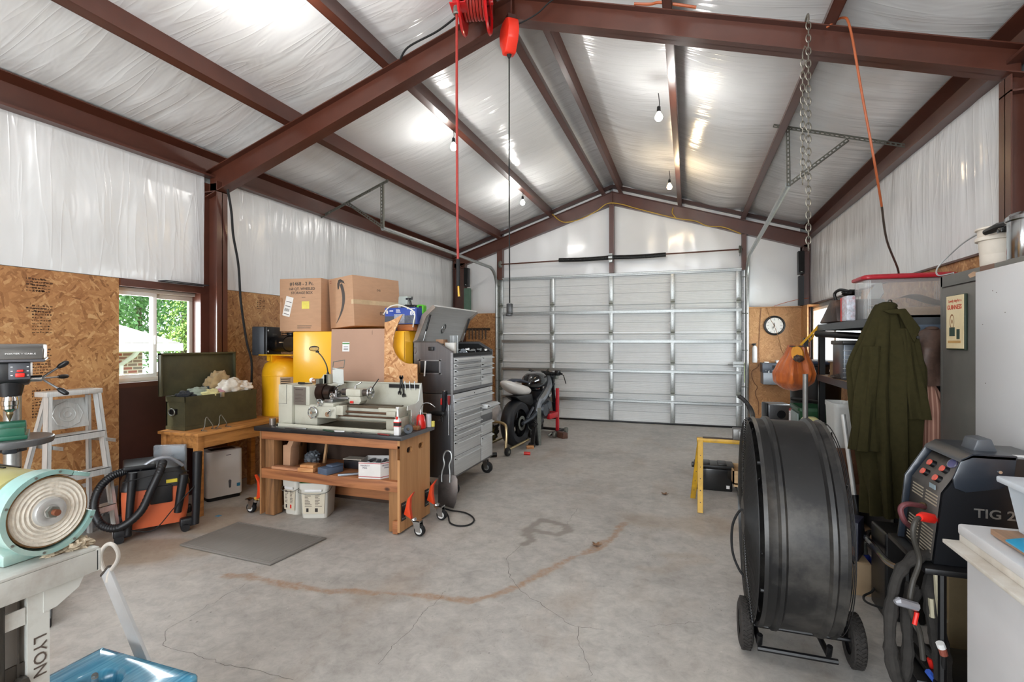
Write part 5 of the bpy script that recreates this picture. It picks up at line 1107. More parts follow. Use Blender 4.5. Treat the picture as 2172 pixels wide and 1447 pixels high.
for nm, a, b in (('front_rail', (bx0_, by0_, .64), (bx1_ - .02, by0_ + .038, .712)), ('shelf_rail', (bx0_, by0_, .318), (bx1_ - .02, by0_ + .038, .398)), ('rear_rail', (bx0_, by1_ - .04, .64), (bx1_ - .02, by1_, .712)), ('rear_rail', (bx0_, by1_ - .04, .318), (bx1_ - .02, by1_, .398)), ('rear_rail', (bx0_ + .1, by1_ - .04, .10), (bx1_ - .02, by1_, .19))):
    mb = MB().mat(M_FIR); mb.box(a, b, bev=.003); mb.build(nm, t)
mb = MB().mat(M_FIR); mb.box((bx0_ + .02, by0_ + .03, .384), (bx1_ - .03, by1_ - .04, .399)); mb.build('shelf', t)
for x, y in ((bx0_ + .004, by0_ + .038), (bx0_ + .004, by1_ - .14), (bx1_ - .118, by0_ + .038), (bx1_ - .118, by1_ - .14)):
    mb = MB().mat(M_FIRZ); mb.box((x, y, .005), (x + .09, y + .095, .712), bev=.003); mb.build('leg', t)
mb = MB().mat(M_FIR); mb.box((bx1_ - .065, by0_ + .004, .005), (bx1_ - .022, by0_ + .038, .10), bev=.002); mb.build('foot_block', t)
mb = MB().mat(P('back_added_dark', '3b2a1f', .8)); mb.box((bx0_ + .005, by1_ - .002, .06), (bx1_ - .02, by1_ + .006, .712)); mb.build('added_back_panel', t)  # panel added, dark so the space behind the shelf reads black
mb = MB().mat(M_PLY)
def holed(mb, x0, x1, u0, u1, v0, v1, hole):
    """slab x0..x1, cell u(y),v(z) with an opening given as a ccw outline"""
    n = len(hole); cu = sum(p[0] for p in hole) / n; cv = sum(p[1] for p in hole) / n; out = []
    for p in hole:
        dx, dy = p[0] - cu, p[1] - cv; s_ = min((u1 - cu) / dx if dx > 1e-9 else 1e9, (u0 - cu) / dx if dx < -1e-9 else 1e9, (v1 - cv) / dy if dy > 1e-9 else 1e9, (v0 - cv) / dy if dy < -1e-9 else 1e9); out.append([cu + dx * s_, cv + dy * s_])
    for c in ((u0, v0), (u1, v0), (u1, v1), (u0, v1)):
        k = min(range(n), key=lambda i: math.hypot(out[i][0] - c[0], out[i][1] - c[1])); out[k] = list(c)
    V = [(x, p[0], p[1]) for x in (x0, x1) for L_ in (hole, out) for p in L_]; F = []
    for k in range(n):
        j = (k + 1) % n; F += [(k, j, n + j, n + k), (2 * n + k, 3 * n + k, 3 * n + j, 2 * n + j), (k, 2 * n + k, 2 * n + j, j)]
    mb.raw(V, F)
xa, xb = bx1_ - .02, bx1_
mb.box((xa, by0_, .02), (xb, by1_, .56)); mb.box((xa, by0_, .665), (xb, by1_, .712))
h1 = [(y, z) for y, z in rrect(3.43, 3.515, .59, .635, .022, 6)]; h2 = [(y, z) for y, z in rrect(3.61, 3.695, .59, .635, .022, 6)]
holed(mb, xa, xb, by0_, 3.5625, .56, .665, h1); holed(mb, xa, xb, 3.5625, by1_, .56, .665, h2); mb.build('side_panel', t)
mb = MB().mat(M_FIRZ); mb.box((bx0_ - .016, by0_, .02), (bx0_, by1_, .712)); mb.build('side_panel', t)
M_LEV = P('lever_orange', 'd9431c', .4, 0, .05)
def rcaster(px, py, sx):
    """retractable caster bolted on a side face at x=px; sx = outward sign"""
    mb = MB().mat(M_BLK); mb.box((px, py - .03, .10), (px + sx * .006, py + .03, .235)); mb.mat(M_GALV)
    for yy in (-.02, 0, .02):
        for zz in (.118, .217): mb.cyl((px + sx * .006, py + yy, zz), (px + sx * .01, py + yy, zz), .005, seg=6)
    c = mb.build('caster', bench)
    mb = MB().mat(M_LEV); mb.prism([(px + sx * .012, .15), (px + sx * .075, .12), (px + sx * .062, .20), (px + sx * .066, .27), (px + sx * .095, .325), (px + sx * .045, .27), (px + sx * .026, .20)], .032, 'Y', py - .016, bev=.003); mb.build('lever', c)
    mb = MB().mat(M_CHROME); wx_, wz_ = px + sx * .14, .042
    mb.cyl((px + sx * .085, py, .12), (px + sx * .10, py, .10), .022, seg=14); mb.prism([(wx_ - sx * .05, .115), (wx_ + sx * .01, .115), (wx_ + sx * .02, .03), (wx_ - sx * .02, .035)], .003, 'Y', py - .026); mb.prism([(wx_ - sx * .05, .115), (wx_ + sx * .01, .115), (wx_ + sx * .02, .03), (wx_ - sx * .02, .035)], .003, 'Y', py + .023); mb.box((wx_ - .045, py - .026, .108), (wx_ + .015, py + .026, .116)); mb.build('fork', c)
    mb = MB().mat(M_RUB); mb.lathe([(.026, -.018), (.038, -.018), (.042, -.012), (.042, .012), (.038, .018), (.026, .018)], 28, T_(wx_, py, wz_), 'Y'); mb.mat(M_WHITE).lathe([(0, -.019), (.027, -.019), (.027, .019), (0, .019)], 24, T_(wx_, py, wz_), 'Y'); mb.mat(M_CHROME).cyl((wx_, py - .024, wz_), (wx_, py + .024, wz_), .01, seg=10); mb.build('wheel', c)
rcaster(bx1_, by0_ + .05, 1); rcaster(bx1_, by1_ - .06, 1); rcaster(bx0_ - .016, by0_ + .05, -1); rcaster(bx0_ - .016, by1_ - .06, -1)
# buckets below
def bucket(px, py, w_, d_, h_, rz, label):
    t = thing('plastic_bucket', label, 'bucket', (px, py, 0), rz, 'square buckets under the workbench'); M = WM[t.name]
    mb = MB().mat(P('bucket_white', 'd6d4cb', .45, 0, .03, 5, 0)); V = []; F = []; secs = [(0, .86), (.01, .88), (h_ - .05, .97), (h_ - .05, 1.04), (h_ - .012, 1.05), (h_, 1.05)]; m = 0
    for z, s_ in secs:
        pr = rrect(-w_ / 2 * s_, w_ / 2 * s_, -d_ / 2 * s_, d_ / 2 * s_, .03, 5); m = len(pr); V += [(x, y, z) for x, y in pr]
    for i in range(len(secs) - 1):
        for k in range(m): F.append((i * m + k, i * m + (k + 1) % m, (i + 1) * m + (k + 1) % m, (i + 1) * m + k))
    F += [tuple(range(m - 1, -1, -1)), tuple((len(secs) - 1) * m + k for k in range(m))]; mb.raw(V, F, M); mb.build('pail', t)
    mb = MB().mat(P('lid_green', '2c6a2e', .5)); mb.prism(rrect(-w_ / 2, w_ / 2, -d_ / 2, d_ / 2, .03, 5), .006, 'Z', h_ - .002, M); mb.build('lid', t)
    mb = MB().mat(P('print_beige', 'cfc6b2', .6, 0, .05)); y = -d_ / 2 * .95; mb.prism([(-w_ * .36, .04), (w_ * .36, .04), (w_ * .4, h_ - .08), (-w_ * .4, h_ - .08)], .001, 'Y', y - .004, M); mb.mat(M_INKG); random.seed(int(w_ * 100))
    for k in range(9): mb.box((-w_ * .30, y - .0052, .10 + k * .012), (-w_ * .30 + w_ * random.uniform(.1, .25), y - .0042, .104 + k * .012), M); mb.box((w_ * .05, y - .0052, .10 + k * .012), (w_ * .05 + w_ * random.uniform(.1, .25), y - .0042, .104 + k * .012), M)
    mb.mat(M_INK).box((-w_ * .25, y - .0054, .055), (-w_ * .17, y - .0042, .085), M); mb.mat(M_REDP if w_ < .2 else M_INK).box((w_ * .05, y - .0054, .055), (w_ * .15, y - .0042, .085), M); mb.build('printed_label', t)
    mb = MB().mat(M_WHITE); mb.box((-w_ * .3, -d_ / 2 * 1.08, h_ - .07), (w_ * .3, -d_ / 2, h_ - .05), M, bev=.004); mb.build('grip', t)
    mb = MB().mat(M_GALVD); mb.tube(spline([(-w_ * .52, 0, h_ - .04), (-w_ * .5, -d_ * .56, h_ - .07), (0, -d_ * .60, h_ - .085), (w_ * .5, -d_ * .56, h_ - .07), (w_ * .52, 0, h_ - .04)], 6), .0025, 6, M=M); mb.build('bail', t)
bucket(-3.14, 3.545, .16, .22, .285, math.radians(-5), 'narrow square white bucket with green lid, left one under the workbench')
bucket(-2.93, 3.53, .235, .235, .29, math.radians(20), 'wide square white bucket with green lid, right one under the workbench')
# things on the bench shelf (z .40)
sz = .40
mb = MB().mat(M_CARD); mb.prism([(-3.20, sz), (-3.13, sz), (-3.12, .56), (-3.09, .62), (-3.13, .64), (-3.16, .585), (-3.20, .58)], .10, 'Y', 3.42, bev=.002); tag(mb.build('paper_bag'), 'brown cardboard carton with torn flap at the left end of the bench shelf', 'carton')
mb = MB().mat(m_wood('board_red', '9a6648', 'c08a66', 0, 1, .6, False)); mb.box((-3.24, 3.335, sz), (-2.96, 3.40, sz + .02), T_(0, 0, 0), bev=.002); tag(mb.build('wood_board'), 'flat reddish board along the front edge of the bench shelf', 'board')
M_PINE = m_wood('pine_block', 'a8683a', 'cc9460', 0, 1.3, .55, False)
mb = MB().mat(M_PINE); M = T_(-2.90, 3.38, sz + .001) @ R_(6, 'Z'); mb.box((-.07, -.05, 0), (.07, .06, .032), M, bev=.002); tag(mb.build('wood_block'), 'thicker pine block under a smaller one on the bench shelf', 'wood block', 'pine blocks on the bench shelf')
mb = MB().mat(M_PINE); mb.box((-.055, -.04, .034), (.065, .06, .054), M, bev=.002); tag(mb.build('wood_block'), 'thinner pine block lying on top of the thick one on the bench shelf', 'wood block', 'pine blocks on the bench shelf')
mb = MB().mat(P('slate_plastic', '525f73', .5)); M = T_(-2.70, 3.38, sz + .001) @ R_(-14, 'Z'); mb.box((-.055, -.07, 0), (.055, .09, .05), M, bev=.004); tag(mb.build('plastic_case'), 'slate blue plastic case in the middle of the bench shelf', 'case', 'slate blue cases on the bench shelf')
mb = MB().mat(P('slate_plastic', '525f73')); mb.box((-.02, -.02, .052), (.06, .09, .067), M, bev=.004); tag(mb.build('plastic_case'), 'small slate blue case on top of the larger one', 'case', 'slate blue cases on the bench shelf')
mb = MB().mat(M_SSTEEL); 
mb.lathe([(0, 0), (.02, 0), (.022, .012), (.015, .02), (.02, .03), (.01, .036), (0, .036)], 16, T_(-3.0, 3.42, sz)); tag(mb.build('metal_fitting'), 'small round metal fitting beside the pine blocks on the bench shelf', 'fitting')
mb = MB().mat(P('stake_tan', 'b08a62', .6)); mb.tube([(-2.93, 3.60, sz + .01), (-2.91, 3.62, .63)], .014, 4); tag(mb.build('wooden_stake'), 'pale wooden stick leaning upright at the back of the bench shelf', 'stick')
mb = MB().mat(P('flat_bar_grey', '9aa3ad', .35, .5)); mb.box((-.09, -.012, 0), (.10, .012, .014), T_(-2.50, 3.37, sz + .002) @ R_(38, 'Z'), bev=.002); tag(mb.build('metal_bar'), 'grey flat metal bar pointing out of the bench shelf beside the white box', 'metal bar')
mb = MB().mat(P('dark_case', '1c1d22', .4)); M = T_(-2.56, 3.60, sz + .001); mb.box((-.13, -.06, 0), (.13, .08, .07), M, bev=.01); tag(mb.build('black_case'), 'black case deep on the bench shelf behind the metal bar', 'case')
mb = MB().mat(P('paper_pale', 'c9bfb0', .7)); mb.box((-.12, -.05, .072), (.13, .05, .078), T_(-2.58, 3.60, sz + .001) @ R_(5, 'Z')); tag(mb.build('paper_sheet'), 'pale paper sheet lying on the black case', 'paper')
mb = MB().mat(P('clear_jumble', '6a7076', .3, .3, .4, 60)); lump(mb, (-3.05, 3.60, .45), .06, (1, 1, .9), 8, .4, 4); tag(mb.build('plastic_bag'), 'dark crumpled plastic bag behind the cardboard carton on the bench shelf', 'bag')
t = thing('mailing_box', 'white shipping carton with red stripes holding metal stock on the bench shelf', 'carton', (-2.30, 3.45, sz), math.radians(18)); M = WM[t.name]
mb = MB().mat(P('white_card', 'd9d6d2', .6, 0, .04)); hw, hd_, hh = .125, .115, .125
ol = [(-hw, -hd_), (.02, -hd_ - .012), (hw, -hd_ + .03), (hw, hd_), (-hw, hd_)]; ol = [(-.12, -.10), (.055, -.125), (.13, -.05), (.13, .13), (-.12, .13)]
n = len(ol); V = [(x, y, z) for z in (.0, hh) for x, y in ol] + [(x * .975, y * .975, z) for z in (.004, hh) for x, y in ol]; F = [tuple(range(n - 1, -1, -1))]
for k in range(n): j = (k + 1) % n; F += [(k, j, n + j, n + k), (2 * n + j, 2 * n + k, 3 * n + k, 3 * n + j), (n + k, n + j, 3 * n + j, 3 * n + k)]
F.append(tuple(2 * n + k for k in range(n))); mb.raw(V, F, M); mb.build('carton', t)
mb = MB().mat(P('stripe_red', 'a8303a', .6))
for z in (.012, hh - .010):
    for k in (0, 1): a, b = Vector(ol[k] + (z,)), Vector(ol[k + 1] + (z,)); nn = Vector((b.y - a.y, a.x - b.x, 0)).normalized() * .0008; mb.raw([a + nn, b + nn, b + nn + Vector((0, 0, .005)), a + nn + Vector((0, 0, .005))], [(0, 1, 2, 3)], M)
mb.build('red_stripe', t)
for k in (0, 1):
    a, b = Vector(ol[k] + (.09,)), Vector(ol[k + 1] + (.09,)); d = (b - a).normalized(); nn = Vector((d.y, -d.x, 0)); c = a.lerp(b, .3 if k == 0 else .5) + nn * .001
    text('printing', 'PRIORITY\nMAIL', .018, M @ frame_m(c, d, (0, 0, 1)), P('print_navy', '4a3a58', .6), t, ext=.0002)
for k, (x, y, l, hx) in enumerate(((-.02, .02, .20, '6f7278'), (.03, .03, .22, '4d5056'), (.07, .04, .18, '7b6d60'), (-.06, .05, .16, '5a5c62'))):
    mb = MB().mat(P('stock_' + hx, hx, .4, .5)); mb.box((-.012, -.10, 0), (.012, l - .10, .018), M @ T_(x, y, .06 + k * .012) @ R_(14 - 6 * k, 'X'), bev=.002); mb.build('metal_stock', t)

# ================================================================ LATHE
M_LG = P('lathe_cream', 'bdbcae', .4, 0, .05, 8, .02, dirt='7d7053', dirt_amt=.35); M_LW = P('lathe_pale', 'cdd0cc', .4, 0, .04, 8, 0, dirt='a08e68', dirt_amt=.3)
t = lathe = thing('metal_lathe', 'grey-green bench metal lathe with chuck, carriage and tailstock on the workbench', 'lathe', (-2.65, 3.55, .745))
zt = .745
tx0, tx1, ty0, ty1 = -3.20, -2.075, 3.345, 3.78
mb = MB().mat(M_LG); mb.box((tx0, ty0, zt), (tx1, ty1, zt + .006)); mb.box((tx0, ty0, zt), (tx1, ty0 + .022, zt + .03), bev=.003); mb.box((tx0, ty0, zt), (tx0 + .02, ty1, zt + .03), bev=.003); mb.box((tx1 - .02, ty0, zt), (tx1, ty1, zt + .03), bev=.003); mb.build('chip_tray', t)
mb = MB().mat(P('oily_chips', '4a3d2c', .35, .3, .4, 60, .3)); mb.box((tx0 + .1, ty0 + .03, zt + .006), (tx1 - .2, ty1 - .05, zt + .012)); mb.build('oily_tray_floor', t)
mb = MB().mat(M_LG)   # splash guard
mb.box((-3.05, 3.775, zt + .01), (-2.10, 3.783, 1.10)); mb.box((-3.05, 3.76, 1.092), (-2.10, 3.785, 1.10), bev=.002); mb.build('splash_guard', t)
mb = MB().mat(M_LW); mb.prism([(3.785, 1.10), (3.775, 1.10), (3.735, .96), (3.68, .94), (3.56, .935), (3.555, .90), (3.62, .90), (3.62, .80), (3.66, .80), (3.66, .755), (3.785, .755), (3.81, .93)], .008, 'X', -2.105); mb.build('guard_end_plate', t)
mb = MB().mat(M_LG); hx0, hx1 = -3.23, -3.09
mb.box((hx0, 3.40, zt + .02), (hx1, 3.66, 1.088), bev=.006); mb.build('gear_cover', t)
mb = MB().mat(P('cover_line', '4a4a46', .6)); mb.box((hx0 + .085, 3.398, .93), (hx0 + .087, 3.401, 1.088)); mb.box((hx0, 3.398, .93), (hx0 + .09, 3.4, .932)); mb.build('cover_seam', t)
mb = MB().mat(M_LG); mb.box((-3.09, 3.42, .92), (-2.93, 3.70, 1.078), bev=.008); mb.box((-3.09, 3.43, .76), (-2.86, 3.68, .93), bev=.01); mb.box((-2.95, 3.55, .92), (-2.80, 3.72, 1.085), bev=.008); mb.build('headstock', t)
mb = MB().mat(P('plate_steel', '7b7670', .35, .5)); mb.box((-3.085, 3.414, .925), (-2.965, 3.42, 1.07)); mb.mat(M_INKG); mb.box((-3.065, 3.412, 1.045), (-2.99, 3.414, 1.055))
for k in range(6): mb.box((-3.07, 3.4125, .95 + k * .012), (-2.985 - .02 * (k % 2), 3.414, .953 + k * .012))
mb.build('data_plate', t)
mb = MB().mat(P('chuck_dark', '3b2a24', .3, .8, .15)); mb.cyl((-2.95, 3.55, 1.02), (-2.86, 3.55, 1.02), .072, seg=36); mb.mat(P('chuck_body', '4a403c', .28, .9)).cyl((-2.86, 3.55, 1.02), (-2.80, 3.55, 1.02), .062, .058, seg=36)
for a in (90, 210, 330):
    a = math.radians(a); mb.box((-2.82, -.012, .012), (-2.77, .012, .045), T_(0, 3.55, 1.02) @ Matrix.Rotation(a, 4, 'X'), bev=.002)
mb.build('chuck', t)
mb = MB().mat(P('bed_cast', '6b6254', .35, .6, .15)); mb.box((-2.86, 3.47, .915), (-2.16, 3.50, .935)); mb.box((-2.86, 3.57, .915), (-2.16, 3.60, .935)); mb.mat(M_LG).box((-2.86, 3.48, .82), (-2.16, 3.59, .918), bev=.004); mb.box((-2.30, 3.455, .85), (-2.13, 3.61, .925), bev=.004); mb.build('bed', t)
mb = MB().mat(M_LG); mb.box((-2.24, 3.47, .75), (-2.12, 3.62, .85), bev=.006); mb.box((-2.21, 3.425, .865), (-2.13, 3.46, .905), bev=.003); mb.build('bed_foot', t)
mb = MB().mat(P('screw_brown', '6d5443', .35, .7)); mb.cyl((-2.9, 3.445, .885), (-2.15, 3.445, .885), .009, seg=12); mb.build('lead_screw', t); mb = MB().mat(P('screw_brown', '6d5443')); mb.cyl((-2.9, 3.445, .852), (-2.15, 3.445, .852), .007, seg=12); mb.build('feed_rod', t)
mb = MB().mat(M_LG); mb.box((-2.88, 3.405, .83), (-2.66, 3.445, .925), bev=.005); mb.box((-2.84, 3.40, .922), (-2.68, 3.62, .95), bev=.004); mb.box((-2.655, 3.40, .86), (-2.59, 3.46, .935), bev=.003); ap = mb.build('carriage', t)
mb = MB().mat(M_SSTEEL); mb.box((-2.80, 3.44, .95), (-2.72, 3.60, .975), bev=.002); mb.box((-2.79, 3.50, .975), (-2.60, 3.55, .992), bev=.002); mb.box((-2.77, 3.49, .985), (-2.72, 3.55, 1.02), bev=.003); mb.cyl((-2.745, 3.52, 1.02), (-2.745, 3.52, 1.045), .012); mb.cyl((-2.745, 3.52, 1.04), (-2.70, 3.48, 1.065), .005); mb.build('tool_post', ap)
def handwheel(c, r, ax, par, name='handwheel'):
    mb = MB().mat(M_CHROME); c = Vector(c); d = {'Y': Vector((0, -1, 0)), 'X': Vector((1, 0, 0))}[ax]
    mb.torus(c, r, r * .13, ax, 36, 8); mb.cyl(c - d * .012, c + d * .016, r * .28, seg=16); u = d.orthogonal().normalized(); v = d.cross(u)
    for k in range(3): a = k * 2 * PI / 3 + .4; e = c + (u * math.cos(a) + v * math.sin(a)) * r; mb.cyl(c, e, r * .11, seg=8)
    e = c + (u * .5 + v * .86) * r; mb.cyl(e, e + d * .035, r * .12, seg=10); mb.build(name, par)
handwheel((-2.87, 3.385, .872), .042, 'Y', ap); handwheel((-2.80, 3.385, .955), .026, 'Y', ap); handwheel((-2.715, 3.43, 1.005), .022, 'Y', ap)
mb = MB().mat(M_CHROME); mb.cyl((-2.72, 3.405, .865), (-2.72, 3.375, .865), .020); mb.cyl((-2.72, 3.38, .865), (-2.68, 3.36, .90), .005); mb.sphere((-2.68, 3.36, .90), .009); mb.build('feed_lever', ap)
mb = MB().mat(M_LG); mb.box((-2.64, 3.50, 1.0), (-2.50, 3.60, 1.06), bev=.01); mb.prism([(-2.62, 1.0), (-2.50, 1.0), (-2.49, .965), (-2.51, .94), (-2.60, .94)], .09, 'Y', 3.50, bev=.003); tsk = mb.build('tailstock', t)
mb = MB().mat(P('quill', '6b6460', .3, .8)); mb.cyl((-2.64, 3.55, 1.03), (-2.70, 3.55, 1.03), .03, .028, seg=24); mb.cyl((-2.70, 3.55, 1.03), (-2.73, 3.55, 1.03), .024, .012, seg=20); mb.cyl((-2.73, 3.55, 1.03), (-2.76, 3.55, 1.03), .005, .004); mb.cyl((-2.50, 3.55, 1.03), (-2.46, 3.55, 1.03), .028, seg=20); mb.build('drill_chuck', tsk)
handwheel((-2.435, 3.55, 1.03), .046, 'X', tsk)
mb = MB().mat(M_CHROME); mb.cyl((-2.58, 3.55, 1.06), (-2.58, 3.55, 1.085), .009); mb.cyl((-2.58, 3.55, 1.08), (-2.50, 3.52, 1.115), .005); mb.mat(M_BLK).cyl((-2.76, 3.52, 1.06), (-2.69, 3.50, 1.09), .003); mb.mat(M_BLK).cyl((-2.42, 3.54, 1.06), (-2.34, 3.52, 1.145), .004); mb.mat(M_REDP).box((-2.59, 3.49, .945), (-2.56, 3.50, .965), bev=.002); mb.build('lock_lever', tsk)
mb = MB().mat(M_LG); mb.box((-2.935, 3.60, 1.085), (-2.90, 3.68, 1.165), bev=.003); mb.prism([(-3.0, 1.085), (-2.90, 1.085), (-2.90, 1.165), (-2.935, 1.165)], .01, 'Y', 3.60); mb.build('lamp_bracket', t)
gl = thing('magnifier_lamp', 'small round magnifier on a black gooseneck above the lathe headstock', 'magnifier', (-2.93, 3.64, 1.165))
mb = MB().mat(M_BLK); mb.cyl((-2.925, 3.64, 1.165), (-2.925, 3.64, 1.185), .014, .008); pts = spline([(-2.925, 3.64, 1.18), (-2.93, 3.63, 1.24), (-2.965, 3.62, 1.31), (-3.005, 3.61, 1.355)], 8); mb.tube(pts, .005, 8); mb.box((-3.022, 3.60, 1.35), (-2.998, 3.62, 1.368), bev=.003); mb.build('gooseneck', gl)
Mm = T_(-3.035, 3.60, 1.385) @ R_(-25, 'Y') @ R_(-25, 'X'); mb = MB().mat(M_BLK); mb.torus((0, 0, 0), .038, .003, 'Z', 32, 8, Mm); mb.build('rim', gl)
mb = MB().mat(P('lens_glass', 'e8eef0', .05, 0, .01, trans=.8, bump=0)); mb.lathe([(0, .004), (.02, .003), (.037, 0), (.02, -.003), (0, -.004)], 32, Mm); mb.build('lens', gl)
Mg = T_(-2.83, 3.66, 1.09) @ R_(12, 'X'); mb = MB().mat(M_LW); mb.box((-.055, -.004, 0), (.055, .0, .13), Mg @ R_(7, 'Y'), bev=.001); mb.box((-.055, -.05, -.005), (.06, .0, 0), Mg); fl = mb.build('chuck_guard', t)
mb = MB().mat(M_GALVD); Mq = Mg @ R_(7, 'Y') @ T_(0, 0, .13) @ R_(-40, 'X') @ R_(-18, 'Y')
for a, b in (((-.055, 0, 0), (-.049, .003, .075)), ((.049, 0, 0), (.055, .003, .075)), ((-.055, 0, 0), (.055, .003, .006)), ((-.055, 0, .07), (.055, .003, .076))): mb.box(a, b, Mq)
mb.build('window_frame', fl)
# small things on and round the lathe
mb = MB().mat(P('bulb_brown', '8b5f38', .4)); mb.cyl((-3.02, 3.58, 1.11), (-2.97, 3.56, 1.11), .022); mb.mat(M_WHITE).sphere((-3.04, 3.58, 1.115), .022); mb.mat(M_GALVD).box((-2.975, 3.55, 1.085), (-2.94, 3.62, 1.13)); tag(mb.build('dial_indicator'), 'white-faced dial gauge lying on top of the lathe headstock', 'gauge')
mb = MB().mat(M_BLK); mb.tube([(-3.11, 3.5, 1.095), (-3.05, 3.5, 1.095), (-3.04, 3.5, 1.094), (-2.98, 3.51, 1.093)], [.010, .009, .004, .003], 8); tag(mb.build('screwdriver'), 'black handled screwdriver lying on the lathe headstock', 'screwdriver')
mb = MB().mat(M_BLK); mb.box((-2.40, 3.766, 1.055), (-2.115, 3.776, 1.085)); tag(mb.build('magnetic_strip'), 'black magnetic tool strip along the lathe splash guard', 'tool strip')
def wrench(x, z, L, tilt, label, m):
    M = T_(x, 3.758, z) @ R_(tilt, 'Y'); mb = MB().mat(m); mb.box((-.006, -.004, -L / 2), (.006, .002, L / 2), M, bev=.001)
    for s_ in (-1, 1): mb.prism([(-.008, s_ * (L / 2 - .01)), (-.016, s_ * L / 2), (-.014, s_ * (L / 2 + .02)), (-.006, s_ * (L / 2 + .022)), (-.005, s_ * (L / 2 + .008)), (.005, s_ * (L / 2 + .008)), (.006, s_ * (L / 2 + .022)), (.014, s_ * (L / 2 + .02)), (.016, s_ * L / 2), (.008, s_ * (L / 2 - .01))], .006, 'Y', -.004, M)
    tag(mb.build('wrench'), label, 'wrench', 'wrenches on the magnetic strip')
wrench(-2.285, 1.08, .12, 6, 'left of the two black wrenches on the magnetic strip', M_BLK); wrench(-2.262, 1.07, .14, -8, 'right of the two black wrenches on the magnetic strip', M_BLK)
for x, lb in ((-2.235, 'left of the three small bits on the magnetic strip'), (-2.19, 'middle of the three small bits on the magnetic strip'), (-2.145, 'right of the three small bits on the magnetic strip')):
    mb = MB().mat(M_SSTEEL); mb.cyl((x, 3.756, 1.04), (x - .006, 3.756, 1.115), .003, .004, seg=8); tag(mb.build('drill_bit'), lb, 'drill bit', 'bits on the magnetic strip')
t = thing('oil_bottle', 'white plastic bottle with red and black label at the corner of the bench', 'bottle', (-2.055, 3.345, .745))
mb = MB().mat(M_WHITE); mb.box((-2.08, 3.325, .745), (-2.035, 3.36, .865), bev=.005); mb.mat(M_WHITE).lathe([(.018, .865), (.008, .88), (.006, .94), (.010, .945), (.012, .957), (0, .957)], 16, T_(-2.055, 3.343, 0)); mb.box((-2.068, 3.335, .945), (-2.042, 3.35, .957), bev=.003); mb.build('body', t)
mb = MB().mat(M_INK); mb.box((-2.0805, 3.3245, .815), (-2.0345, 3.3605, .84)); mb.mat(M_REDP).box((-2.081, 3.324, .84), (-2.034, 3.361, .846)); mb.box((-2.081, 3.324, .81), (-2.034, 3.361, .814)); mb.cyl((-2.055, 3.33, .865), (-2.055, 3.33, .885), .008); mb.build('label', t)
t = thing('oil_can', 'red pump oil can with curved thin spout at the right end of the bench', 'oil can', (-2.04, 3.70, .745))
mb = MB().mat(P('can_red', 'cf1f18', .3, 0, .05, coat=.5)); mb.lathe([(0, .745), (.042, .745), (.045, .755), (.04, .80), (.032, .84), (.02, .855), (0, .858)], 28, T_(-2.05, 3.68, 0)); mb.build('body', t)
mb = MB().mat(M_CHROME); mb.tube(spline([(-2.05, 3.68, .855), (-2.05, 3.68, .90), (-2.02, 3.68, .945), (-1.97, 3.69, .945), (-1.93, 3.70, .915)], 8), .0035, 8); mb.cyl((-2.05, 3.68, .855), (-2.05, 3.68, .875), .012); mb.box((-2.05, 3.675, .865), (-1.995, 3.685, .87)); mb.build('spout', t)
mb = MB().mat(P('spray_pale', 'b9bfc2', .4)); mb.cyl((-2.02, 3.76, .745), (-2.02, 3.76, .85), .024, .022); mb.mat(P('cap_yellow', 'cfc25a', .5)).cyl((-1.99, 3.78, .745), (-1.99, 3.78, .79), .014); tag(mb.build('spray_can'), 'pale grey can standing behind the red oil can', 'can')
mb = MB().mat(m_wood('rack_wood', '7a4a2a', 'a56b3f', 0, 2, .5, False)); mb.box((-2.16, 3.58, .745), (-2.02, 3.63, .775), bev=.002); rk = mb.build('key_rack'); tag(rk, 'small wooden block holding upright hex keys on the bench', 'tool rack')
for k in range(7): mb = MB().mat(M_GALVD); x = -2.15 + k * .02; mb.cyl((x, 3.605, .775), (x + .002, 3.605, .815 + .012 * (6 - k)), .003, seg=6); mb.build('hex_key', rk)
mb = MB().mat(P('tape_navy', '27303a', .4)); mb.lathe([(.012, -.018), (.034, -.018), (.036, 0), (.034, .018), (.012, .018), (.012, -.018)], 28, T_(-2.015, 3.43, .781) @ R_(20, 'Z'), 'Y'); tag(mb.build('tape_roll'), 'dark roll of tape standing beside the white bottle', 'tape')
mb = MB().mat(P('beaker', '8a7f76', .3, .5)); mb.cyl((-3.31, 3.42, .745), (-3.31, 3.42, .80), .026, seg=20); tag(mb.build('metal_cup'), 'brown metal cup at the left end of the bench top', 'cup')
random.seed(12)
for k, (x, y, l, a, m, lb) in enumerate(((-2.98, 3.32, .10, 4, M_SSTEEL, 'steel rule lying at the front left of the bench top'), (-2.66, 3.315, .07, -20, P('green_file', '22402c', .5), 'green handled file on the front edge of the bench top'), (-2.56, 3.32, .045, 10, M_WHITE, 'small white plastic block on the front edge of the bench top'), (-2.40, 3.318, .05, -12, M_SSTEEL, 'small steel bit in the middle of the bench front edge'), (-2.24, 3.40, .09, 8, M_SSTEEL, 'chrome fitting lying in the lathe chip tray'), (-2.16, 3.315, .06, -14, P('pliers_red', '7d2f2f', .4), 'red handled pliers on the bench front edge'))):
    mb = MB().mat(m); zz = .745 if y < 3.34 else .757; mb.box((-l, -.008, 0), (l, .008, .009), T_(x, y, zz + .0005) @ R_(a, 'Z'), bev=.003); tag(mb.build('small_tool'), lb, 'tool')

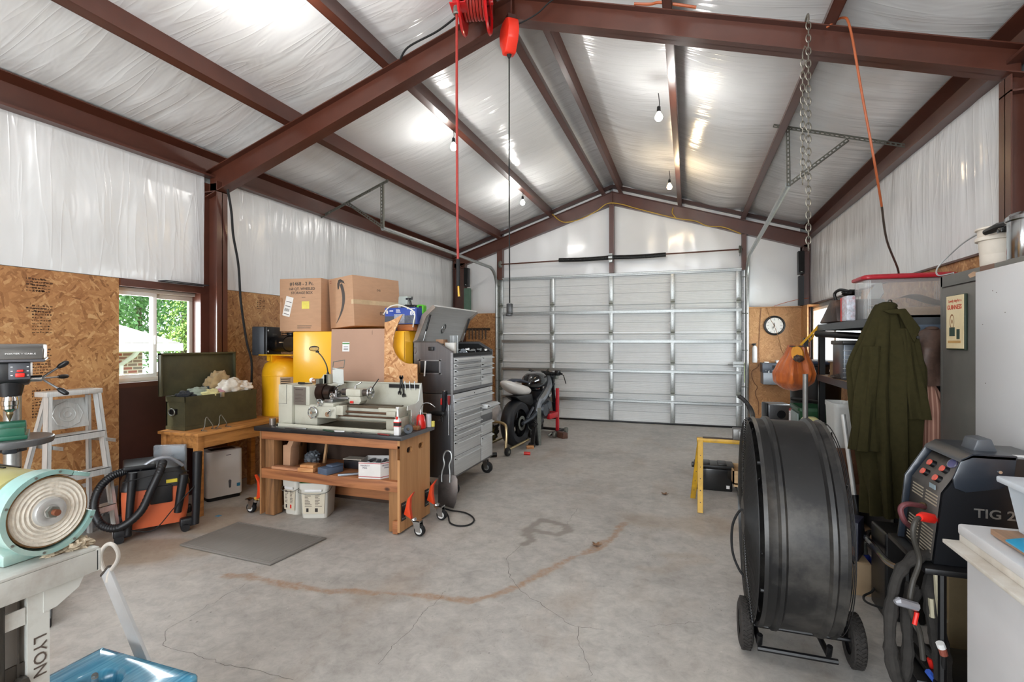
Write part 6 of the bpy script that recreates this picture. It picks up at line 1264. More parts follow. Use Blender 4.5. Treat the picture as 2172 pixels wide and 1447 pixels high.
# ================================================================ TOOL CABINET
M_SSD = m_brush('stainless_dark', 'a0a1a4', .38, 0, .5); M_SSP = m_brush('stainless_lit', 'd2d4d4', .42, 1, .2); M_SSB = m_brush('stainless_shaded', '77777a', .33, 2, .85)  # one steel in two tones: fronts paled as lit, bodies darkened as shaded
t = cab = thing('tool_cabinet', 'tall stainless rolling tool cabinet with open lid and many drawers', 'tool cabinet', (-2.28, 4.8, 0))
X0c, X1c, Y0c, Y1c = -2.478, -2.06, 4.30, 5.32
mb = MB().mat(M_SSB); mb.box((X0c, Y0c, .17), (X1c, Y1c, .955), bev=.006); mb.build('lower_body', t)
mb = MB().mat(M_SSB)   # top chest: walls, open tray above
poly = [(X0c, .96), (X1c, .96), (X1c, 1.345), (X1c - .16, 1.437), (X0c, 1.437)]
mb.prism(poly, .012, 'Y', Y0c); mb.prism(poly, .012, 'Y', Y1c - .012); mb.box((X0c, Y0c, .96), (X0c + .01, Y1c, 1.437)); mb.box((X0c, Y0c + .01, .96), (X1c - .002, Y1c - .01, 1.30)); mb.build('top_chest', t)
mb = MB().mat(P('tray_black', '0d0d0f', .7)); mb.box((X0c + .01, Y0c + .012, 1.30), (X1c - .004, Y1c - .012, 1.305)); mb.box((X1c - .012, Y0c + .012, 1.305), (X1c - .004, Y1c - .012, 1.335)); mb.prism([(X0c + .01, 1.30), (X1c - .012, 1.30), (X1c - .012, 1.33), (X1c - .165, 1.42), (X0c + .01, 1.42)], .003, 'Y', Y1c - .016); mb.build('tray_lining', t)
mb = MB().mat(P('trim_dark', '4a4440', .5, .3)); ln = [(X0c, 1.437), (X1c - .16, 1.437), (X1c, 1.345)]
for yy in (Y0c - .003, Y1c - .012):
    for a, b in zip(ln[:-1], ln[1:]): mb.prism([(a[0], a[1]), (b[0], b[1]), (b[0], b[1] + .008), (a[0], a[1] + .008)], .018, 'Y', yy)
mb.build('rubber_edge', t)
# side details on the -Y face
mb = MB().mat(P('recess_dark', '3c3c3e', .4, .6)); mb.box((-2.395, Y0c - .002, 1.15), (-2.20, Y0c - .0005, 1.262)); mb.mat(M_BLK).box((-2.395, Y0c - .0025, 1.15), (-2.20, Y0c - .001, 1.172)); rc = mb.build('side_handle_recess', t)
mb = MB().mat(M_SSTEEL)
for a, b in (((-2.41, Y0c - .006, 1.262), (-2.185, Y0c, 1.272)), ((-2.41, Y0c - .006, 1.14), (-2.185, Y0c, 1.15)), ((-2.41, Y0c - .006, 1.14), (-2.395, Y0c, 1.272)), ((-2.20, Y0c - .006, 1.14), (-2.185, Y0c, 1.272))): mb.box(a, b)
for x in (-2.418, -2.178):
    for z in (1.275, 1.138): mb.cyl((x, Y0c - .006, z), (x, Y0c, z), .007, seg=10)
mb.build('recess_frame', rc)
mb = MB().mat(M_WHITE); mb.tube([(-2.335, Y0c - .015, 1.262), (-2.345, Y0c - .018, 1.12)], .008, 8); tag(mb.build('marker_pen'), 'white marker pen stuck on the handle recess of the tool cabinet', 'pen')
mb = MB().mat(M_SSD); 
for x in (X0c + .012,): mb.box((X1c - .02, Y0c - .003, .17), (X1c + .002, Y0c, 1.34))
mb.build('corner_trim', t)
mb = MB().mat(P('emb_brown', '6b5a50', .4, .6)); mb.torus((-2.455, Y0c - .001, 1.36), .02, .002, 'Y', 24, 5, sc=(.6, 1.5)); mb.build('oval_badge', t)
mb = MB().mat(M_BLK); mb.box((-2.30, Y0c - .03, 1.36), (-2.25, Y0c, 1.395), R_(0, 'X'), bev=.004); mb.box((-2.285, Y0c - .032, 1.37), (-2.265, Y0c - .03, 1.385)); tag(mb.build('magnet_holder'), 'small dark magnetic clip on the side of the tool cabinet', 'magnet')
def drawer(y0, y1, z0, z1, pull=0, nm='drawer', hz=None):
    x = X1c + pull; mb = MB().mat(M_SSP); mb.box((x - (.03 if pull == 0 else pull + .05), y0, z0), (x + .004, y1, z1), bev=.0015); d = mb.build(nm, cab)
    h = MB().mat(M_SSX); zt_ = z1 - .004; h.prism([(x + .004, zt_), (x + .034, zt_ - .012), (x + .036, zt_ - .018), (x + .03, zt_ - .02), (x + .028, zt_ - .016), (x + .004, zt_ - .008)], y1 - y0 - .03, 'Y', y0 + .015); h.build('pull_handle', d)
    h = MB().mat(P('gap_black', '141415', .7)); h.box((x - .002, y0 + .012, zt_ - .022), (x + .006, y1 - .012, zt_ - .012)); h.build('handle_shadow_gap', d)
YS = 4.985
for z1, z0 in ((1.290, 1.245), (1.238, 1.190), (1.184, 1.122), (1.116, 1.056), (1.052, .99)): drawer(Y0c + .025, YS - .02, z0, z1)
for z1, z0 in ((1.290, 1.225), (1.222, 1.178), (1.172, 1.10), (1.09, .99)): drawer(YS + .0, Y1c - .02, z0, z1)
mb = MB().mat(M_SSP); mb.box((X1c, Y0c + .02, .905), (X1c + .003, Y1c - .02, .95)); lk = mb.build('lock_panel', t); mb = MB().mat(M_BLK); mb.cyl((X1c, 4.80, .925), (X1c + .006, 4.80, .925), .006); mb.build('keyhole', lk)
mb = MB().mat(M_CHROME); mb.torus((X1c + .004, 5.22, .93), .03, .002, 'X', 24, 5, sc=(1, .45)); mb.build('badge', lk)
drawer(Y0c + .025, Y1c - .02, .795, .895)
for z1, z0 in ((.79, .742), (.738, .658), (.652, .598), (.592, .52), (.514, .372), (.366, .19)): drawer(Y0c + .025, YS - .02, z0, z1)
for z1, z0 in ((.60 + .135, .665), (.585, .45), (.44, .19)): drawer(YS, Y1c - .02, z0, z1)
drawer(YS, Y1c - .02, .74, .785, .07, 'open_drawer')
mb = MB().mat(P('gap_black', '141415')); mb.box((X1c, YS, .745), (X1c + .003, Y1c - .02, .785)); mb.build('drawer_opening', t)
for x in (X0c + .06, X1c - .06):
    for y in (Y0c + .08, Y1c - .08):
        mb = MB().mat(M_CHROME if y > 5 else M_GALV); mb.box((x - .04, y - .04, .155), (x + .04, y + .04, .17)); mb.prism([(x - .03, .16), (x + .03, .16), (x + .045, .05), (x + .0, .05)], .003, 'Y', y - .028); mb.prism([(x - .03, .16), (x + .03, .16), (x + .045, .05), (x + .0, .05)], .003, 'Y', y + .025)
        c = mb.build('caster', t); mb = MB().mat(M_RUB); mb.lathe([(0, -.022), (.05, -.022), (.062, -.014), (.062, .014), (.05, .022), (0, .022)], 28, T_(x + .025, y, .062), 'Y'); mb.mat(M_GALV).cyl((x + .025, y - .024, .062), (x + .025, y + .024, .062), .03, seg=20); mb.build('wheel', c)
# lid
mb = MB().mat(M_SSP); xh = X0c + .005; L1 = [(xh, 1.44), (xh + .095, 1.70), (xh + .215, 1.79), (xh + .225, 1.776), (xh + .108, 1.69), (xh + .012, 1.44)]
mb.prism(L1, Y1c - Y0c, 'Y', Y0c); lid = mb.build('lid', t)
mb = MB().mat(P('lid_side', '8a7f76', .4, .5)); mb.prism([(xh, 1.44), (xh + .095, 1.70), (xh + .215, 1.79), (xh + .235, 1.762), (xh + .14, 1.68), (xh + .045, 1.46)], .006, 'Y', Y0c - .006); mb.build('lid_side', lid); mb = MB().mat(P('lid_side', '8a7f76')); mb.prism([(xh, 1.44), (xh + .095, 1.70), (xh + .215, 1.79), (xh + .235, 1.762), (xh + .14, 1.68), (xh + .045, 1.46)], .006, 'Y', Y1c); mb.build('lid_side', lid)
Mi = frame_m((xh + .068, 4.80, 1.58), (0, 1, 0), (.095, 0, .26)); mb = MB().mat(M_SSTEEL); mb.torus((0, 0, .002), .05, .0035, 'Z', 32, 6, Mi, sc=(.8, 1)); mb.torus((0, 0, .002), .042, .002, 'Z', 32, 6, Mi, sc=(.8, 1)); emb = mb.build('embossed_shield', lid)
text('letter', 'K', .05, Mi @ T_(0, 0, .002), M_SSTEEL, lid, ext=.001)
for y in (Y0c + .06, Y1c - .05):
    mb = MB().mat(M_BLK); a = Vector((X1c - .20 - .05, y, 1.44)); b = Vector((xh + .15, y, 1.70)); a = Vector((xh + .07, y, 1.44)); mb.cyl(a.lerp(b, .4), b, .009); mb.mat(M_CHROME).cyl(a, a.lerp(b, .45), .004); mb.build('gas_strut', lid)
# contents of the top tray
tz = 1.305
mb = MB().mat(P('clear_tube', 'c9d0d2', .1, 0, .1, trans=.6, bump=0)); mb.cyl((-2.20, 4.62, tz), (-2.20, 4.62, tz + .20), .045, seg=20); tag(mb.build('clear_jar'), 'tall clear plastic jar in the open tray of the tool cabinet', 'jar')
mb = MB().mat(P('carton_white', 'd8d6d0', .5)); mb.box((-2.20, 4.42, tz), (-2.10, 4.46, tz + .13), bev=.002); tag(mb.build('small_carton'), 'white carton in the tool cabinet tray nearest its corner', 'carton', 'cartons in the cabinet tray')
mb = MB().mat(M_BLK); mb.box((-2.32, 4.36, tz), (-2.22, 4.44, tz + .12), bev=.002); mb.mat(M_WHITE).box((-2.30, 4.359, tz + .09), (-2.25, 4.36, tz + .105)); tag(mb.build('small_carton'), 'black printed carton standing in the tool cabinet tray', 'carton', 'cartons in the cabinet tray')
mb = MB().mat(M_CARD); mb.box((-2.34, 4.50, tz), (-2.26, 4.60, tz + .16), bev=.002); tag(mb.build('small_carton'), 'brown carton behind the clear jar in the tool cabinet tray', 'carton', 'cartons in the cabinet tray')
random.seed(21)
for k in range(14):
    x = random.uniform(-2.24, -2.10); y = 4.72 + k * .038; r = random.uniform(.011, .018); mb = MB().mat(M_CHROME); a = random.uniform(0, PI); d = Vector((math.cos(a), math.sin(a), .1)) * .022; c = Vector((x, y, tz + r + .02 + random.uniform(0, .02))); mb.cyl(c - d, c + d, r, seg=16); mb.mat(M_BLK).cyl(c + d, c + d * 1.02, r * .7, seg=6); tag(mb.build('socket'), 'chrome wrench socket loose in the open tray of the tool cabinet', 'socket', 'chrome sockets in the cabinet tray')
mb = MB().mat(P('bag_grey', '9aa6b2', .25, 0, .2, 30, .2)); lump(mb, (-2.19, 4.80, tz + .03), .05, (.9, 1.2, .6), 6, .5, 4); tag(mb.build('plastic_bag'), 'crumpled clear grey bag among the chrome sockets', 'bag')
# hanging on the cabinet side
t = thing('knife_holster', 'black and red pocket tool hanging on the dark side of the tool cabinet', 'hand tool', (-2.11, Y0c - .02, .9))
mb = MB().mat(P('navy_handle', '15171f', .4)); mb.tube([(-2.135, Y0c - .02, .985), (-2.14, Y0c - .022, .85), (-2.15, Y0c - .022, .78)], [.02, .022, .014], 10); mb.build('grip', t); mb = MB().mat(M_REDP); mb.box((-2.165, Y0c - .046, .86), (-2.15, Y0c - .02, .92), bev=.004); mb.mat(M_CHROME).cyl((-2.135, Y0c - .02, .985), (-2.134, Y0c - .02, .992), .016); mb.build('red_insert', t)
t = thing('screwdriver', 'long red handled screwdriver hanging on the side of the tool cabinet', 'screwdriver', (-2.09, Y0c - .02, .8))
mb = MB().mat(P('handle_dark_red', '8e2a2a', .35)); mb.tube([(-2.09, Y0c - .02, .945), (-2.09, Y0c - .02, .94), (-2.09, Y0c - .02, .88), (-2.09, Y0c - .02, .86)], [.008, .014, .013, .007], 12); mb.build('handle', t); mb = MB().mat(M_CHROME); mb.cyl((-2.09, Y0c - .02, .86), (-2.092, Y0c - .02, .58), .0035, seg=8); mb.build('shaft', t)
mb = MB().mat(M_BLK); mb.box((-2.26, Y0c - .09, .765), (-2.12, Y0c - .002, .80), bev=.006); mb.tube([(-2.12, Y0c - .07, .80), (-2.16, Y0c - .08, .72)], .006, 6); mb.tube([(-2.145, Y0c - .07, .79), (-2.13, Y0c - .08, .71)], .008, 6); tag(mb.build('pliers_holder'), 'black magnetic tray with pliers on the side of the tool cabinet above the bench', 'tool tray')
# shovel
t = thing('garden_spade', 'grey steel shovel blade with loop handle leaning between bench and tool cabinet', 'shovel', (-1.96, 3.98, 0))
Ms = T_(-1.96, 3.985, .012) @ R_(4, 'Z') @ R_(-4, 'X'); mb = MB().mat(P('blade_steel', '5d5653', .45, .7, .2, 8, dirt='8a7a6c', dirt_amt=.4)); mb.prism([(-.09, .27), (.0, .285), (.065, .28), (.085, .25), (.09, .15), (.075, .05), (.055, 0), (-.05, .02), (-.09, .04)], .006, 'Y', 0, Ms, bev=.001); mb.build('blade', t)
mb = MB().mat(M_GALV); mb.tube(spline([(-.055, -.01, .22), (-.055, -.01, .30), (-.035, -.012, .37), (-.045, -.012, .43), (-.03, -.012, .475), (0, -.012, .487), (.025, -.012, .47), (.03, -.012, .42), (.012, -.012, .37), (.02, -.01, .30), (.02, -.01, .22)], 6), .008, 8, M=Ms); mb.build('loop_handle', t)
mb = MB().mat(M_RUB); mb.tube(spline([(-1.99, 3.98, .008), (-1.90, 3.95, .008), (-1.779, 3.938, .008), (-1.68, 3.87, .008), (-1.624, 3.778, .008), (-1.63, 3.68, .008), (-1.70, 3.64, .008), (-1.784, 3.678, .008), (-1.86, 3.80, .008), (-1.93, 3.90, .008)], 8), .0065, 8); tag(mb.build('floor_cable'), 'black cord looped on the floor in front of the tool cabinet', 'cord')
# things on the wall behind the cabinet
mb = MB().mat(P('slot_shelf', '2e2116', .7)); 
for k, z in enumerate((1.68,)): mb.box((-4.12, 9.19, 1.66), (-3.62, 9.22, 1.70))
o = mb.build('tool_rack'); tag(o, 'dark wooden rail with hanging tools on the far left strand board', 'tool rack')
for k in range(6): mb = MB().mat(M_INKG); mb.box((-4.06 + k * .07, 9.18, 1.48), (-4.04 + k * .07, 9.19, 1.68)); mb.build('hanging_tool', o)
mb = MB().mat(M_WHITE); mb.tube(spline([(-2.56, 5.45, 1.75), (-2.55, 5.45, 1.70), (-2.555, 5.45, 1.60), (-2.56, 5.45, 1.55)], 4), .010, 8); mb.mat(P('tube_orange', 'c9502a', .5)).tube([(-2.56, 5.45, 1.55), (-2.565, 5.45, 1.49)], .012, 8); mb.mat(M_WHITE).tube([(-2.565, 5.45, 1.49), (-2.56, 5.45, .8), (-2.56, 5.5, .012)], .010, 8); tag(mb.build('marker_stake'), 'thin white stake with orange band standing behind the tool cabinet', 'stake')

# ================================================================ MOTORCYCLE
hx_, hy_ = .17, .985
t = bike = thing('motorcycle', 'stripped black sport motorcycle with white tail and no front wheel, on stands', 'motorcycle', (-2.26, 6.72, 0), math.atan2(hy_, hx_)); M = WM[t.name]
mb = MB().mat(P('tyre_black', '191b21', .45, 0, .08, 10, 0)); mb.lathe([(.19, -.075), (.235, -.085), (.27, -.09), (.298, -.072), (.315, -.035), (.320, 0), (.315, .035), (.298, .072), (.27, .09), (.235, .085), (.19, .075)], 56, M @ T_(0, 0, .32), 'Y'); wh = mb.build('rear_tyre', t)
mb = MB().mat(P('rim_black', '141518', .3, .5)); mb.lathe([(.19, -.07), (.20, -.05), (.185, -.02), (.185, .02), (.20, .05), (.19, .07)], 48, M @ T_(0, 0, .32), 'Y')
for k in range(5): a = k * 2 * PI / 5; mb.cyl(Vector((0, 0, .32)), Vector((.19 * math.cos(a), 0, .32 + .19 * math.sin(a))), .02, .015, seg=8, M=M)
mb.cyl((0, -.06, .32), (0, .06, .32), .045, seg=16, M=M); mb.mat(M_GALVD).lathe([(.06, -.10), (.10, -.10), (.10, -.095), (.06, -.095), (.06, -.10)], 32, M @ T_(0, 0, .32), 'Y'); mb.build('rim', wh)
mb = MB().mat(P('swingarm_grey', '4b5057', .35, .6)); mb.tube([(-.04, -.13, .32), (.22, -.13, .36), (.44, -.10, .42)], [.022, .035, .045], 8, M=M); mb.tube([(-.04, .13, .32), (.22, .13, .36), (.44, .10, .42)], [.022, .035, .045], 8, M=M); mb.tube([(.10, -.125, .37), (.32, -.11, .50)], .02, 8, M=M); mb.build('swingarm', t)
mb = MB().mat(P('frame_grey', '777c82', .35, .6)); 
for s_ in (-1, 1): mb.tube(spline([(.95, s_ * .05, .88), (.80, s_ * .13, .78), (.62, s_ * .15, .66), (.48, s_ * .13, .55), (.42, s_ * .12, .40)], 5), [.05] * 5 + [.06] * 10 + [.045] * 6, 8, M=M)
mb.build('frame', t)
mb = MB().mat(P('gloss_black', '0c0d10', .08, 0, .05, coat=.8)); V = []; secs = [(.30, .05, .80, .86), (.36, .11, .76, .93), (.48, .15, .74, .99), (.62, .165, .74, 1.0), (.76, .14, .76, .98), (.84, .07, .80, .93)]; nn = 16
for x, hw, z0_, z1_ in secs:
    for k in range(nn): a = 2 * PI * k / nn; V.append((x, hw * math.copysign(abs(math.cos(a)) ** .7, math.cos(a)), (z0_ + z1_) / 2 + (z1_ - z0_) / 2 * math.copysign(abs(math.sin(a)) ** .8, math.sin(a))))
F = [(i * nn + k, i * nn + (k + 1) % nn, (i + 1) * nn + (k + 1) % nn, (i + 1) * nn + k) for i in range(len(secs) - 1) for k in range(nn)] + [tuple(range(nn - 1, -1, -1)), tuple((len(secs) - 1) * nn + k for k in range(nn))]
mb.raw(V, F, M); mb.build('fuel_tank', t, sub=1, sharp=0)
mb = MB().mat(P('tail_white', 'd7d4d0', .3, 0, .03)); V = []; secs = [(-.40, .03, .88, .92), (-.28, .08, .80, .935), (-.10, .115, .72, .89), (.12, .13, .68, .84), (.34, .12, .68, .79)]
for x, hw, z0_, z1_ in secs:
    for k in range(nn): a = 2 * PI * k / nn; V.append((x, hw * math.copysign(abs(math.cos(a)) ** .8, math.cos(a)), (z0_ + z1_) / 2 + (z1_ - z0_) / 2 * math.copysign(abs(math.sin(a)) ** .9, math.sin(a))))
F = [(i * nn + k, i * nn + (k + 1) % nn, (i + 1) * nn + (k + 1) % nn, (i + 1) * nn + k) for i in range(len(secs) - 1) for k in range(nn)] + [tuple(range(nn - 1, -1, -1)), tuple((len(secs) - 1) * nn + k for k in range(nn))]
mb.raw(V, F, M); tl_ = mb.build('tail_fairing', t, sub=1, sharp=0); mb = MB().mat(P('seat_pad', '3a3f4d', .7)); mb.prism([(-.16, .895), (.0, .90), (.25, .85), (.30, .86), (.02, .925), (-.12, .915)], .16, 'Y', -.08, M, bev=.01); mb.build('seat', tl_)
mb = MB().mat(M_BLK); mb.prism([(-.18, .70), (.34, .70), (.40, .55), (.30, .52), (.0, .62)], .18, 'Y', -.09, M, bev=.02); mb.build('under_tail', t)
mb = MB().mat(P('engine_dark', '33363b', .35, .6, .2)); mb.box((.44, -.16, .30), (.82, .16, .60), M, bev=.05); mb.box((.60, -.15, .55), (.84, .15, .72), M, bev=.03); eng = mb.build('engine', t)
mb = MB().mat(P('case_grey', '5f646a', .3, .7)); mb.cyl((.56, -.15, .44), (.56, -.20, .44), .10, .085, seg=28, M=M); mb.cyl((.72, -.15, .50), (.72, -.19, .50), .07, .06, seg=24, M=M); mb.build('clutch_cover', eng)
mb = MB().mat(M_CHROME); mb.tube(spline([(.80, -.15, .62), (.74, -.19, .66), (.66, -.2, .62)], 5), .02, 8, M=M); mb.build('coolant_pipe', eng)
mb = MB().mat(M_BLK); mb.cyl((.22, -.15, .26), (.48, -.13, .30), .085, .075, seg=24, M=M); mb.mat(M_GALVD).torus((.22, -.15, .26), .07, .008, 'X', 24, 6, M); mb.build('exhaust_silencer', t)
mb = MB().mat(P('fork_black', '202226', .3, .6)); 
for s_ in (-1, 1): mb.cyl((.98, s_ * .10, .95), (1.10, s_ * .10, .38), .026, seg=14, M=M); mb.cyl((1.06, s_ * .10, .50), (1.10, s_ * .10, .34), .032, seg=14, M=M)
mb.box((.95, -.13, .88), (1.03, .13, .92), M, bev=.01); mb.box((.97, -.13, .76), (1.05, .13, .80), M, bev=.01); mb.build('fork', t)
mb = MB().mat(M_BLK); mb.tube([(.98, -.11, .93), (.94, -.26, .96), (.91, -.30, .95)], .017, 8, M=M); mb.tube([(.98, .11, .93), (.94, .27, 1.0)], .017, 8, M=M); mb.box((.93, -.24, .92), (1.02, -.17, 1.0), M, bev=.01); mb.tube([(1.0, -.20, .96), (1.05, -.27, .92), (1.0, -.33, .80)], .008, 6, M=M); mb.build('handlebar', t)
mb = MB().mat(M_BLK)
for q in range(5): random.seed(q); mb.tube(spline([(.85, random.uniform(-.1, .1), .95), (.98 + random.uniform(-.05, .05), random.uniform(-.18, .18), 1.0 + random.uniform(-.05, .06)), (1.12, random.uniform(-.15, .15), .93), (1.05, random.uniform(-.1, .1), .78)], 5), .009, 6, M=M)
mb.box((1.02, -.10, .80), (1.12, .10, .95), M, bev=.03); mb.mat(M_GALVD).box((1.05, -.16, .86), (1.12, -.10, .92), M, bev=.01); mb.build('wiring_loom', t)
mb = MB().mat(P('brake_dark', '2a2c30', .3, .7)); mb.lathe([(0, -.14), (.03, -.14), (.05, -.11), (.03, -.10), (0, -.10)], 20, M @ T_(1.10, 0, .40), 'Y'); mb.box((1.05, -.16, .44), (1.16, -.11, .56), M, bev=.02); mb.build('brake_caliper', t)
t = thing('paddock_stand', 'gold tube motorcycle paddock stand with maroon grip behind the rear tyre', 'stand', (-2.25, 6.2, 0), math.atan2(hy_, hx_)); M = T_(-2.26, 6.72, 0) @ Matrix.Rotation(math.atan2(hy_, hx_), 4, 'Z')
M_GOLD = P('gold_zinc', 'b5a27c', .3, .8)
mb = MB().mat(M_GOLD); mb.tube(spline([(-.62, -.19, .06), (-.60, -.19, .30), (-.58, -.13, .40), (-.58, .13, .40), (-.60, .19, .30), (-.62, .19, .06)], 6), .018, 10, M=M); mb.tube([(-.62, -.19, .06), (.02, -.19, .10)], .016, 8, M=M); mb.tube([(-.62, .19, .06), (.02, .19, .10)], .016, 8, M=M); mb.tube([(-.58, .14, .40), (-.60, .155, .62)], .017, 10, M=M); mb.build('tube_frame', t)
mb = MB().mat(P('maroon_grip', '6d2730', .6)); mb.tube([(-.60, .155, .60), (-.61, .16, .72)], .022, 10, M=M); mb.build('grip', t)
for s_ in (-1, 1):
    mb = MB().mat(M_RUB); mb.lathe([(0, -.02), (.05, -.02), (.055, 0), (.05, .02), (0, .02)], 20, M @ T_(-.62, s_ * .22, .055), 'Y'); mb.mat(M_GALVD).cyl((-.62, s_ * .22 - .024, .055), (-.62, s_ * .22 + .024, .055), .02, M=M); mb.build('wheel', t)
mb = MB().mat(M_BLK); mb.tube(spline([(-.72, -.12, .03), (-.80, 0, .03), (-.86, .3, .03), (-.74, .42, .03)], 6), .028, 8, M=M); tag(mb.build('black_lever'), 'black curved pry lever on the floor beside the gold paddock stand', 'lever')
for k, (x, y, lb) in enumerate(((.10, -.24, 'black axle stand nearest the rear wheel, right side of the motorcycle'), (.55, .10, 'black axle stand under the motorcycle engine'))):
    mb = MB().mat(M_BLK); mb.prism([(x - .09, 0), (x - .06, 0), (x, .22), (x + .06, 0), (x + .09, 0), (x + .02, .27), (x - .02, .27)], .05, 'Y', y - .025, M); mb.cyl((x, y, .22), (x, y, .30), .018, M=M); mb.box((x - .05, y - .03, .29), (x + .05, y + .03, .31), M); mb.cyl((x - .08, y - .04, .03), (x - .08, y + .04, .03), .03, M=M); tag(mb.build('axle_stand'), lb, 'axle stand', 'stands under the motorcycle')
mb = MB().mat(M_GALVD); mb.cyl((.42, -.30, .10), (.48, -.32, .13), .012, M=M); mb.box((-1.99, 6.86, .0), (-1.945, 6.87, .52)); mb.box((-1.945, 6.86, .0), (-1.94, 6.89, .52)); o = mb.build('angle_iron'); tag(o, 'upright grey steel angle bar standing beside the motorcycle', 'metal bar')
t = thing('lift_stand', 'red and black front lift stand holding the motorcycle fork', 'stand', (-1.9, 7.7, 0))
M_LIFT = P('lift_red', 'bb1f28', .35)
for s_ in (-1, 1): mb = MB().mat(M_LIFT); mb.box((1.02, s_ * .17 - .02, .06), (1.07, s_ * .17 + .02, .72), M, bev=.003); mb.build('upright', t)
mb = MB().mat(M_LIFT); mb.box((.72, -.19, .28), (1.04, -.14, .36), M, bev=.004); mb.box((1.02, -.17, .30), (1.06, .17, .36), M, bev=.004); mb.build('crossbar', t)
mb = MB().mat(M_BLK); mb.tube([(1.12, -.13, .62), (1.12, -.13, .05)], .022, 8, M=M); mb.tube([(1.12, .13, .62), (1.12, .13, .05)], .022, 8, M=M); mb.box((.75, -.20, .03), (1.25, -.15, .07), M, bev=.01); mb.box((.75, .15, .03), (1.25, .20, .07), M, bev=.01); mb.box((1.20, -.2, .03), (1.26, .2, .07), M, bev=.01); mb.build('base', t)
for q, (x, y) in enumerate(((.78, -.24), (1.22, -.24), (1.22, .24))): mb = MB().mat(M_GALVD); mb.lathe([(0, -.02), (.045, -.02), (.05, 0), (.045, .02), (0, .02)], 18, M @ T_(x, y, .05), 'Y'); mb.build('wheel', t)
mb = MB().mat(m_wood('dark_block', '33211a', '5a3a2c', 0, 2, .6, False)); mb.box((-.10, -.045, 0), (.10, .045, .085), T_(-1.80, 7.50, 0) @ R_(-40, 'Z'), bev=.003); tag(mb.build('wood_block'), 'dark brown wood block on the floor right of the motorcycle', 'wood block')
mb = MB().mat(M_PINE); mb.box((-.05, -.04, 0), (.05, .04, .035), T_(-2.02, 6.62, 0) @ R_(20, 'Z'), bev=.002); tag(mb.build('wood_block'), 'small pale pine block on the floor by the grey angle bar', 'wood block')
mb = MB().mat(M_REDP); mb.cyl((-1.98, 6.22, .02), (-1.90, 6.23, .02), .02, seg=10); tag(mb.build('red_fitting'), 'small red fitting on the floor beside the paddock stand', 'fitting')
mb = MB().mat(M_CARDK); mb.prism([(-2.66, .42), (-2.52, .45), (-2.50, .62), (-2.56, .78), (-2.60, .68)], .01, 'Y', 6.55); tag(mb.build('cardboard_scrap'), 'torn brown cardboard flap sticking up behind the tool cabinet', 'cardboard')
mb = MB().mat(P('paper_white', 'd8d6d6', .6)); lump(mb, (-2.52, 6.6, .45), .10, (.8, .8, 1.4), 8, .35, 2); tag(mb.build('white_sheet'), 'crumpled white plastic sheet behind the tool cabinet beside the paddock stand', 'plastic sheet')
mb = MB().mat(P('heap_dark', '2c2c2e', .7, 0, .6, 20, .3, dirt='b5a03c', dirt_amt=.7)); lump(mb, (-2.74, 6.9, .16), .15, (.9, 1, 1), 12, .4, 3); tag(mb.build('bundled_straps'), 'black heap of straps with yellow bands on the floor behind the tool cabinet', 'straps')
# ================================================================ RIGHT SIDE: FAN
t = fan = thing('drum_fan', 'large black wheeled drum fan with dusty top in the right foreground', 'fan', (.43, 2.70, 0))
FX0, FX1, FY, FZ, FR = .28, .585, 2.70, .61, .47
M = T_(0, FY, FZ)
mb = MB().mat(M_DUST); mb.lathe([(FR - .02, FX0 + .01), (FR, FX0 + .005), (FR + .004, FX0 + .02), (FR - .004, FX0 + .035), (FR - .006, FX0 + .055), (FR + .008, FX0 + .065), (FR + .008, FX0 + .08), (FR - .006, FX0 + .09), (FR - .008, FX1 - .075), (FR + .006, FX1 - .065), (FR + .008, FX1 - .05), (FR - .006, FX1 - .04), (FR - .006, FX1 - .015), (FR + .002, FX1 - .005), (FR - .012, FX1), (FR - .02, FX1 - .01), (FR - .016, FX0 + .02), (FR - .02, FX0 + .01)], 96, M, 'X'); mb.build('drum', t)
for xx, s_ in ((FX0, -1), (FX1, 1)):
    mb = MB().mat(M_BLK); n = 34 if s_ < 0 else 16
    for k in range(n): r = .09 + (FR - .10) * k / (n - 1); mb.torus((xx + s_ * (.012 + .018 * (1 - (r / FR) ** 2)), FY, FZ), r, .0022, 'X', 72, 4)
    for k in range(10): a = 2 * PI * k / 10; mb.tube([(xx + s_ * .028, FY + .05 * math.cos(a), FZ + .05 * math.sin(a)), (xx + s_ * .024, FY + .25 * math.cos(a), FZ + .25 * math.sin(a)), (xx + s_ * .004, FY + (FR - .004) * math.cos(a), FZ + (FR - .004) * math.sin(a))], .0028, 5)
    mb.lathe([(0, xx + s_ * .034), (.085, xx + s_ * .032), (.09, xx + s_ * .026)], 32, M, 'X'); mb.build('grille', t)
mb = MB().mat(P('fan_blade', '3a3b3e', .4, .4)); 
for k in range(4):
    a = k * PI / 2 + .4; V = []
    for i in range(7):
        for j in range(5):
            r = .08 + .38 * i / 6; q = (j / 4 - .5) * (.5 + .25 * i / 6); x = .43 + .05 * (j / 4 - .5) * 2; V.append((x, FY + r * math.cos(a + q), FZ + r * math.sin(a + q)))
    mb.raw(V, [(i * 5 + j, (i + 1) * 5 + j, (i + 1) * 5 + j + 1, i * 5 + j + 1) for i in range(6) for j in range(4)])
mb.cyl((.36, FY, FZ), (.50, FY, FZ), .085, seg=28); mb.build('blades', t, thick=.003)
mb = MB().mat(M_BLK)
for a in (20, 75, 135, 200, 260, 320): mb.cur = 0; a = math.radians(a); mb.cyl((FX0 - .006, FY + FR * .985 * math.cos(a), FZ + FR * .985 * math.sin(a)), (FX0 + .02, FY + FR * .985 * math.cos(a), FZ + FR * .985 * math.sin(a)), .008, seg=8)
mb.build('bolts', t)
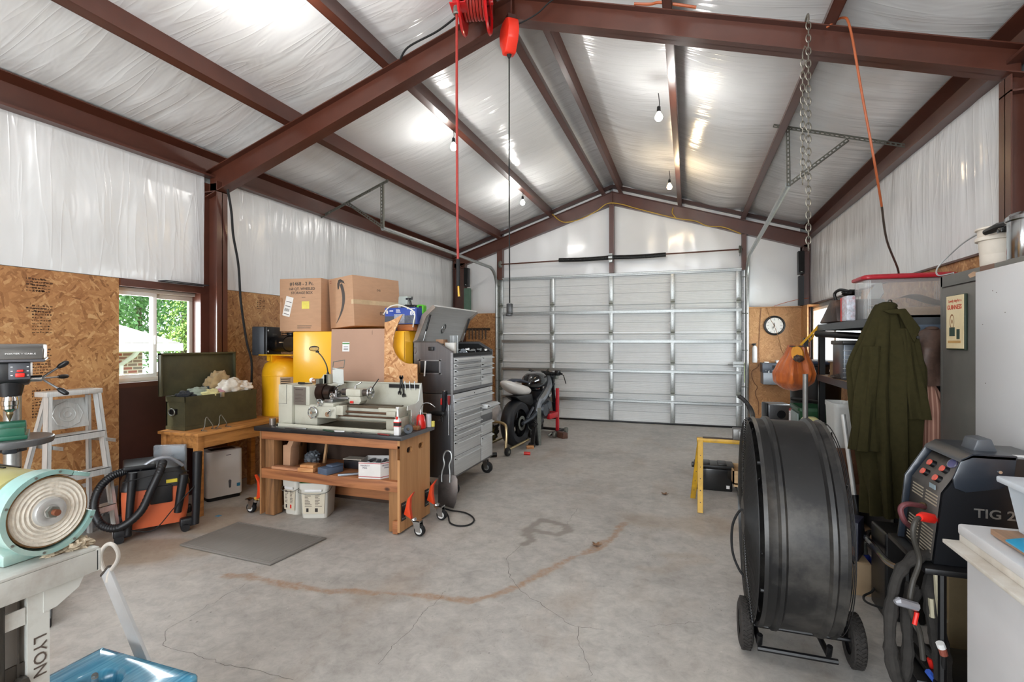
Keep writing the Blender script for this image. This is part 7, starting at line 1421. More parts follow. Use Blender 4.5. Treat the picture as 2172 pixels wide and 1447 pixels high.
mb = MB().mat(M_BLK); mb.tube([(.25, 2.66, .11), (.72, 2.66, .11)], .010, 8); mb.tube([(.29, 2.50, .09), (.60, 2.50, .09)], .012, 8); mb.tube([(.29, 2.9, .075), (.60, 2.9, .075)], .012, 8)
for x in (.30, .57): mb.tube([(x, 2.50, .15), (x, 2.52, .10), (x, 2.9, .075), (x, 3.0, .15)], .012, 8)
mb.build('base_frame', t)
for x, s_ in ((.255, -1), (.70, 1)):
    mb = MB().mat(P('tread_rubber', '26221f', .85, 0, .3, 60, .4)); mb.lathe([(.06, -.024), (.085, -.03), (.104, -.024), (.112, -.01), (.112, .01), (.104, .024), (.085, .03), (.06, .024)], 36, T_(x, 2.66, .113), 'X')
    for k in range(36):
        a = 2 * PI * k / 36
        for d_ in (-1, 1): mb.box((-.011 + d_ * .010, -.004, .108), (.011 + d_ * .010, .004, .115), T_(x, 2.66, .113) @ Matrix.Rotation(a + d_ * .04, 4, 'X') @ R_(d_ * 35, 'Z'))
    whl = mb.build('wheel', t); mb = MB().mat(M_GALVD if s_ < 0 else M_BLK); mb.lathe([(0, -.02), (.055, -.012), (.065, -.02), (.065, .02), (.055, .012), (0, .02)], 28, T_(x, 2.66, .113), 'X'); mb.build('hub', whl)
mb = MB().mat(M_BLK); mb.tube(spline([(.30, 3.02, .94), (0.367, 3.405, 0.990), (0.357, 3.507, 1.043), (0.328, 3.519, 1.082), (0.302, 3.531, 1.101)], 8), [.016] * 16 + [.013] * 16 + [.009], 10); mb.build('push_handle', t)
mb = MB().mat(M_RUB); mb.tube(spline([(FX0 - .02, FY - .1, .62), (.24, 2.68, .64), (.205, 2.72, .55), (.205, 2.74, .42), (.235, 2.74, .33), (.275, 2.74, .28)], 8), .006, 8); mb.build('power_cord', t)

# ================================================================ SAWHORSE AND THINGS ON THE FLOOR BEHIND THE FAN
M_SHY = P('sawhorse_yellow', 'c79a22', .45, 0, .12, 12, .03, dirt='5e4a2a', dirt_amt=.5)
t = thing('sawhorse', 'yellow folding steel sawhorse behind the drum fan', 'sawhorse', (.45, 4.82, 0))
mb = MB().mat(M_SHY); mb.box((.07, 4.77, .565), (.95, 4.83, .60), bev=.003); mb.mat(P('dark_wood_top', '3b2a20', .6)).box((.12, 4.775, .60), (.9, 4.825, .606)); mb.build('beam', t)
for x, dx in ((.10, 0), (.88, 0)):
    for y1_, in ((4.60,), (5.02,)):
        mb = MB().mat(M_SHY); a = Vector((x, 4.80 + (.02 if y1_ > 4.8 else -.02), .58)); b = Vector((x - (.005 if y1_ < 4.8 else .06), y1_, 0)); rail(mb, b, a, .03, .045)
        dd = (a - b).normalized(); mb.mat(M_INKG)
        for k in range(5): c = b.lerp(a, .15 + .16 * k); mb.cyl(c + Vector((0, -.024 if y1_ < 4.8 else -.02, 0)), c + Vector((0, -.018, 0)), .004, seg=6)
        mb.build('leg', t)
mb = MB().mat(P('vise_grey', '6c6b69', .4, .5, .15)); mb.box((.36, 4.74, .607), (.46, 4.84, .70), bev=.006); mb.box((.40, 4.70, .63), (.44, 4.74, .69), bev=.003); tag(mb.build('steel_block'), 'small grey steel block sitting on the yellow sawhorse', 'steel block')
t = thing('battery_box', 'black plastic battery box on the floor behind the yellow sawhorse', 'battery box', (.22, 5.45, 0))
mb = MB().mat(M_BLKG); mb.box((.07, 5.32, 0), (.40, 5.52, .215), bev=.012); mb.build('case', t); mb = MB().mat(M_BLK); mb.box((.055, 5.305, .215), (.415, 5.535, .25), bev=.01); mb.box((.12, 5.33, .245), (.20, 5.50, .262), bev=.006); mb.box((.27, 5.33, .245), (.35, 5.50, .262), bev=.006); mb.box((.03, 5.38, .20), (.06, 5.46, .24), bev=.006); mb.build('lid', t)
mb = MB().mat(M_WHITE); mb.box((.345, 5.318, .03), (.375, 5.3195, .06)); mb.build('label', t)
t = thing('wheel_dolly', 'low plywood dolly on black casters beside the battery box', 'dolly', (.62, 5.3, 0))
mb = MB().mat(m_wood('birch_ply', 'a5835c', 'c9a97f', 0, .6, .6, False)); mb.box((.40, 5.15, .10), (.95, 5.55, .118)); mb.build('deck', t)
for x, y in ((.45, 5.2), (.90, 5.2), (.45, 5.5), (.90, 5.5)): mb = MB().mat(M_BLK); mb.lathe([(0, -.015), (.04, -.015), (.042, 0), (.04, .015), (0, .015)], 20, T_(x, y, .042), 'X'); mb.box((x - .022, y - .02, .05), (x + .022, y + .02, .098), bev=.003); mb.build('caster', t)
mb = MB().mat(MATS.get('birch_ply') or m_wood('birch_ply2', 'a5835c', 'c9a97f', 0, .6, .6, False))
for a, b in (((.39, 5.17, .119), (.95, 5.185, .24)), ((.39, 5.50, .119), (.95, 5.515, .24)), ((.39, 5.17, .119), (.405, 5.515, .24)), ((.935, 5.17, .119), (.95, 5.515, .24)), ((.39, 5.17, .119), (.95, 5.515, .13))): mb.box(a, b)
tag(mb.build('plywood_tray'), 'open plywood box sitting on the low dolly behind the fan', 'wooden box')
# ================================================================ FAR RIGHT CORNER
t = thing('wall_clock', 'round black-rimmed wall clock thermometer on the strand board', 'clock', (1.315, 9.18, 1.70))
M = T_(1.315, 9.2, 1.70)
mb = MB().mat(M_BLK); mb.lathe([(.125, -.02), (.135, -.035), (.155, -.03), (.16, 0), (.125, 0)], 48, M @ R_(0, 'X'), 'Y'); mb.build('rim', t)
mb = MB().mat(P('dial_white', 'eceae6', .4, 0, .01)); mb.lathe([(0, -.015), (.13, -.015), (.13, 0)], 48, M, 'Y'); dl = mb.build('dial', t)
mb = MB().mat(M_INK)
for k in range(12): a = k * PI / 6; mb.box((-.003, -.0175, .10), (.003, -.0155, .118 if k % 3 else .112), M @ Matrix.Rotation(a, 4, 'Y'))
mb.build('hour_marks', dl)
for k in range(1, 13): a = k * PI / 6; text('numeral', str(k), .022, M @ frame_m((.088 * math.sin(a), -.016, .088 * math.cos(a)), (1, 0, 0), (0, 0, 1)), M_INKG, dl) if k % 3 == 0 else None
for ang, L, nm in ((205, .055, 'hour_hand'), (-12, .045, 'minute_hand')): mb = MB().mat(M_INK); mb.box((-.004, -.021, -.01), (.004, -.018, L), M @ R_(ang, 'Y')); mb.build(nm, dl)
mb = MB().mat(M_INK); mb.torus((0, -.016, -.045), .035, .001, 'Y', 28, 4, M); mb.build('small_gauge', dl)
t = thing('fire_extinguisher', 'small white fire extinguisher mounted on the strand board left of the clock', 'fire extinguisher', (1.02, 9.15, 1.2))
mb = MB().mat(M_WHITE); mb.lathe([(0, 1.10), (.034, 1.10), (.038, 1.11), (.038, 1.33), (.03, 1.36), (.015, 1.375), (0, 1.375)], 28, T_(1.02, 9.15, 0)); mb.build('cylinder', t); mb = MB().mat(M_BLK); mb.cyl((1.02, 9.15, 1.37), (1.02, 9.15, 1.41), .012); mb.box((.985, 9.14, 1.395), (1.045, 9.16, 1.41), bev=.003); mb.cyl((1.0, 9.14, 1.39), (.975, 9.14, 1.39), .01); mb.box((1.0, 9.18, 1.1), (1.04, 9.20, 1.4)); mb.build('valve', t)
t = thing('stereo_receiver', 'dark grey stereo receiver on a small grey wall shelf under the clock', 'stereo', (1.4, 9.0, .95))
mb = MB().mat(P('stereo_grey', '4a5059', .35, .3)); mb.box((1.10, 8.88, .955), (1.52, 9.18, 1.105), bev=.004); mb.build('case', t); mb = MB().mat(M_BLK); mb.box((1.24, 8.876, 1.02), (1.45, 8.88, 1.07)); mb.mat(M_GALV)
for k in range(8): mb.cyl((1.15 + k * .045, 8.874, .985), (1.15 + k * .045, 8.88, .985), .007, seg=10)
mb.mat(M_WHITE).cyl((1.19, 8.872, .965), (1.19, 8.88, .965), .01); mb.build('display', t)
mb = MB().mat(P('shelf_grey', '8a9096', .4, .4)); mb.box((1.11, 8.85, .77), (1.53, 9.195, .953), bev=.003); tag(mb.build('wall_shelf'), 'boxy grey metal wall shelf holding the stereo receiver', 'shelf')
mb = MB().mat(M_WHITE); mb.box((1.30, 8.92, 1.106), (1.44, 9.08, 1.145), bev=.008); tag(mb.build('white_case'), 'white plastic case on top of the stereo receiver, under the clock', 'case'); mb = MB().mat(M_WHITE); mb.box((1.13, 8.92, 1.106), (1.20, 8.98, 1.122), bev=.004); tag(mb.build('white_adapter'), 'small white adapter on the left of the stereo receiver', 'adapter')
mb = MB().mat(P('thin_wire', '8a5f36', .6)); mb.tube(spline([(1.20, 9.19, 1.985), (1.25, 9.14, 1.80), (1.30, 9.14, 1.70), (1.36, 9.14, 1.53), (1.42, 9.19, 1.30), (1.5, 9.18, 1.15)], 6), .004, 5); tag(mb.build('brown_wire'), 'thin tan wire hanging across the clock face down the strand board', 'wire')
mb = MB().mat(P('thin_wire_red', '6a4030', .6)); mb.tube(spline([(1.12, 9.19, 1.985), (1.10, 9.19, 1.7), (1.085, 9.19, 1.3), (1.08, 9.18, 1.05), (.98, 9.18, .95), (1.0, 9.18, .8), (1.06, 9.18, .70), (1.03, 9.18, .60), (1.08, 9.18, .45), (1.08, 9.18, .25)], 6), .004, 5); tag(mb.build('speaker_wire'), 'dark thin wire falling down the strand board beside the stereo', 'wire')
mb = MB().mat(P('orange_thin', 'b5552a')); mb.tube(spline([(1.30, 9.16, 2.01), (1.45, 9.15, 2.06), (1.62, 9.1, 2.10), (1.78, 9.05, 2.12)], 6), .004, 5); tag(mb.build('orange_wire'), 'thin orange wire on the ledge above the clock', 'wire')
t = thing('stainless_duct_box', 'polished stainless box with a round hole at floor level under the stereo', 'appliance', (1.225, 8.460, 0))
mb = MB().mat(M_SSTEEL); bx = (1.128, 7.792, 0.470); M = T_(bx[0], bx[1], 0) @ R_(10, 'Z'); mb.box((-.13, -.10, .36), (.16, .18, .60), M, bev=.02); mb.build('housing', t); mb = MB().mat(M_BLK); mb.cyl((.04, -.104, .46), (.04, -.098, .46), .055, seg=28, M=M); mb.box((-.16, -.13, .36), (-.13, .05, .61), M @ R_(0, 'Y'), bev=.005); mb.build('duct_hole', t)
mb = MB().mat(P('grey_crate', '6b6a66', .7, 0, .2)); mb.box((-.25, -.16, 0), (.20, .22, .358), M, bev=.01); tag(mb.build('grey_crate'), 'rough grey crate carrying the stainless box in the far right corner', 'crate')
t = thing('black_bin', 'tall black bin with blue-grey lid behind the orange bag', 'bin', (1.36, 6.9, 0))
mb = MB().mat(M_BLK); mb.lathe([(0, 0), (.21, 0), (.24, .05), (.27, 1.16), (.285, 1.17), (.285, 1.22), (0, 1.235)], 36, T_(1.42, 6.9, 0)); mb.build('drum', t); mb = MB().mat(P('bin_rim', '32405a', .4)); mb.torus((1.42, 6.9, 1.20), .28, .02, seg=36); mb.build('rim', t)
t = thing('red_carton', 'red and white printed carton standing at the foot of the black bin', 'carton', (1.16, 6.3, 0)); mb = MB().mat(P('carton_red', 'a5242c', .5)); M = T_(1.10, 6.3, 0) @ R_(-10, 'Z'); mb.box((-.055, -.04, 0), (.055, .1, .70), M, bev=.002); mb.build('box', t)
mb = MB().mat(P('carton_print', 'd6d0cf', .5, 0, .5, 40)); mb.box((-.055, -.0415, .45), (.0, -.0402, .69), M); mb.box((.01, -.0415, .35), (.05, -.0402, .45), M); mb.build('printing', t)
# green tote, jug, translucent tub
def tub(name, label, cat, x0, x1, y0, y1, z0, z1, m, mr, rim=.02, group=None, taper=.88, nmr='rim'):
    t = thing(name, label, cat, ((x0 + x1) / 2, (y0 + y1) / 2, z0), 0, group); cx, cy = (x0 + x1) / 2, (y0 + y1) / 2; hx, hy = (x1 - x0) / 2, (y1 - y0) / 2
    mb = MB().mat(m); V = []; F = []; secs = [(z0, taper), (z1 - .03, 1.0), (z1 - .03, 1.04), (z1, 1.04), (z1, .97), (z0 + .008, taper * .97)]
    for z, s_ in secs: pr = rrect(-hx * s_, hx * s_, -hy * s_, hy * s_, .03, 4); k_ = len(pr); V += [(cx + x, cy + y, z) for x, y in pr]
    for i in range(len(secs) - 1):
        for k in range(k_): F.append((i * k_ + k, i * k_ + (k + 1) % k_, (i + 1) * k_ + (k + 1) % k_, (i + 1) * k_ + k))
    F += [tuple(range(k_ - 1, -1, -1)), tuple(5 * k_ + k for k in range(k_))]; mb.raw(V, F); mb.build('body', t); return t
M_CLR = P('translucent_plastic', 'd9dcdc', .3, 0, .04, 6, 0, trans=.0, alpha=.28)
mb = MB().mat(M_CARD); mb.box((1.10, 5.56, 0), (1.70, 6.10, .50), bev=.004); tag(mb.build('cardboard_box'), 'plain brown carton on the floor carrying the green tote', 'cardboard box')
t = tub('green_tote', 'dark green plastic tote with grey lid panel on the floor past the shelving', 'tote', 1.02, 1.72, 5.60, 6.05, .502, .80, P('tote_green', '1d4a2c', .4), None)
mb = MB().mat(P('grey_film', '7d8d8a', .4, 0, .1)); mb.box((1.01, 5.66, .56), (1.025, 6.0, .74), bev=.003); mb.build('side_label', t)
mb = MB().mat(M_BLK); mb.tube([(1.0, 5.9, .86), (1.42, 5.6, .83)], .018, 8); tag(mb.build('black_bar'), 'black bar lying across the green tote', 'bar')
mb = MB().mat(M_CHROME); mb.tube(spline([(1.22, 5.64, .83), (1.32, 5.60, .87), (1.42, 5.60, .85), (1.45, 5.64, .82)], 6), .014, 8); tag(mb.build('chrome_bar'), 'bent chrome bar on top of the green tote', 'bar')
t = thing('floor_pole', 'plain grey metal pole standing upright behind the drum fan', 'pole', (.955, 5.0, 0)); mb = MB().mat(P('pole_grey', '8d8b88', .4, .5)); mb.cyl((.955, 5.0, .02), (.955, 5.0, 1.165), .021, seg=20); mb.cyl((.955, 5.0, 0), (.955, 5.0, .02), .06); mb.build('tube', t)
# ================================================================ SHELVING UNIT
t = shelf = thing('shelving_unit', 'dark grey steel shelving unit along the right wall', 'shelving', (1.45, 4.5, 0))
M_SHG = P('shelf_dark', '3f4246', .45, .2, .1); SX0, SX1, SY0, SY1 = 1.15, 1.76, 3.60, 5.48
for x in (SX0, SX1 - .05):
    for y in (SY0, SY1 - .05):
        mb = MB().mat(M_BLK if y > 5 else M_SHG); mb.box((x, y, 0), (x + .004, y + .05, 1.6)); mb.box((x, y, 0), (x + .05, y + .004, 1.6)); mb.box((x, y + .046, 0), (x + .05, y + .05, 1.6)); mb.build('post', t)
for z in (.12, .58, 1.135, 1.60):
    mb = MB().mat(M_SHG); mb.box((SX0 - .005, SY0, z - .055), (SX0 + .003, SY1, z)); mb.box((SX1 - .003, SY0, z - .055), (SX1, SY1, z)); mb.box((SX0, SY1 - .003, z - .055), (SX1, SY1, z)); mb.box((SX0, SY0, z - .055), (SX1, SY0 + .003, z)); mb.mat(M_BLK if z > 1.5 else P('particle_board', '8d7357', .7)); mb.box((SX0, SY0, z - .012), (SX1, SY1, z + .002)); mb.build('shelf', t)
# on top: clear tote with red lid, bag, cartons
t = thing('storage_tote', 'clear plastic tote with red lid and tan fabric inside, on top of the shelving', 'tote', (1.5, 4.55, 1.604))
mb = MB().mat(M_CLR); mb.prism(rrect(1.235, 1.80, 4.43, 4.71, .04), .30, 'Z', 1.604, bev=.008); mb.build('bin', t)
mb = MB().mat(P('lid_red', 'b3202f', .35, 0, .05, alpha=.92)); mb.prism(rrect(1.215, 1.82, 4.41, 4.73, .05), .028, 'Z', 1.905, bev=.01); mb.prism(rrect(1.24, 1.80, 4.44, 4.70, .04), .012, 'Z', 1.93, bev=.004); mb.build('lid', t)
mb = MB().mat(M_TAN)
def fold(u, v): 
    x = 1.32 + .46 * u; y = 4.45 + .24 * v; return (x, y, 1.715 + .07 * math.exp(-((u - .5) / .35) ** 2) + .03 * mnoise.noise(Vector((x * 5, y * 4, 2))))
mb.grid(fold, 24, 40); mb.box((1.32, 4.45, 1.61), (1.78, 4.69, 1.70), bev=.015); tag(mb.build('folded_fabric'), 'tan fabric folded inside the red-lidded clear tote', 'fabric')
t = thing('leather_bag', 'brown and black leather bag on top of the shelving beside the red-lidded tote', 'bag', (1.35, 5.15, 1.604))
mb = MB().mat(P('leather_brown', '2e1f19', .5, 0, .3, 12, .1, 0, dirt='8a6550', dirt_amt=.5)); V = []
mb.prism([(4.80, 1.606), (5.42, 1.61), (5.30, 1.66), (5.0, 1.80), (4.86, 1.79)], .36, 'X', 1.14, bev=.02); mb.build('body', t); mb = MB().mat(M_BLK); lump(mb, (1.26, 4.86, 1.84), .06, (1.0, 1.0, .45), 5, .4, 3); mb.tube(spline([(1.16, 4.88, 1.78), (1.15, 4.90, 1.84), (1.18, 4.86, 1.87), (1.25, 4.84, 1.85)], 5), .012, 8); mb.build('strap', t)
t = thing('printed_packet', 'red, white and blue printed packet between the leather bag and the clear tote', 'packet', (1.22, 4.75, 1.604)); mb = MB().mat(P('packet', 'c8cbd6', .4, 0, .4, 30, dirt='b53a34', dirt_amt=.8)); mb.box((1.15, 4.55, 1.604), (1.21, 4.70, 1.80), bev=.01); mb.build('packet_body', t); mb = MB().mat(P('packet_red', 'b3302c', .4)); mb.box((1.146, 4.70, 1.606), (1.21, 4.712, 1.79)); mb.build('red_edge', t)
mb = MB().mat(P('grey_flap', 'b0b0ae', .5)); mb.prism([(4.92, 1.84), (5.2, 1.70), (5.35, 1.76), (5.3, 1.86), (5.0, 1.98)], .004, 'X', 1.50); tag(mb.build('grey_sheet'), 'thin grey sheet standing behind the leather bag on the shelving', 'sheet')
# middle shelf
t = thing('black_case', 'black plastic tool case on the middle shelf', 'case', (1.3, 4.85, 1.14)); mb = MB().mat(P('case_grey', '34363d', .4, 0, .08)); mb.box((1.17, 4.72, 1.138), (1.50, 5.05, 1.44), bev=.01); mb.build('case', t); mb = MB().mat(M_BLK); mb.box((1.16, 4.70, 1.42), (1.51, 5.07, 1.455), bev=.008); mb.build('lid', t); mb = MB().mat(P('wire_white', 'b9b9b6', .4))
for k in range(7): mb.box((1.165, 4.70 - .001, 1.16 + k * .035), (1.45, 4.70, 1.163 + k * .035), T_(0, .018, 0))
mb.build('ribs', t)
mb = MB().mat(M_BLK); mb.tube([(1.05, 5.05, 1.512), (1.33, 4.72, 1.486)], .028, 12); tag(mb.build('black_tube'), 'black tube sticking out above the black case on the middle shelf', 'tube')
mb = MB().mat(P('spool_brown', '6f563a', .6, 0, .15)); mb.lathe([(0, 0), (.065, 0), (.065, .008), (.05, .01), (.05, .12), (.065, .122), (.065, .13), (0, .13)], 24, T_(1.24, 5.22, 1.138)); tag(mb.build('wire_spool'), 'brown wire spool at the far end of the middle shelf', 'spool')
mb = MB().mat(P('hat_brown', '3a2f2a', .7)); lump(mb, (1.2, 4.9, 1.155), .10, (.7, 1.1, .2), 3, .4); 
tag(mb.build('work_glove'), 'flat dark brown glove on the edge of the middle shelf', 'glove')
mb = MB().mat(P('jar_orange', 'a2613a', .4)); mb.cyl((1.19, 4.45, 1.138), (1.19, 4.45, 1.25), .03, seg=18); tag(mb.build('orange_jar'), 'small orange-brown jar at the coat end of the middle shelf', 'jar')
mb = MB().mat(P('bottle_white', 'd5d8d6', .4)); lump(mb, (1.27, 5.36, 1.19), .05, (1, 1, 1), 3, .2); tag(mb.build('white_bottle'), 'white squeeze bottle behind the orange bag on the middle shelf', 'bottle')
mb = MB().mat(P('clutter_dark', '2b2d30', .6, 0, .5, 25, .1)); mb.box((1.30, 3.75, 1.138), (1.70, 4.40, 1.42), bev=.03); tag(mb.build('dark_crate'), 'dark crate on the middle shelf behind the olive coat', 'crate')
mb = MB().mat(P('dark_tub', '202225', .5)); mb.box((1.20, 4.30, .584), (1.70, 5.30, .92), bev=.03); tag(mb.build('dark_tub'), 'dark plastic tub on the lower shelf', 'tub'); mb = MB().mat(P('dark_tub', '202225')); mb.box((1.20, 3.70, .124), (1.70, 5.30, .46), bev=.03); tag(mb.build('dark_locker'), 'dark locker box on the bottom shelf', 'box')
mb = MB().mat(P('wood_box_brown', '5a3a26', .6, 0, .15)); mb.box((1.0, 4.20, .44), (1.14, 4.5, .68), bev=.004); mb.box((1.0, 4.2, 0), (1.14, 4.5, .44)); tag(mb.build('brown_cabinet'), 'small brown wooden cabinet in front of the shelving beside the fan', 'cabinet')
# translucent organiser and jug in front of the shelving
t = tub('clear_organizer', 'translucent white plastic tub with curved rim in front of the shelving', 'tub', .99, 1.12, 4.22, 4.5, .682, 1.0, P('frosted_white', 'cfd1cf', .35, 0, .05, alpha=.6), None)
t = thing('plastic_jug', 'pale yellow plastic jug beside the green tote', 'jug', (1.05, 5.32, .58)); mb = MB().mat(P('jug_yellow', 'cfc98e', .4)); V = []
mb.prism([(-.07, 0), (.07, 0), (.075, .17), (.05, .20), (-.05, .20), (-.075, .17)], .10, 'Y', 0, T_(1.06, 5.30, .55), bev=.015); mb.build('body', t); mb = MB().mat(M_INK); mb.box((.0, -.002, .11), (.03, .0, .15), T_(1.06, 5.30, .55), bev=0); mb.build('handle_hole', t)
mb = MB().mat(M_CARD); mb.box((1.0, 5.26, 0), (1.12, 5.44, .548), bev=.003); tag(mb.build('cardboard_box'), 'narrow brown carton under the pale yellow jug', 'cardboard box')
# orange bag
t = thing('orange_bag', 'bulging orange mesh bag hanging by a yellow strap from the shelving post', 'bag', (1.0, 5.62, 1.1))
def m_bag():
    s = NT('orange_mesh'); n = s.noise(3, 4, .5, s.coord((5, 5, 1.0)), .6); s.base(s.ramp(n, [(.3, C('96441a')), (.7, C('cc6a24'))])); s.set(Roughness=.5, Sheen_Weight=.3); s.bump(n, .6, .02); return s.m
mb = MB().mat(m_bag()); bc = Vector((1.0, 5.62, 1.20))
def bagf(u, v):
    a = 2 * PI * u; z = -.24 + .45 * v; K = ((0, 0), (.05, .09), (.2, .165), (.4, .18), (.6, .145), (.8, .095), (1, .07)); k = max(i for i in range(6) if K[i][0] <= v + 1e-9); q = (v - K[k][0]) / (K[k + 1][0] - K[k][0]); r = K[k][1] + (K[k + 1][1] - K[k][1]) * q
    r *= 1 + .16 * mnoise.noise(Vector((math.cos(a) * 2.2, math.sin(a) * 2.2, z * 3))) + .09 * v * math.sin(a * 13 + 2 * v)
    return (bc.x - .035 * (1 - v) + r * math.cos(a), bc.y + r * math.sin(a), bc.z + z)
mb.grid(bagf, 56, 24, True); mb.build('bag_body', t)
mb = MB().mat(P('bag_lining', 'e09a3a', .5)); Mo = T_(.985, 5.495, 1.335); mb.lathe([(0, 0), (.04, -.004), (.054, .012)], 24, Mo @ R_(-28, 'X') @ Matrix.Scale(1.7, 4, (0, 0, 1)), 'Y'); op = mb.build('bag_opening', t); mb = MB().mat(P('bag_content', '3c2a20', .6)); lump(mb, (.985, 5.458, 1.285), .042, (1.0, .3, .7), 3, .4); mb.build('contents', t)
mb = MB().mat(P('strap_yellow', 'd9a21e', .5)); a = Vector((1.16, 5.47, 1.60)); mb.tube([a, (1.09, 5.52, 1.50), (1.02, 5.56, 1.41)], .012, 4); mb.tube([a, (1.12, 5.56, 1.48), (1.07, 5.62, 1.41)], .008, 4); mb.mat(M_BLK).box((.93, 5.53, 1.395), (1.09, 5.66, 1.405), R_(0, 'Z')); mb.box((1.05, 5.57, 1.40), (1.09, 5.60, 1.48)); mb.build('strap', t)
# ================================================================ COATS
t = coat = thing('olive_coat', 'long olive green coat hanging from the corner of the shelving', 'coat', (1.08, 3.5, .45))
M_COAT = P('olive_wool', '2f2b17', .95, 0, .12, 40, .2, spec=.15)
def coatf(u, v):
    a = 2 * PI * u; z = 1.66 - v * 1.20
    if v < .30: q = v / .30; hw = .045 + .105 * q ** .75; hd = .05 + .04 * q; cx = 1.065
    else: q = (v - .3) / .7; hw = .15 - .03 * q; hd = .09; cx = 1.065 + .02 * q
    f = 1 + min(1, v * 4) * (.46 * abs(math.sin(a * 4.5 + 1.1 * math.sin(v * 3))) ** .7 - .30 + .10 * math.sin(a * 11 + v * 3) + .2 * mnoise.noise(Vector((a * 2, v * 2.2, 3))))
    return (cx + hw * math.cos(a) * f, 3.47 + hd * math.sin(a) * f, z)
mb = MB().mat(M_COAT); mb.grid(coatf, 96, 60, True); mb.sphere((1.075, 3.47, 1.65), .05, 20, 12, (1, 1, .5)); mb.build('coat_body', t)
def sleeve(x0_, x1_, y0_, z0_, z1_, w_, nm, ph):
    mb = MB().mat(M_COAT)
    def f(u, v):
        a = 2 * PI * u; z = z0_ + (z1_ - z0_) * v; r = w_ * (.75 + .35 * v) * (1 + .22 * math.sin(a * 4 + v * 3 + ph) + .1 * math.sin(a * 9 - v * 4)); return (x0_ + (x1_ - x0_) * v + r * math.cos(a), y0_ + .6 * r * math.sin(a), z)
    mb.grid(f, 40, 30, True); mb.mat(P('coat_lining', '1c1c14', .9)).lathe([(0, 0), (w_ * 1.0, 0)], 24, T_(x1_, y0_, z1_ + .005) @ Matrix.Scale(.6, 4, (0, 1, 0))); mb.build(nm, t)
sleeve(.985, .945, 3.40, 1.42, .83, .06, 'sleeve', 0); sleeve(1.15, 1.20, 3.40, 1.52, 1.02, .05, 'sleeve', 2)
mb = MB().mat(M_COAT); mb.prism([(1.02, 1.62), (1.13, 1.63), (1.20, 1.52), (1.17, 1.44), (1.10, 1.60), (1.06, 1.60)], .02, 'Y', 3.365, bev=.005); mb.mat(M_BLK).cyl((1.185, 3.36, 1.47), (1.185, 3.365, 1.47), .008); mb.build('collar', t)
mb = MB().mat(M_GALVD); mb.tube(spline([(1.15, 3.60, 1.60), (1.12, 3.54, 1.68), (1.085, 3.48, 1.68), (1.08, 3.47, 1.65)], 5), .004, 6); mb.build('hook', t)
def drape(name, cx, cy, z1_, z0_, w_, d_, m, label, cat, seed, fold=9, amp=.18, parts=None):
    mb = MB().mat(m)
    def f(u, v):
        a = 2 * PI * u; z = z1_ + (z0_ - z1_) * v; q = min(1, v * 3); hw = w_ * (.25 + .75 * q ** .6); hd = d_ * (.3 + .7 * q); g = 1 + amp * math.sin(a * fold + seed + v * 2) * q + .12 * mnoise.noise(Vector((math.cos(a), math.sin(a), v * 3 + seed))); return (cx + hw * math.cos(a) * g, cy + hd * math.sin(a) * g, z)
    mb.grid(f, 72, 36, True); mb.sphere((cx, cy, z1_), w_ * .27, 14, 8, (1, 1, .4)); return tag(mb.build(name), label, cat)
drape('leather_jacket', 1.30, 3.505, 1.52, 1.20, .12, .068, P('leather_dark', '38271f', .6, 0, .25, 8, .15, dirt='75594c', dirt_amt=.5), 'dark brown leather jacket hanging between the olive coat and the grey cabinet', 'jacket', 4, 5, .2)
def m_stripe():
    s = NT('striped_cloth'); sx = s.n('SeparateXYZ'); s.coord(); s.l(s.co.outputs['Object'], sx.inputs[0]); wv = s.math('SINE', s.math('MULTIPLY', sx.outputs[0], 330)); s.base(s.ramp(wv, [(.3, C('8a5f50')), (.6, C('b58b78'))])); s.set(Roughness=.9); return s.m
drape('striped_shirt', 1.285, 3.525, 1.22, .72, .085, .045, m_stripe(), 'pinkish brown striped shirt hanging below the leather jacket', 'shirt', 2, 7, .25)
mb = MB().mat(P('dark_coat_cloth', '111112', .95)); mb.box((1.12, 3.565, .5), (1.42, 3.597, 1.05), bev=.012); tag(mb.build('black_coat'), 'black coat hanging behind the olive coat', 'coat')
mb = MB().mat(P('rod', '5f6b7a', .4, .4)); mb.cyl((1.12, 3.62, 1.52), (1.44, 3.62, 1.52), .008); mb.box((1.15, 3.595, 1.50), (1.45, 3.60, 1.545)); tag(mb.build('hanging_rail'), 'blue-grey rail under the top shelf carrying the jackets', 'rail')
# ================================================================ GREY CABINET
t = thing('metal_cabinet', 'tall grey steel cabinet at the right with a poster magnet and white board', 'cabinet', (1.56, 2.85, 0))
M_CAB = P('cabinet_grey', '63625e', .45, .1, .06, 8, .02, dirt='7d7a74', dirt_amt=.3)
GX0, GX1, GY0, GY1, GH = 1.30, 1.81, 2.16, 3.40, 1.80
mb = MB().mat(M_CAB); mb.box((GX0 + .02, GY0, .0), (GX1, GY1, GH - .06)); mb.box((GX0, GY0, GH - .06), (GX1, GY1, GH), bev=.003); mb.box((GX0, GY1 - .02, 0), (GX0 + .02, GY1, GH)); mb.box((GX0, GY0, 0), (GX0 + .02, GY1, .08)); mb.build('body', t)
mb = MB().mat(M_CAB); mb.box((GX0 - .001, GY0 + .6, .085), (GX0 + .018, GY1 - .024, GH - .066), bev=.002); mb.build('door', t); mb = MB().mat(M_CAB); mb.box((GX0 - .001, GY0 + .02, .085), (GX0 + .018, GY0 + .595, GH - .066), bev=.002); mb.build('door', t)
mb = MB().mat(M_INK); mb.box((GX0 + .0, GY1 - .025, .085), (GX0 + .012, GY1 - .0235, GH - .064)); mb.box((GX0 - .0, GY0 + .02, GH - .066), (GX0 + .010, GY1 - .02, GH - .0625)); mb.build('door_gap', t)
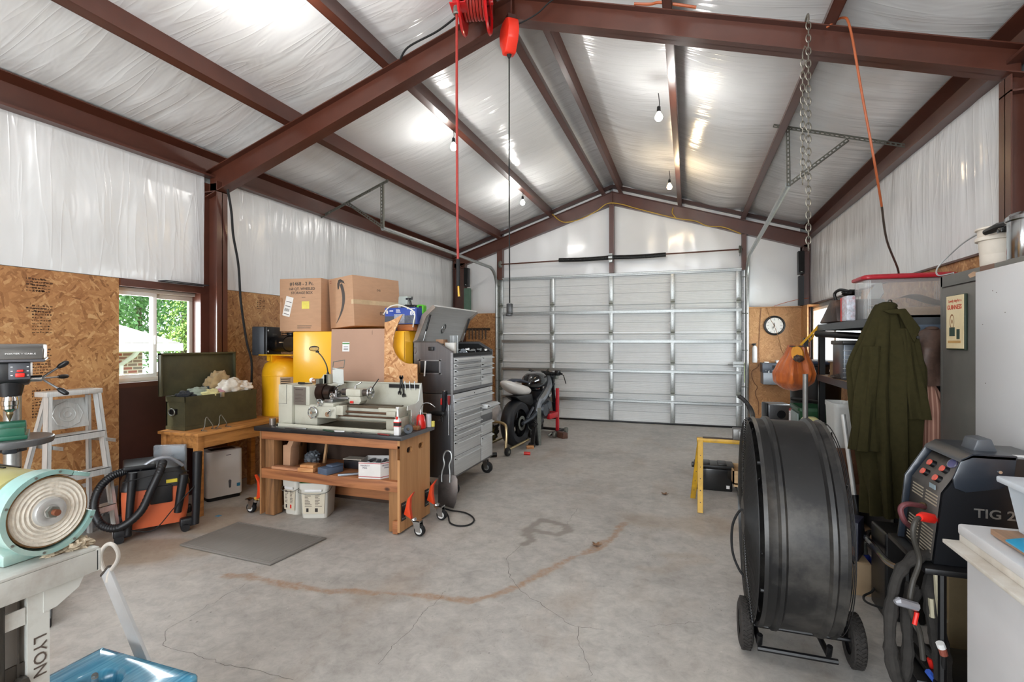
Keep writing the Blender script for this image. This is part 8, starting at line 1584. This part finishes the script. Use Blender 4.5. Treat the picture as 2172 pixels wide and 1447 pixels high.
mb = MB().mat(P('rust_patch', 'b5957a', .8)); mb.prism([(3.03, 1.762), (3.09, 1.758), (3.11, 1.775), (3.06, 1.785), (3.02, 1.778)], .0006, 'X', GX0 - .0006); mb.build('paint_chip', t)
mb = MB().mat(P('brown_tape', '6f5548', .6)); mb.box((GX0 - .0006, 2.88, 1.742), (GX0, 3.0, 1.80)); mb.build('tape_patch', t)
t = thing('white_board', 'plain white board standing against the front of the grey cabinet', 'board', (1.28, 2.6, .9)); mb = MB().mat(P('board_white', 'd0d1d3', .3, 0, .01, 3, 0)); mb.box((1.276, 2.18, .965), (1.297, 2.985, 1.772), bev=.002); mb.build('panel', t)
mb = MB().mat(M_WHITE); mb.box((1.262, 2.18, .955), (1.297, 2.93, .972), bev=.002); mb.build('bottom_lip', t); mb = MB().mat(M_INKG); random.seed(5)
for k in range(6): y, z = random.uniform(2.4, 2.95), random.uniform(1.2, 1.7); mb.box((1.2755, y, z), (1.276, y + .006, z + .003))
mb.build('scuffs', t)
# poster: generic picture in place of the known artwork
t = thing('tin_sign', 'small cream tin sign with red lettering hung on the grey cabinet door', 'sign', (1.29, 3.2, 1.54)); mb = MB().mat(P('sign_edge', '1d2a1c', .5)); mb.box((1.285, 3.105, 1.405), (1.297, 3.295, 1.685), bev=.002); mb.build('backing', t)
mb = MB().mat(P('sign_cream', 'd6c7a2', .5, 0, .06, 12, dirt='b89a6a', dirt_amt=.3)); mb.box((1.2835, 3.112, 1.412), (1.285, 3.29, 1.682)); fc = mb.build('picture_face', t)
Ms_ = lambda y, z: frame_m((1.2832, y, z), (0, -1, 0), (0, 0, 1))
M_LR = P('sign_red', 'b0402c', .6); text('lettering', 'Lovely day for a', .021, Ms_(3.20, 1.655), M_LR, t); text('lettering', 'GUINNESS', .032, Ms_(3.205, 1.622), M_LR, t, bold=True)
mb = MB().mat(P('sign_brown', '8a5b3a', .6)); mb.lathe([(0, 0), (.014, .001), (.024, 0)], 20, T_(1.283, 3.23, 1.55) @ Matrix.Scale(1.6, 4, (0, 0, 1)), 'X'); mb.mat(P('sign_dark', '2f4038', .6)); mb.box((1.282, 3.20, 1.475), (1.2834, 3.255, 1.52)); mb.box((1.282, 3.15, 1.46), (1.2834, 3.18, 1.51)); mb.mat(P('sign_tan', 'b08a55', .6)); mb.box((1.282, 3.14, 1.44), (1.2834, 3.27, 1.452)); mb.build('plain_shapes', t)
t = thing('white_bucket', 'small white plastic bucket on top of the grey cabinet', 'bucket', (1.46, 3.16, 1.80)); mb = MB().mat(P('bucket_cream', 'd9d0c4', .5, 0, .05)); mb.lathe([(0, 0), (.078, 0), (.082, .005), (.092, .14), (.104, .142), (.104, .16), (.095, .165), (.095, .195), (.104, .197), (.104, .205), (.092, .205), (.085, .02)], 36, T_(1.46, 3.16, 1.802)); mb.build('pail', t)
mb = MB().mat(P('clear_wire', 'b9bcbd', .3, .5)); mb.tube(spline([(1.38, 3.20, 1.99), (1.37, 3.33, 1.965), (1.34, 3.45, 1.90), (1.31, 3.47, 1.85), (1.30, 3.42, 1.81), (1.31, 3.28, 1.806)], 8), .004, 6); mb.build('wire_bail', t)
t = thing('pressure_cooker', 'steel pressure cooker with black handle at the near end of the grey cabinet top', 'cooking pot', (1.45, 2.83, 1.80)); mb = MB().mat(M_CHROME); mb.lathe([(0, 0), (.115, 0), (.12, .01), (.12, .17), (.126, .175), (.126, .19), (.11, .205), (0, .215)], 40, T_(1.45, 2.83, 1.802)); mb.build('pot', t)
mb = MB().mat(M_BLKG); mb.tube([(1.40, 2.94, 1.985), (1.38, 3.02, 1.985), (1.36, 3.09, 1.975)], [.02, .022, .014], 10); mb.box((1.36, 2.96, 1.95), (1.41, 3.0, 1.975), bev=.006); mb.build('handle', t)
# ================================================================ CHEST, WELDER AND CART
t = thing('white_chest', 'white chest freezer with dirty lid edge at the right edge of the room', 'freezer', (1.15, 1.5, 0))
M_FRZ = P('freezer_white', 'd4d4d6', .4, 0, .03, 6, 0); M_FRD = P('freezer_dirty', 'd6d2ca', .5, 0, .05, 8, .02, dirt='a08c72', dirt_amt=.5)
mb = MB().mat(M_FRZ); mb.box((.855, .55, .02), (1.26, 2.055, .775), bev=.006); mb.build('body', t); mb = MB().mat(M_FRZ); mb.box((.838, .53, .815), (1.27, 2.075, .85), bev=.008); ld = mb.build('lid', t)
mb = MB().mat(M_FRD); mb.box((.80, .53, .78), (.86, 2.08, .792), bev=.002); mb.box((.842, .53, .792), (1.26, 2.07, .816), bev=.002); mb.build('gasket_ledge', t)
mb = MB().mat(m_wood('brown_board', '7a5f4a', 'a8856a', 1, .5, .5, False)); mb.box((.88, .6, .856), (1.22, 1.97, .872), T_(0, 0, 0)); mb.box((.89, .62, .8516), (.93, 1.93, .856)); tag(mb.build('plywood_sheet'), 'brown board lying on the white chest lid', 'board')
t = thing('clear_bin', 'clear plastic bin with blue latch on the brown board', 'storage bin', (0.987, 2.053, 0.852))
bp = (.97, 1.45); mb = MB().mat(P('clear_pale', 'd7e0e8', .2, 0, .03, 6, 0, alpha=.6)); Mt = T_(.99, 1.58, .873) @ R_(4, 'Z'); V = []
def tubm(mb, w0, w1, d0, d1, h, M): mb.raw([(-w0, -d0, 0), (w0, -d0, 0), (w0, d0, 0), (-w0, d0, 0), (-w1, -d1, h), (w1, -d1, h), (w1, d1, h), (-w1, d1, h)], [(0, 3, 2, 1), (4, 5, 6, 7), (0, 1, 5, 4), (1, 2, 6, 5), (2, 3, 7, 6), (3, 0, 4, 7)], M)
Mt = T_(1.075, 1.79, .873); tubm(mb, .13, .15, .17, .19, .14, Mt); mb.build('bin', t); mb = MB().mat(P('lid_clear', 'dfe6ee', .2, 0, .02, alpha=.75)); mb.box((-.172, -.205, .14), (.172, .205, .16), Mt, bev=.006); mb.build('lid', t)
mb = MB().mat(P('latch_blue', '2d9fc9', .35)); mb.box((-.20, -.17, .045), (-.142, .08, .051), Mt @ R_(-14, 'Y'), bev=.001); mb.box((-.154, -.17, .055), (-.149, .08, .12), Mt, bev=.001); mb.build('latch', t)
# welder
t = thing('tig_welder', 'black and grey tig welding machine with red knobs on a cart at the right', 'welder', (1.15, 2.5, .6))
WY0_, WY1_ = 2.36, 2.66; prof = [(.865, .60), (.895, .90), (.975, 1.04), (1.01, 1.065), (1.25, 1.065), (1.255, .60)]
mb = MB().mat(P('welder_black', '15171b', .3, .1, .1, 6, 0, .3)); mb.prism([(x + .02, z) for x, z in prof[:4]] + prof[4:], WY1_ - WY0_ - .02, 'Y', WY0_ + .01); mb.build('case', t, sharp=25)
mb = MB().mat(P('welder_grey', '262c35', .3, .1, .05, 6, 0, .3))
for yy in (WY0_ - .004, WY1_ - .008): mb.prism([(.862, .60), (.888, .90), (.965, 1.05), (1.0, 1.075), (1.12, 1.075), (1.115, .96), (1.06, .93), (.935, .92), (.89, .60)] if yy > 2.5 else [(.94, .97), (.965, 1.05), (1.0, 1.075), (1.13, 1.075), (1.12, .97), (1.08, .94), (.98, .915), (.945, .93)], .012, 'Y', yy, bev=.003)
mb.prism([(.96, 1.04), (.965, 1.052), (1.0, 1.078), (1.13, 1.078), (1.13, 1.062), (1.0, 1.062)], WY1_ - WY0_ + .008, 'Y', WY0_ - .004); mb.build('bumper', t)
mb = MB().mat(P('welder_panel', '4f4a46', .5, .1, .08)); pa, pb, pc = (.885, .60), (.913, .90), (.985, 1.03)
mb.raw([(pa[0] - .003, WY0_ + .02, pa[1] + .01), (pa[0] - .003, WY1_ - .02, pa[1] + .01), (pb[0] - .003, WY1_ - .02, pb[1]), (pb[0] - .003, WY0_ + .02, pb[1]), (pc[0] - .003, WY0_ + .02, pc[1]), (pc[0] - .003, WY1_ - .02, pc[1])], [(0, 1, 2, 3), (3, 2, 5, 4)]); pn = mb.build('front_panel', t, thick=.002)
mb = MB().mat(P('vent_pale', 'a89d8a', .6)); nx_ = Vector((-.3, 0, .03)).normalized()
for (z0_, n_) in ((.62, 9), (.835, 4)):
    for (ya, yb) in ((WY0_ + .035, WY0_ + .135), (WY0_ + .16, WY0_ + .26)):
        for k in range(n_): z = z0_ + k * .0135; x = .885 + (z - .60) / .30 * .028 - .005; mb.box((x, ya, z), (x + .002, yb, z + .006))
mb.build('vent_slots', pn)
for k, (y, q) in enumerate(((2.44, .30), (2.55, .30), (2.44, .62), (2.55, .62))):
    c = Vector((pb[0] + (pc[0] - pb[0]) * q, y, pb[1] + (pc[1] - pb[1]) * q)); nrm = Vector((-.13, 0, .072)).normalized(); mb = MB().mat(M_BLK); mb.cyl(c, c + nrm * .02, .016, .014, seg=18); mb.mat(P('knob_red', 'cf5a4a', .4)).cyl(c + nrm * .02, c + nrm * .026, .0135, seg=18); mb.build('knob', pn)
Mb_ = frame_m((pb[0] + (pc[0] - pb[0]) * .9 - .006, 2.44, pb[1] + (pc[1] - pb[1]) * .88), (0, -1, 0), (pc[0] - pb[0], 0, pc[1] - pb[1])); mb = MB().mat(P('badge_violet', '4a4a7d', .4)); mb.lathe([(0, .003), (.02, .003), (.021, 0)], 24, Mb_ @ Matrix.Scale(1.5, 4, (1, 0, 0))); mb.mat(M_GALV).torus((0, 0, .003), .020, .001, 'Z', 24, 4, Mb_ @ Matrix.Scale(1.5, 4, (1, 0, 0))); mb.build('oval_badge', pn)
mb = MB().mat(P('grey_handle_top', '4a4e54', .4)); mb.prism([(1.03, 1.07), (1.045, 1.125), (1.09, 1.13), (1.11, 1.07)], .10, 'Y', WY0_ + .07, bev=.006); mb.build('carry_handle', t); t.scale = (1, 1, .9)
text('lettering', 'TIG 225', .052, frame_m((1.095, WY0_ + .006, .83), (1, 0, 0), (0, 0, 1)), M_GALV, t, 'silver letters on the welder side', bold=True)
mb = MB().mat(M_CHROME); mb.cyl((1.08, WY0_ - .002, 1.01), (1.08, WY0_ - .008, 1.01), .006); mb.build('screw', t)
mb = MB().mat(M_WHITE); mb.box((1.14, WY0_ + .04, 1.066), (1.24, WY0_ + .07, 1.07)) ; mb.mat(P('data_label', '8ea0a8', .4)); mb.box((.9, 2.40, .905), (.902, 2.45, .925)); mb.build('label', pn)
t = thing('welding_cart', 'black tubular welding cart under the welding machine', 'cart', (1.1, 2.5, 0))
mb = MB().mat(M_BLK); mb.box((.84, 2.32, .575), (1.27, 2.70, .598), bev=.004); mb.build('top_tray', t); mb = MB().mat(M_BLK); mb.box((.90, 2.34, .12), (1.27, 2.68, .14), bev=.004); mb.build('lower_tray', t)
for x in (.90, 1.25):
    for y in (2.34, 2.66): mb = MB().mat(M_BLK); mb.tube([(x, y, .06), (x, y, .58)], .014, 8); mb.build('post', t)
mb = MB().mat(M_BLKG); mb.tube(spline([(0.852, 2.620, 0.476), (0.878, 2.841, 0.420), (0.929, 3.175, 0.366), (0.938, 3.337, 0.358), (1.019, 3.524, 0.328), (1.111, 3.450, 0.326), (1.132, 3.140, 0.394)], 8), .015, 10); mb.build('handle', t)
for x, y in ((.92, 2.32), (.92, 2.68), (1.23, 2.32), (1.23, 2.68)): mb = MB().mat(M_RUB); mb.lathe([(0, -.018), (.05, -.018), (.055, 0), (.05, .018), (0, .018)], 22, T_(x, y, .055), 'X'); mb.build('caster', t)
# leads
def lead(name, pts, r, m, label, cat='cable', n=8, ruf=0, grp=None):
    p_ = spline(pts, n); random.seed(len(pts)); rs = [r * (1 + ruf * mnoise.noise(q * 30)) for q in p_]; mb = MB().mat(m); mb.tube(p_, rs, 10); return tag(mb.build(name), label, cat, grp)
M_SLV = P('cloth_sleeve', '2a2724', .9, 0, .25, 30, .3); M_LEAD = P('lead_rubber', '37342f', .6, 0, .15)
lead('torch_cable', [(0.923, 2.433, 0.610), (0.836, 2.382, 0.615), (0.756, 2.323, 0.559), (0.730, 2.314, 0.434), (0.727, 2.313, 0.290), (0.747, 2.320, 0.173), (0.781, 2.352, 0.151), (0.802, 2.370, 0.254), (0.805, 2.392, 0.389), (0.827, 2.400, 0.500)], .021, M_SLV, 'thick black cloth-sleeved torch cable looping down in front of the welding cart', 'cable', 10, .35)
lead('torch_cable', [(0.905, 2.533, 0.626), (0.937, 2.491, 0.551), (0.897, 2.424, 0.463), (0.914, 2.430, 0.334), (0.928, 2.413, 0.218), (0.931, 2.415, 0.090)], .030, M_SLV, 'thick black sleeved cable bundle hanging straight down beside the white chest', 'cable', 10, .3)
lead('torch_cable', [(0.875, 2.469, 0.457), (0.830, 2.454, 0.325), (0.884, 2.472, 0.231), (0.946, 2.494, 0.174)], .016, M_SLV, 'short black sleeved cable loop in the middle of the hanging cables', 'cable', 8, .3)
lead('ground_lead', [(0.973, 2.503, 0.721), (0.914, 2.430, 0.758), (0.840, 2.352, 0.778), (0.807, 2.319, 0.764), (0.803, 2.318, 0.711), (0.832, 2.349, 0.613), (0.798, 2.316, 0.533), (0.790, 2.313, 0.444), (0.832, 2.349, 0.344), (0.846, 2.354, 0.236)], .0095, M_LEAD, 'grey ground lead with red plug running down from the welding machine', 'cable')
mb = MB().mat(P('plug_red', 'd8261c', .4)); mb.tube([(0.828, 2.337, 0.782), (0.846, 2.354, 0.780), (0.932, 2.436, 0.750), (0.955, 2.465, 0.736)], [.013, .019, .018, .012], 12); tag(mb.build('red_plug'), 'bright red cable plug on the front of the welding machine', 'plug')
lead('gas_hose', [(0.960, 2.552, 0.758), (0.893, 2.475, 0.787), (0.810, 2.394, 0.813), (0.784, 2.385, 0.794), (0.798, 2.390, 0.748), (0.848, 2.460, 0.702)], .010, P('hose_maroon', '5e3034', .6, 0, .1), 'maroon gas hose curling out of the welding machine panel', 'hose')
mb = MB().mat(P('brass_old', '5c4a30', .4, .6)); mb.tube([(0.884, 2.472, 0.791), (0.960, 2.552, 0.760)], .014, 10); tag(mb.build('brass_coupler'), 'dull brass coupler joining the maroon hose to the welding machine', 'coupler')
mb = MB().mat(P('vise_grip_tan', 'b3ab92', .5, 0, .1)); mb.tube([(0.891, 2.369, 0.577), (0.900, 2.372, 0.488), (0.917, 2.378, 0.380)], [.008, .012, .014], 6); mb.tube([(0.888, 2.400, 0.455), (0.893, 2.402, 0.382)], .010, 6); mb.mat(M_GALV).cyl((0.883, 2.366, 0.581), (0.903, 2.373, 0.574), .014); tag(mb.build('ground_clamp'), 'tan and steel ground clamp hanging among the black cables', 'clamp')
mb = MB().mat(P('clear_body', '8d8d92', .2, .2, .1)); mb.tube([(0.725, 2.259, 0.481), (0.736, 2.263, 0.484), (0.802, 2.286, 0.463)], [.008, .016, .016], 8); tag(mb.build('clear_grip'), 'clear grey plastic grip clipped across the hanging cables', 'grip')
mb = MB().mat(M_REDP); mb.tube([(0.811, 2.310, 0.432), (0.802, 2.307, 0.387)], .008, 8); tag(mb.build('red_grip'), 'small red grip behind the hanging cables', 'grip')
mb = MB().mat(P('plug_brown', '8a4a3c', .5)); mb.tube([(0.890, 2.316, 0.311), (0.897, 2.318, 0.285)], .013, 10); mb.mat(M_WHITE).tube([(0.883, 2.314, 0.329), (0.890, 2.316, 0.311)], .014, 10); mb.mat(M_RUB).tube([(0.897, 2.318, 0.285), (0.903, 2.341, 0.202), (0.921, 2.369, 0.117)], .008, 8); tag(mb.build('cable_connector'), 'brown and white connector hanging low beside the white chest', 'connector')
t = thing('tool_tray', 'black tray of tools on the floor below the hanging cables', 'tool tray', (0.960, 2.552, 0.085)); q = (0.960, 2.552, 0.085); mb = MB().mat(M_BLK); mb.box((q[0] - .10, q[1] - .1, .0), (q[0] + .2, q[1] + .15, .10), bev=.006); mb.build('tray', t)
mb = MB().mat(P('tag_blue', '3457b0', .4)); mb.tube([(0.885, 2.420, 0.159), (0.914, 2.430, 0.119)], .012, 6); tag(mb.build('blue_handled_tool'), 'blue handled tool sticking out of the black tray', 'tool'); mb = MB().mat(M_REDP); mb.tube([(0.914, 2.483, 0.178), (0.928, 2.488, 0.127)], .010, 6); tag(mb.build('red_handled_tool'), 'red handled tool above the blue one by the white chest', 'tool')
# black sub box, jack, small boxes under the coat
mb = MB().mat(M_BLK); mb.box((.965, 3.14, .0), (1.14, 3.36, .45), bev=.012); tag(mb.build('black_cabinet'), 'black box-shaped cabinet on the floor beneath the olive coat', 'cabinet')
mb = MB().mat(M_RUB); mb.tube(spline([(0.998, 3.358, 0.109), (0.951, 3.289, 0.081), (0.901, 3.250, 0.065), (0.889, 3.162, 0.073), (0.946, 3.128, 0.069), (1.041, 3.108, 0.071)], 8), .006, 6); tag(mb.build('floor_cable'), 'thin black cord on the floor by the black box-shaped cabinet', 'cord')
t = thing('floor_jack', 'blue floor jack with grey handle and black sleeve behind the fan', 'floor jack', (1.05, 3.72, 0))
mb = MB().mat(P('jack_blue', '27399a', .35)); mb.box((1.01, 3.58, .03), (1.09, 3.86, .10), bev=.02); mb.box((1.0, 3.62, .08), (1.04, 3.70, .15), bev=.01); mb.build('body', t)
for y in (3.6, 3.84): mb = MB().mat(M_GALVD); mb.cyl((1.0, y, .03), (1.1, y, .03), .03, seg=16); mb.build('wheel', t)
mb = MB().mat(M_GALVD); mb.cyl((1.02, 3.66, .12), (1.01, 3.66, .22), .02); mb.build('handle_socket', t)
a, b, c = Vector((0.957, 3.872, 0.969)), Vector((0.996, 3.780, 0.474)), Vector((1.025, 3.737, 0.209)); mb = MB().mat(M_ALU); mb.cyl(a, b, .014, seg=14); mb.cyl(c, c + Vector((.01, 0, -.14)), .018); hd = mb.build('handle_tube', t); mb = MB().mat(M_BLK); mb.cyl(b, c, .024, seg=14); mb.build('sleeve', hd)
t = thing('printed_box', 'small black and blue printed carton standing under the coat beside the fan', 'carton', (.98, 3.48, 0)); mb = MB().mat(P('box_navy', '26283a', .4, 0, .2)); M = T_(.90, 3.50, .18) @ R_(-25, 'Z'); mb.box((-.03, -.05, 0), (.05, .12, .22), M, bev=.002); mb.build('box', t); mb = MB().mat(P('box_copper', 'a5705c', .4)); mb.box((.0, -.0515, .03), (.035, -.0502, .08), M); mb.mat(P('box_yellow', 'c9cf3a', .5)); mb.box((-.03, -.0515, .17), (.0, -.0502, .21), M); mb.build('printing', t)
mb = MB().mat(M_CARDL); mb.box((.84, 3.40, 0), (.985, 3.66, .178), bev=.003); tag(mb.build('cardboard_box'), 'tan carton on the floor below the small navy printed carton', 'cardboard box')
random.seed(31)
for k, lb in enumerate(('lowest of the pale wood offcuts heaped beside the coat', 'middle one of the pale wood offcuts heaped beside the coat', 'topmost of the pale wood offcuts heaped beside the coat')):
    mb = MB().mat(M_PINE); mb.box((-.06, -.03, 0), (.06, .03, .035), T_(.912 + k * .008, 3.86, .30 + k * .037) @ R_(30 * k - 20, 'Z'), bev=.002); tag(mb.build('wood_offcut'), lb, 'wood offcut', 'wood offcuts beside the coat')
mb = MB().mat(M_CARDL); mb.box((.84, 3.75, 0), (.985, 3.98, .298), bev=.003); tag(mb.build('cardboard_box'), 'tan carton under the heap of pale wood offcuts', 'cardboard box')
t = thing('beige_box', 'small beige box with grey lid between the coat and the welding machine', 'box', (1.22, 3.0, 0)); mb = MB().mat(P('beige', '8f7d5e', .6)); mb.box((1.16, 2.95, 0), (1.28, 3.12, .60), bev=.004); mb.build('box', t); mb = MB().mat(P('grey_lid2', '8b8e92', .4, .2)); mb.box((1.145, 2.945, .60), (1.275, 3.125, .71), bev=.01); mb.build('lid', t)
# dead leaves on the floor
for k, (p, lb) in enumerate((((-0.616, 3.625), 'curled brown dead leaf lying on the rusty trail stain'), ((-0.210, 5.036), 'small brown dead leaf on the floor left of the sawhorse'))):
    mb = MB().mat(P('dead_leaf', '7a5c44', .8, 0, .2, 60, .1))
    for q in range(5): a = q * 1.25; mb.grid(lambda u, v, a=a: (p[0] + (u * .04) * math.cos(a) - (v - .5) * .022 * math.sin(PI * u) * math.sin(a), p[1] + (u * .04) * math.sin(a) + (v - .5) * .022 * math.sin(PI * u) * math.cos(a), .004 + .012 * u * u), 8, 5)
    tag(mb.build('dead_leaf'), lb, 'leaf', 'dead leaves on the floor')
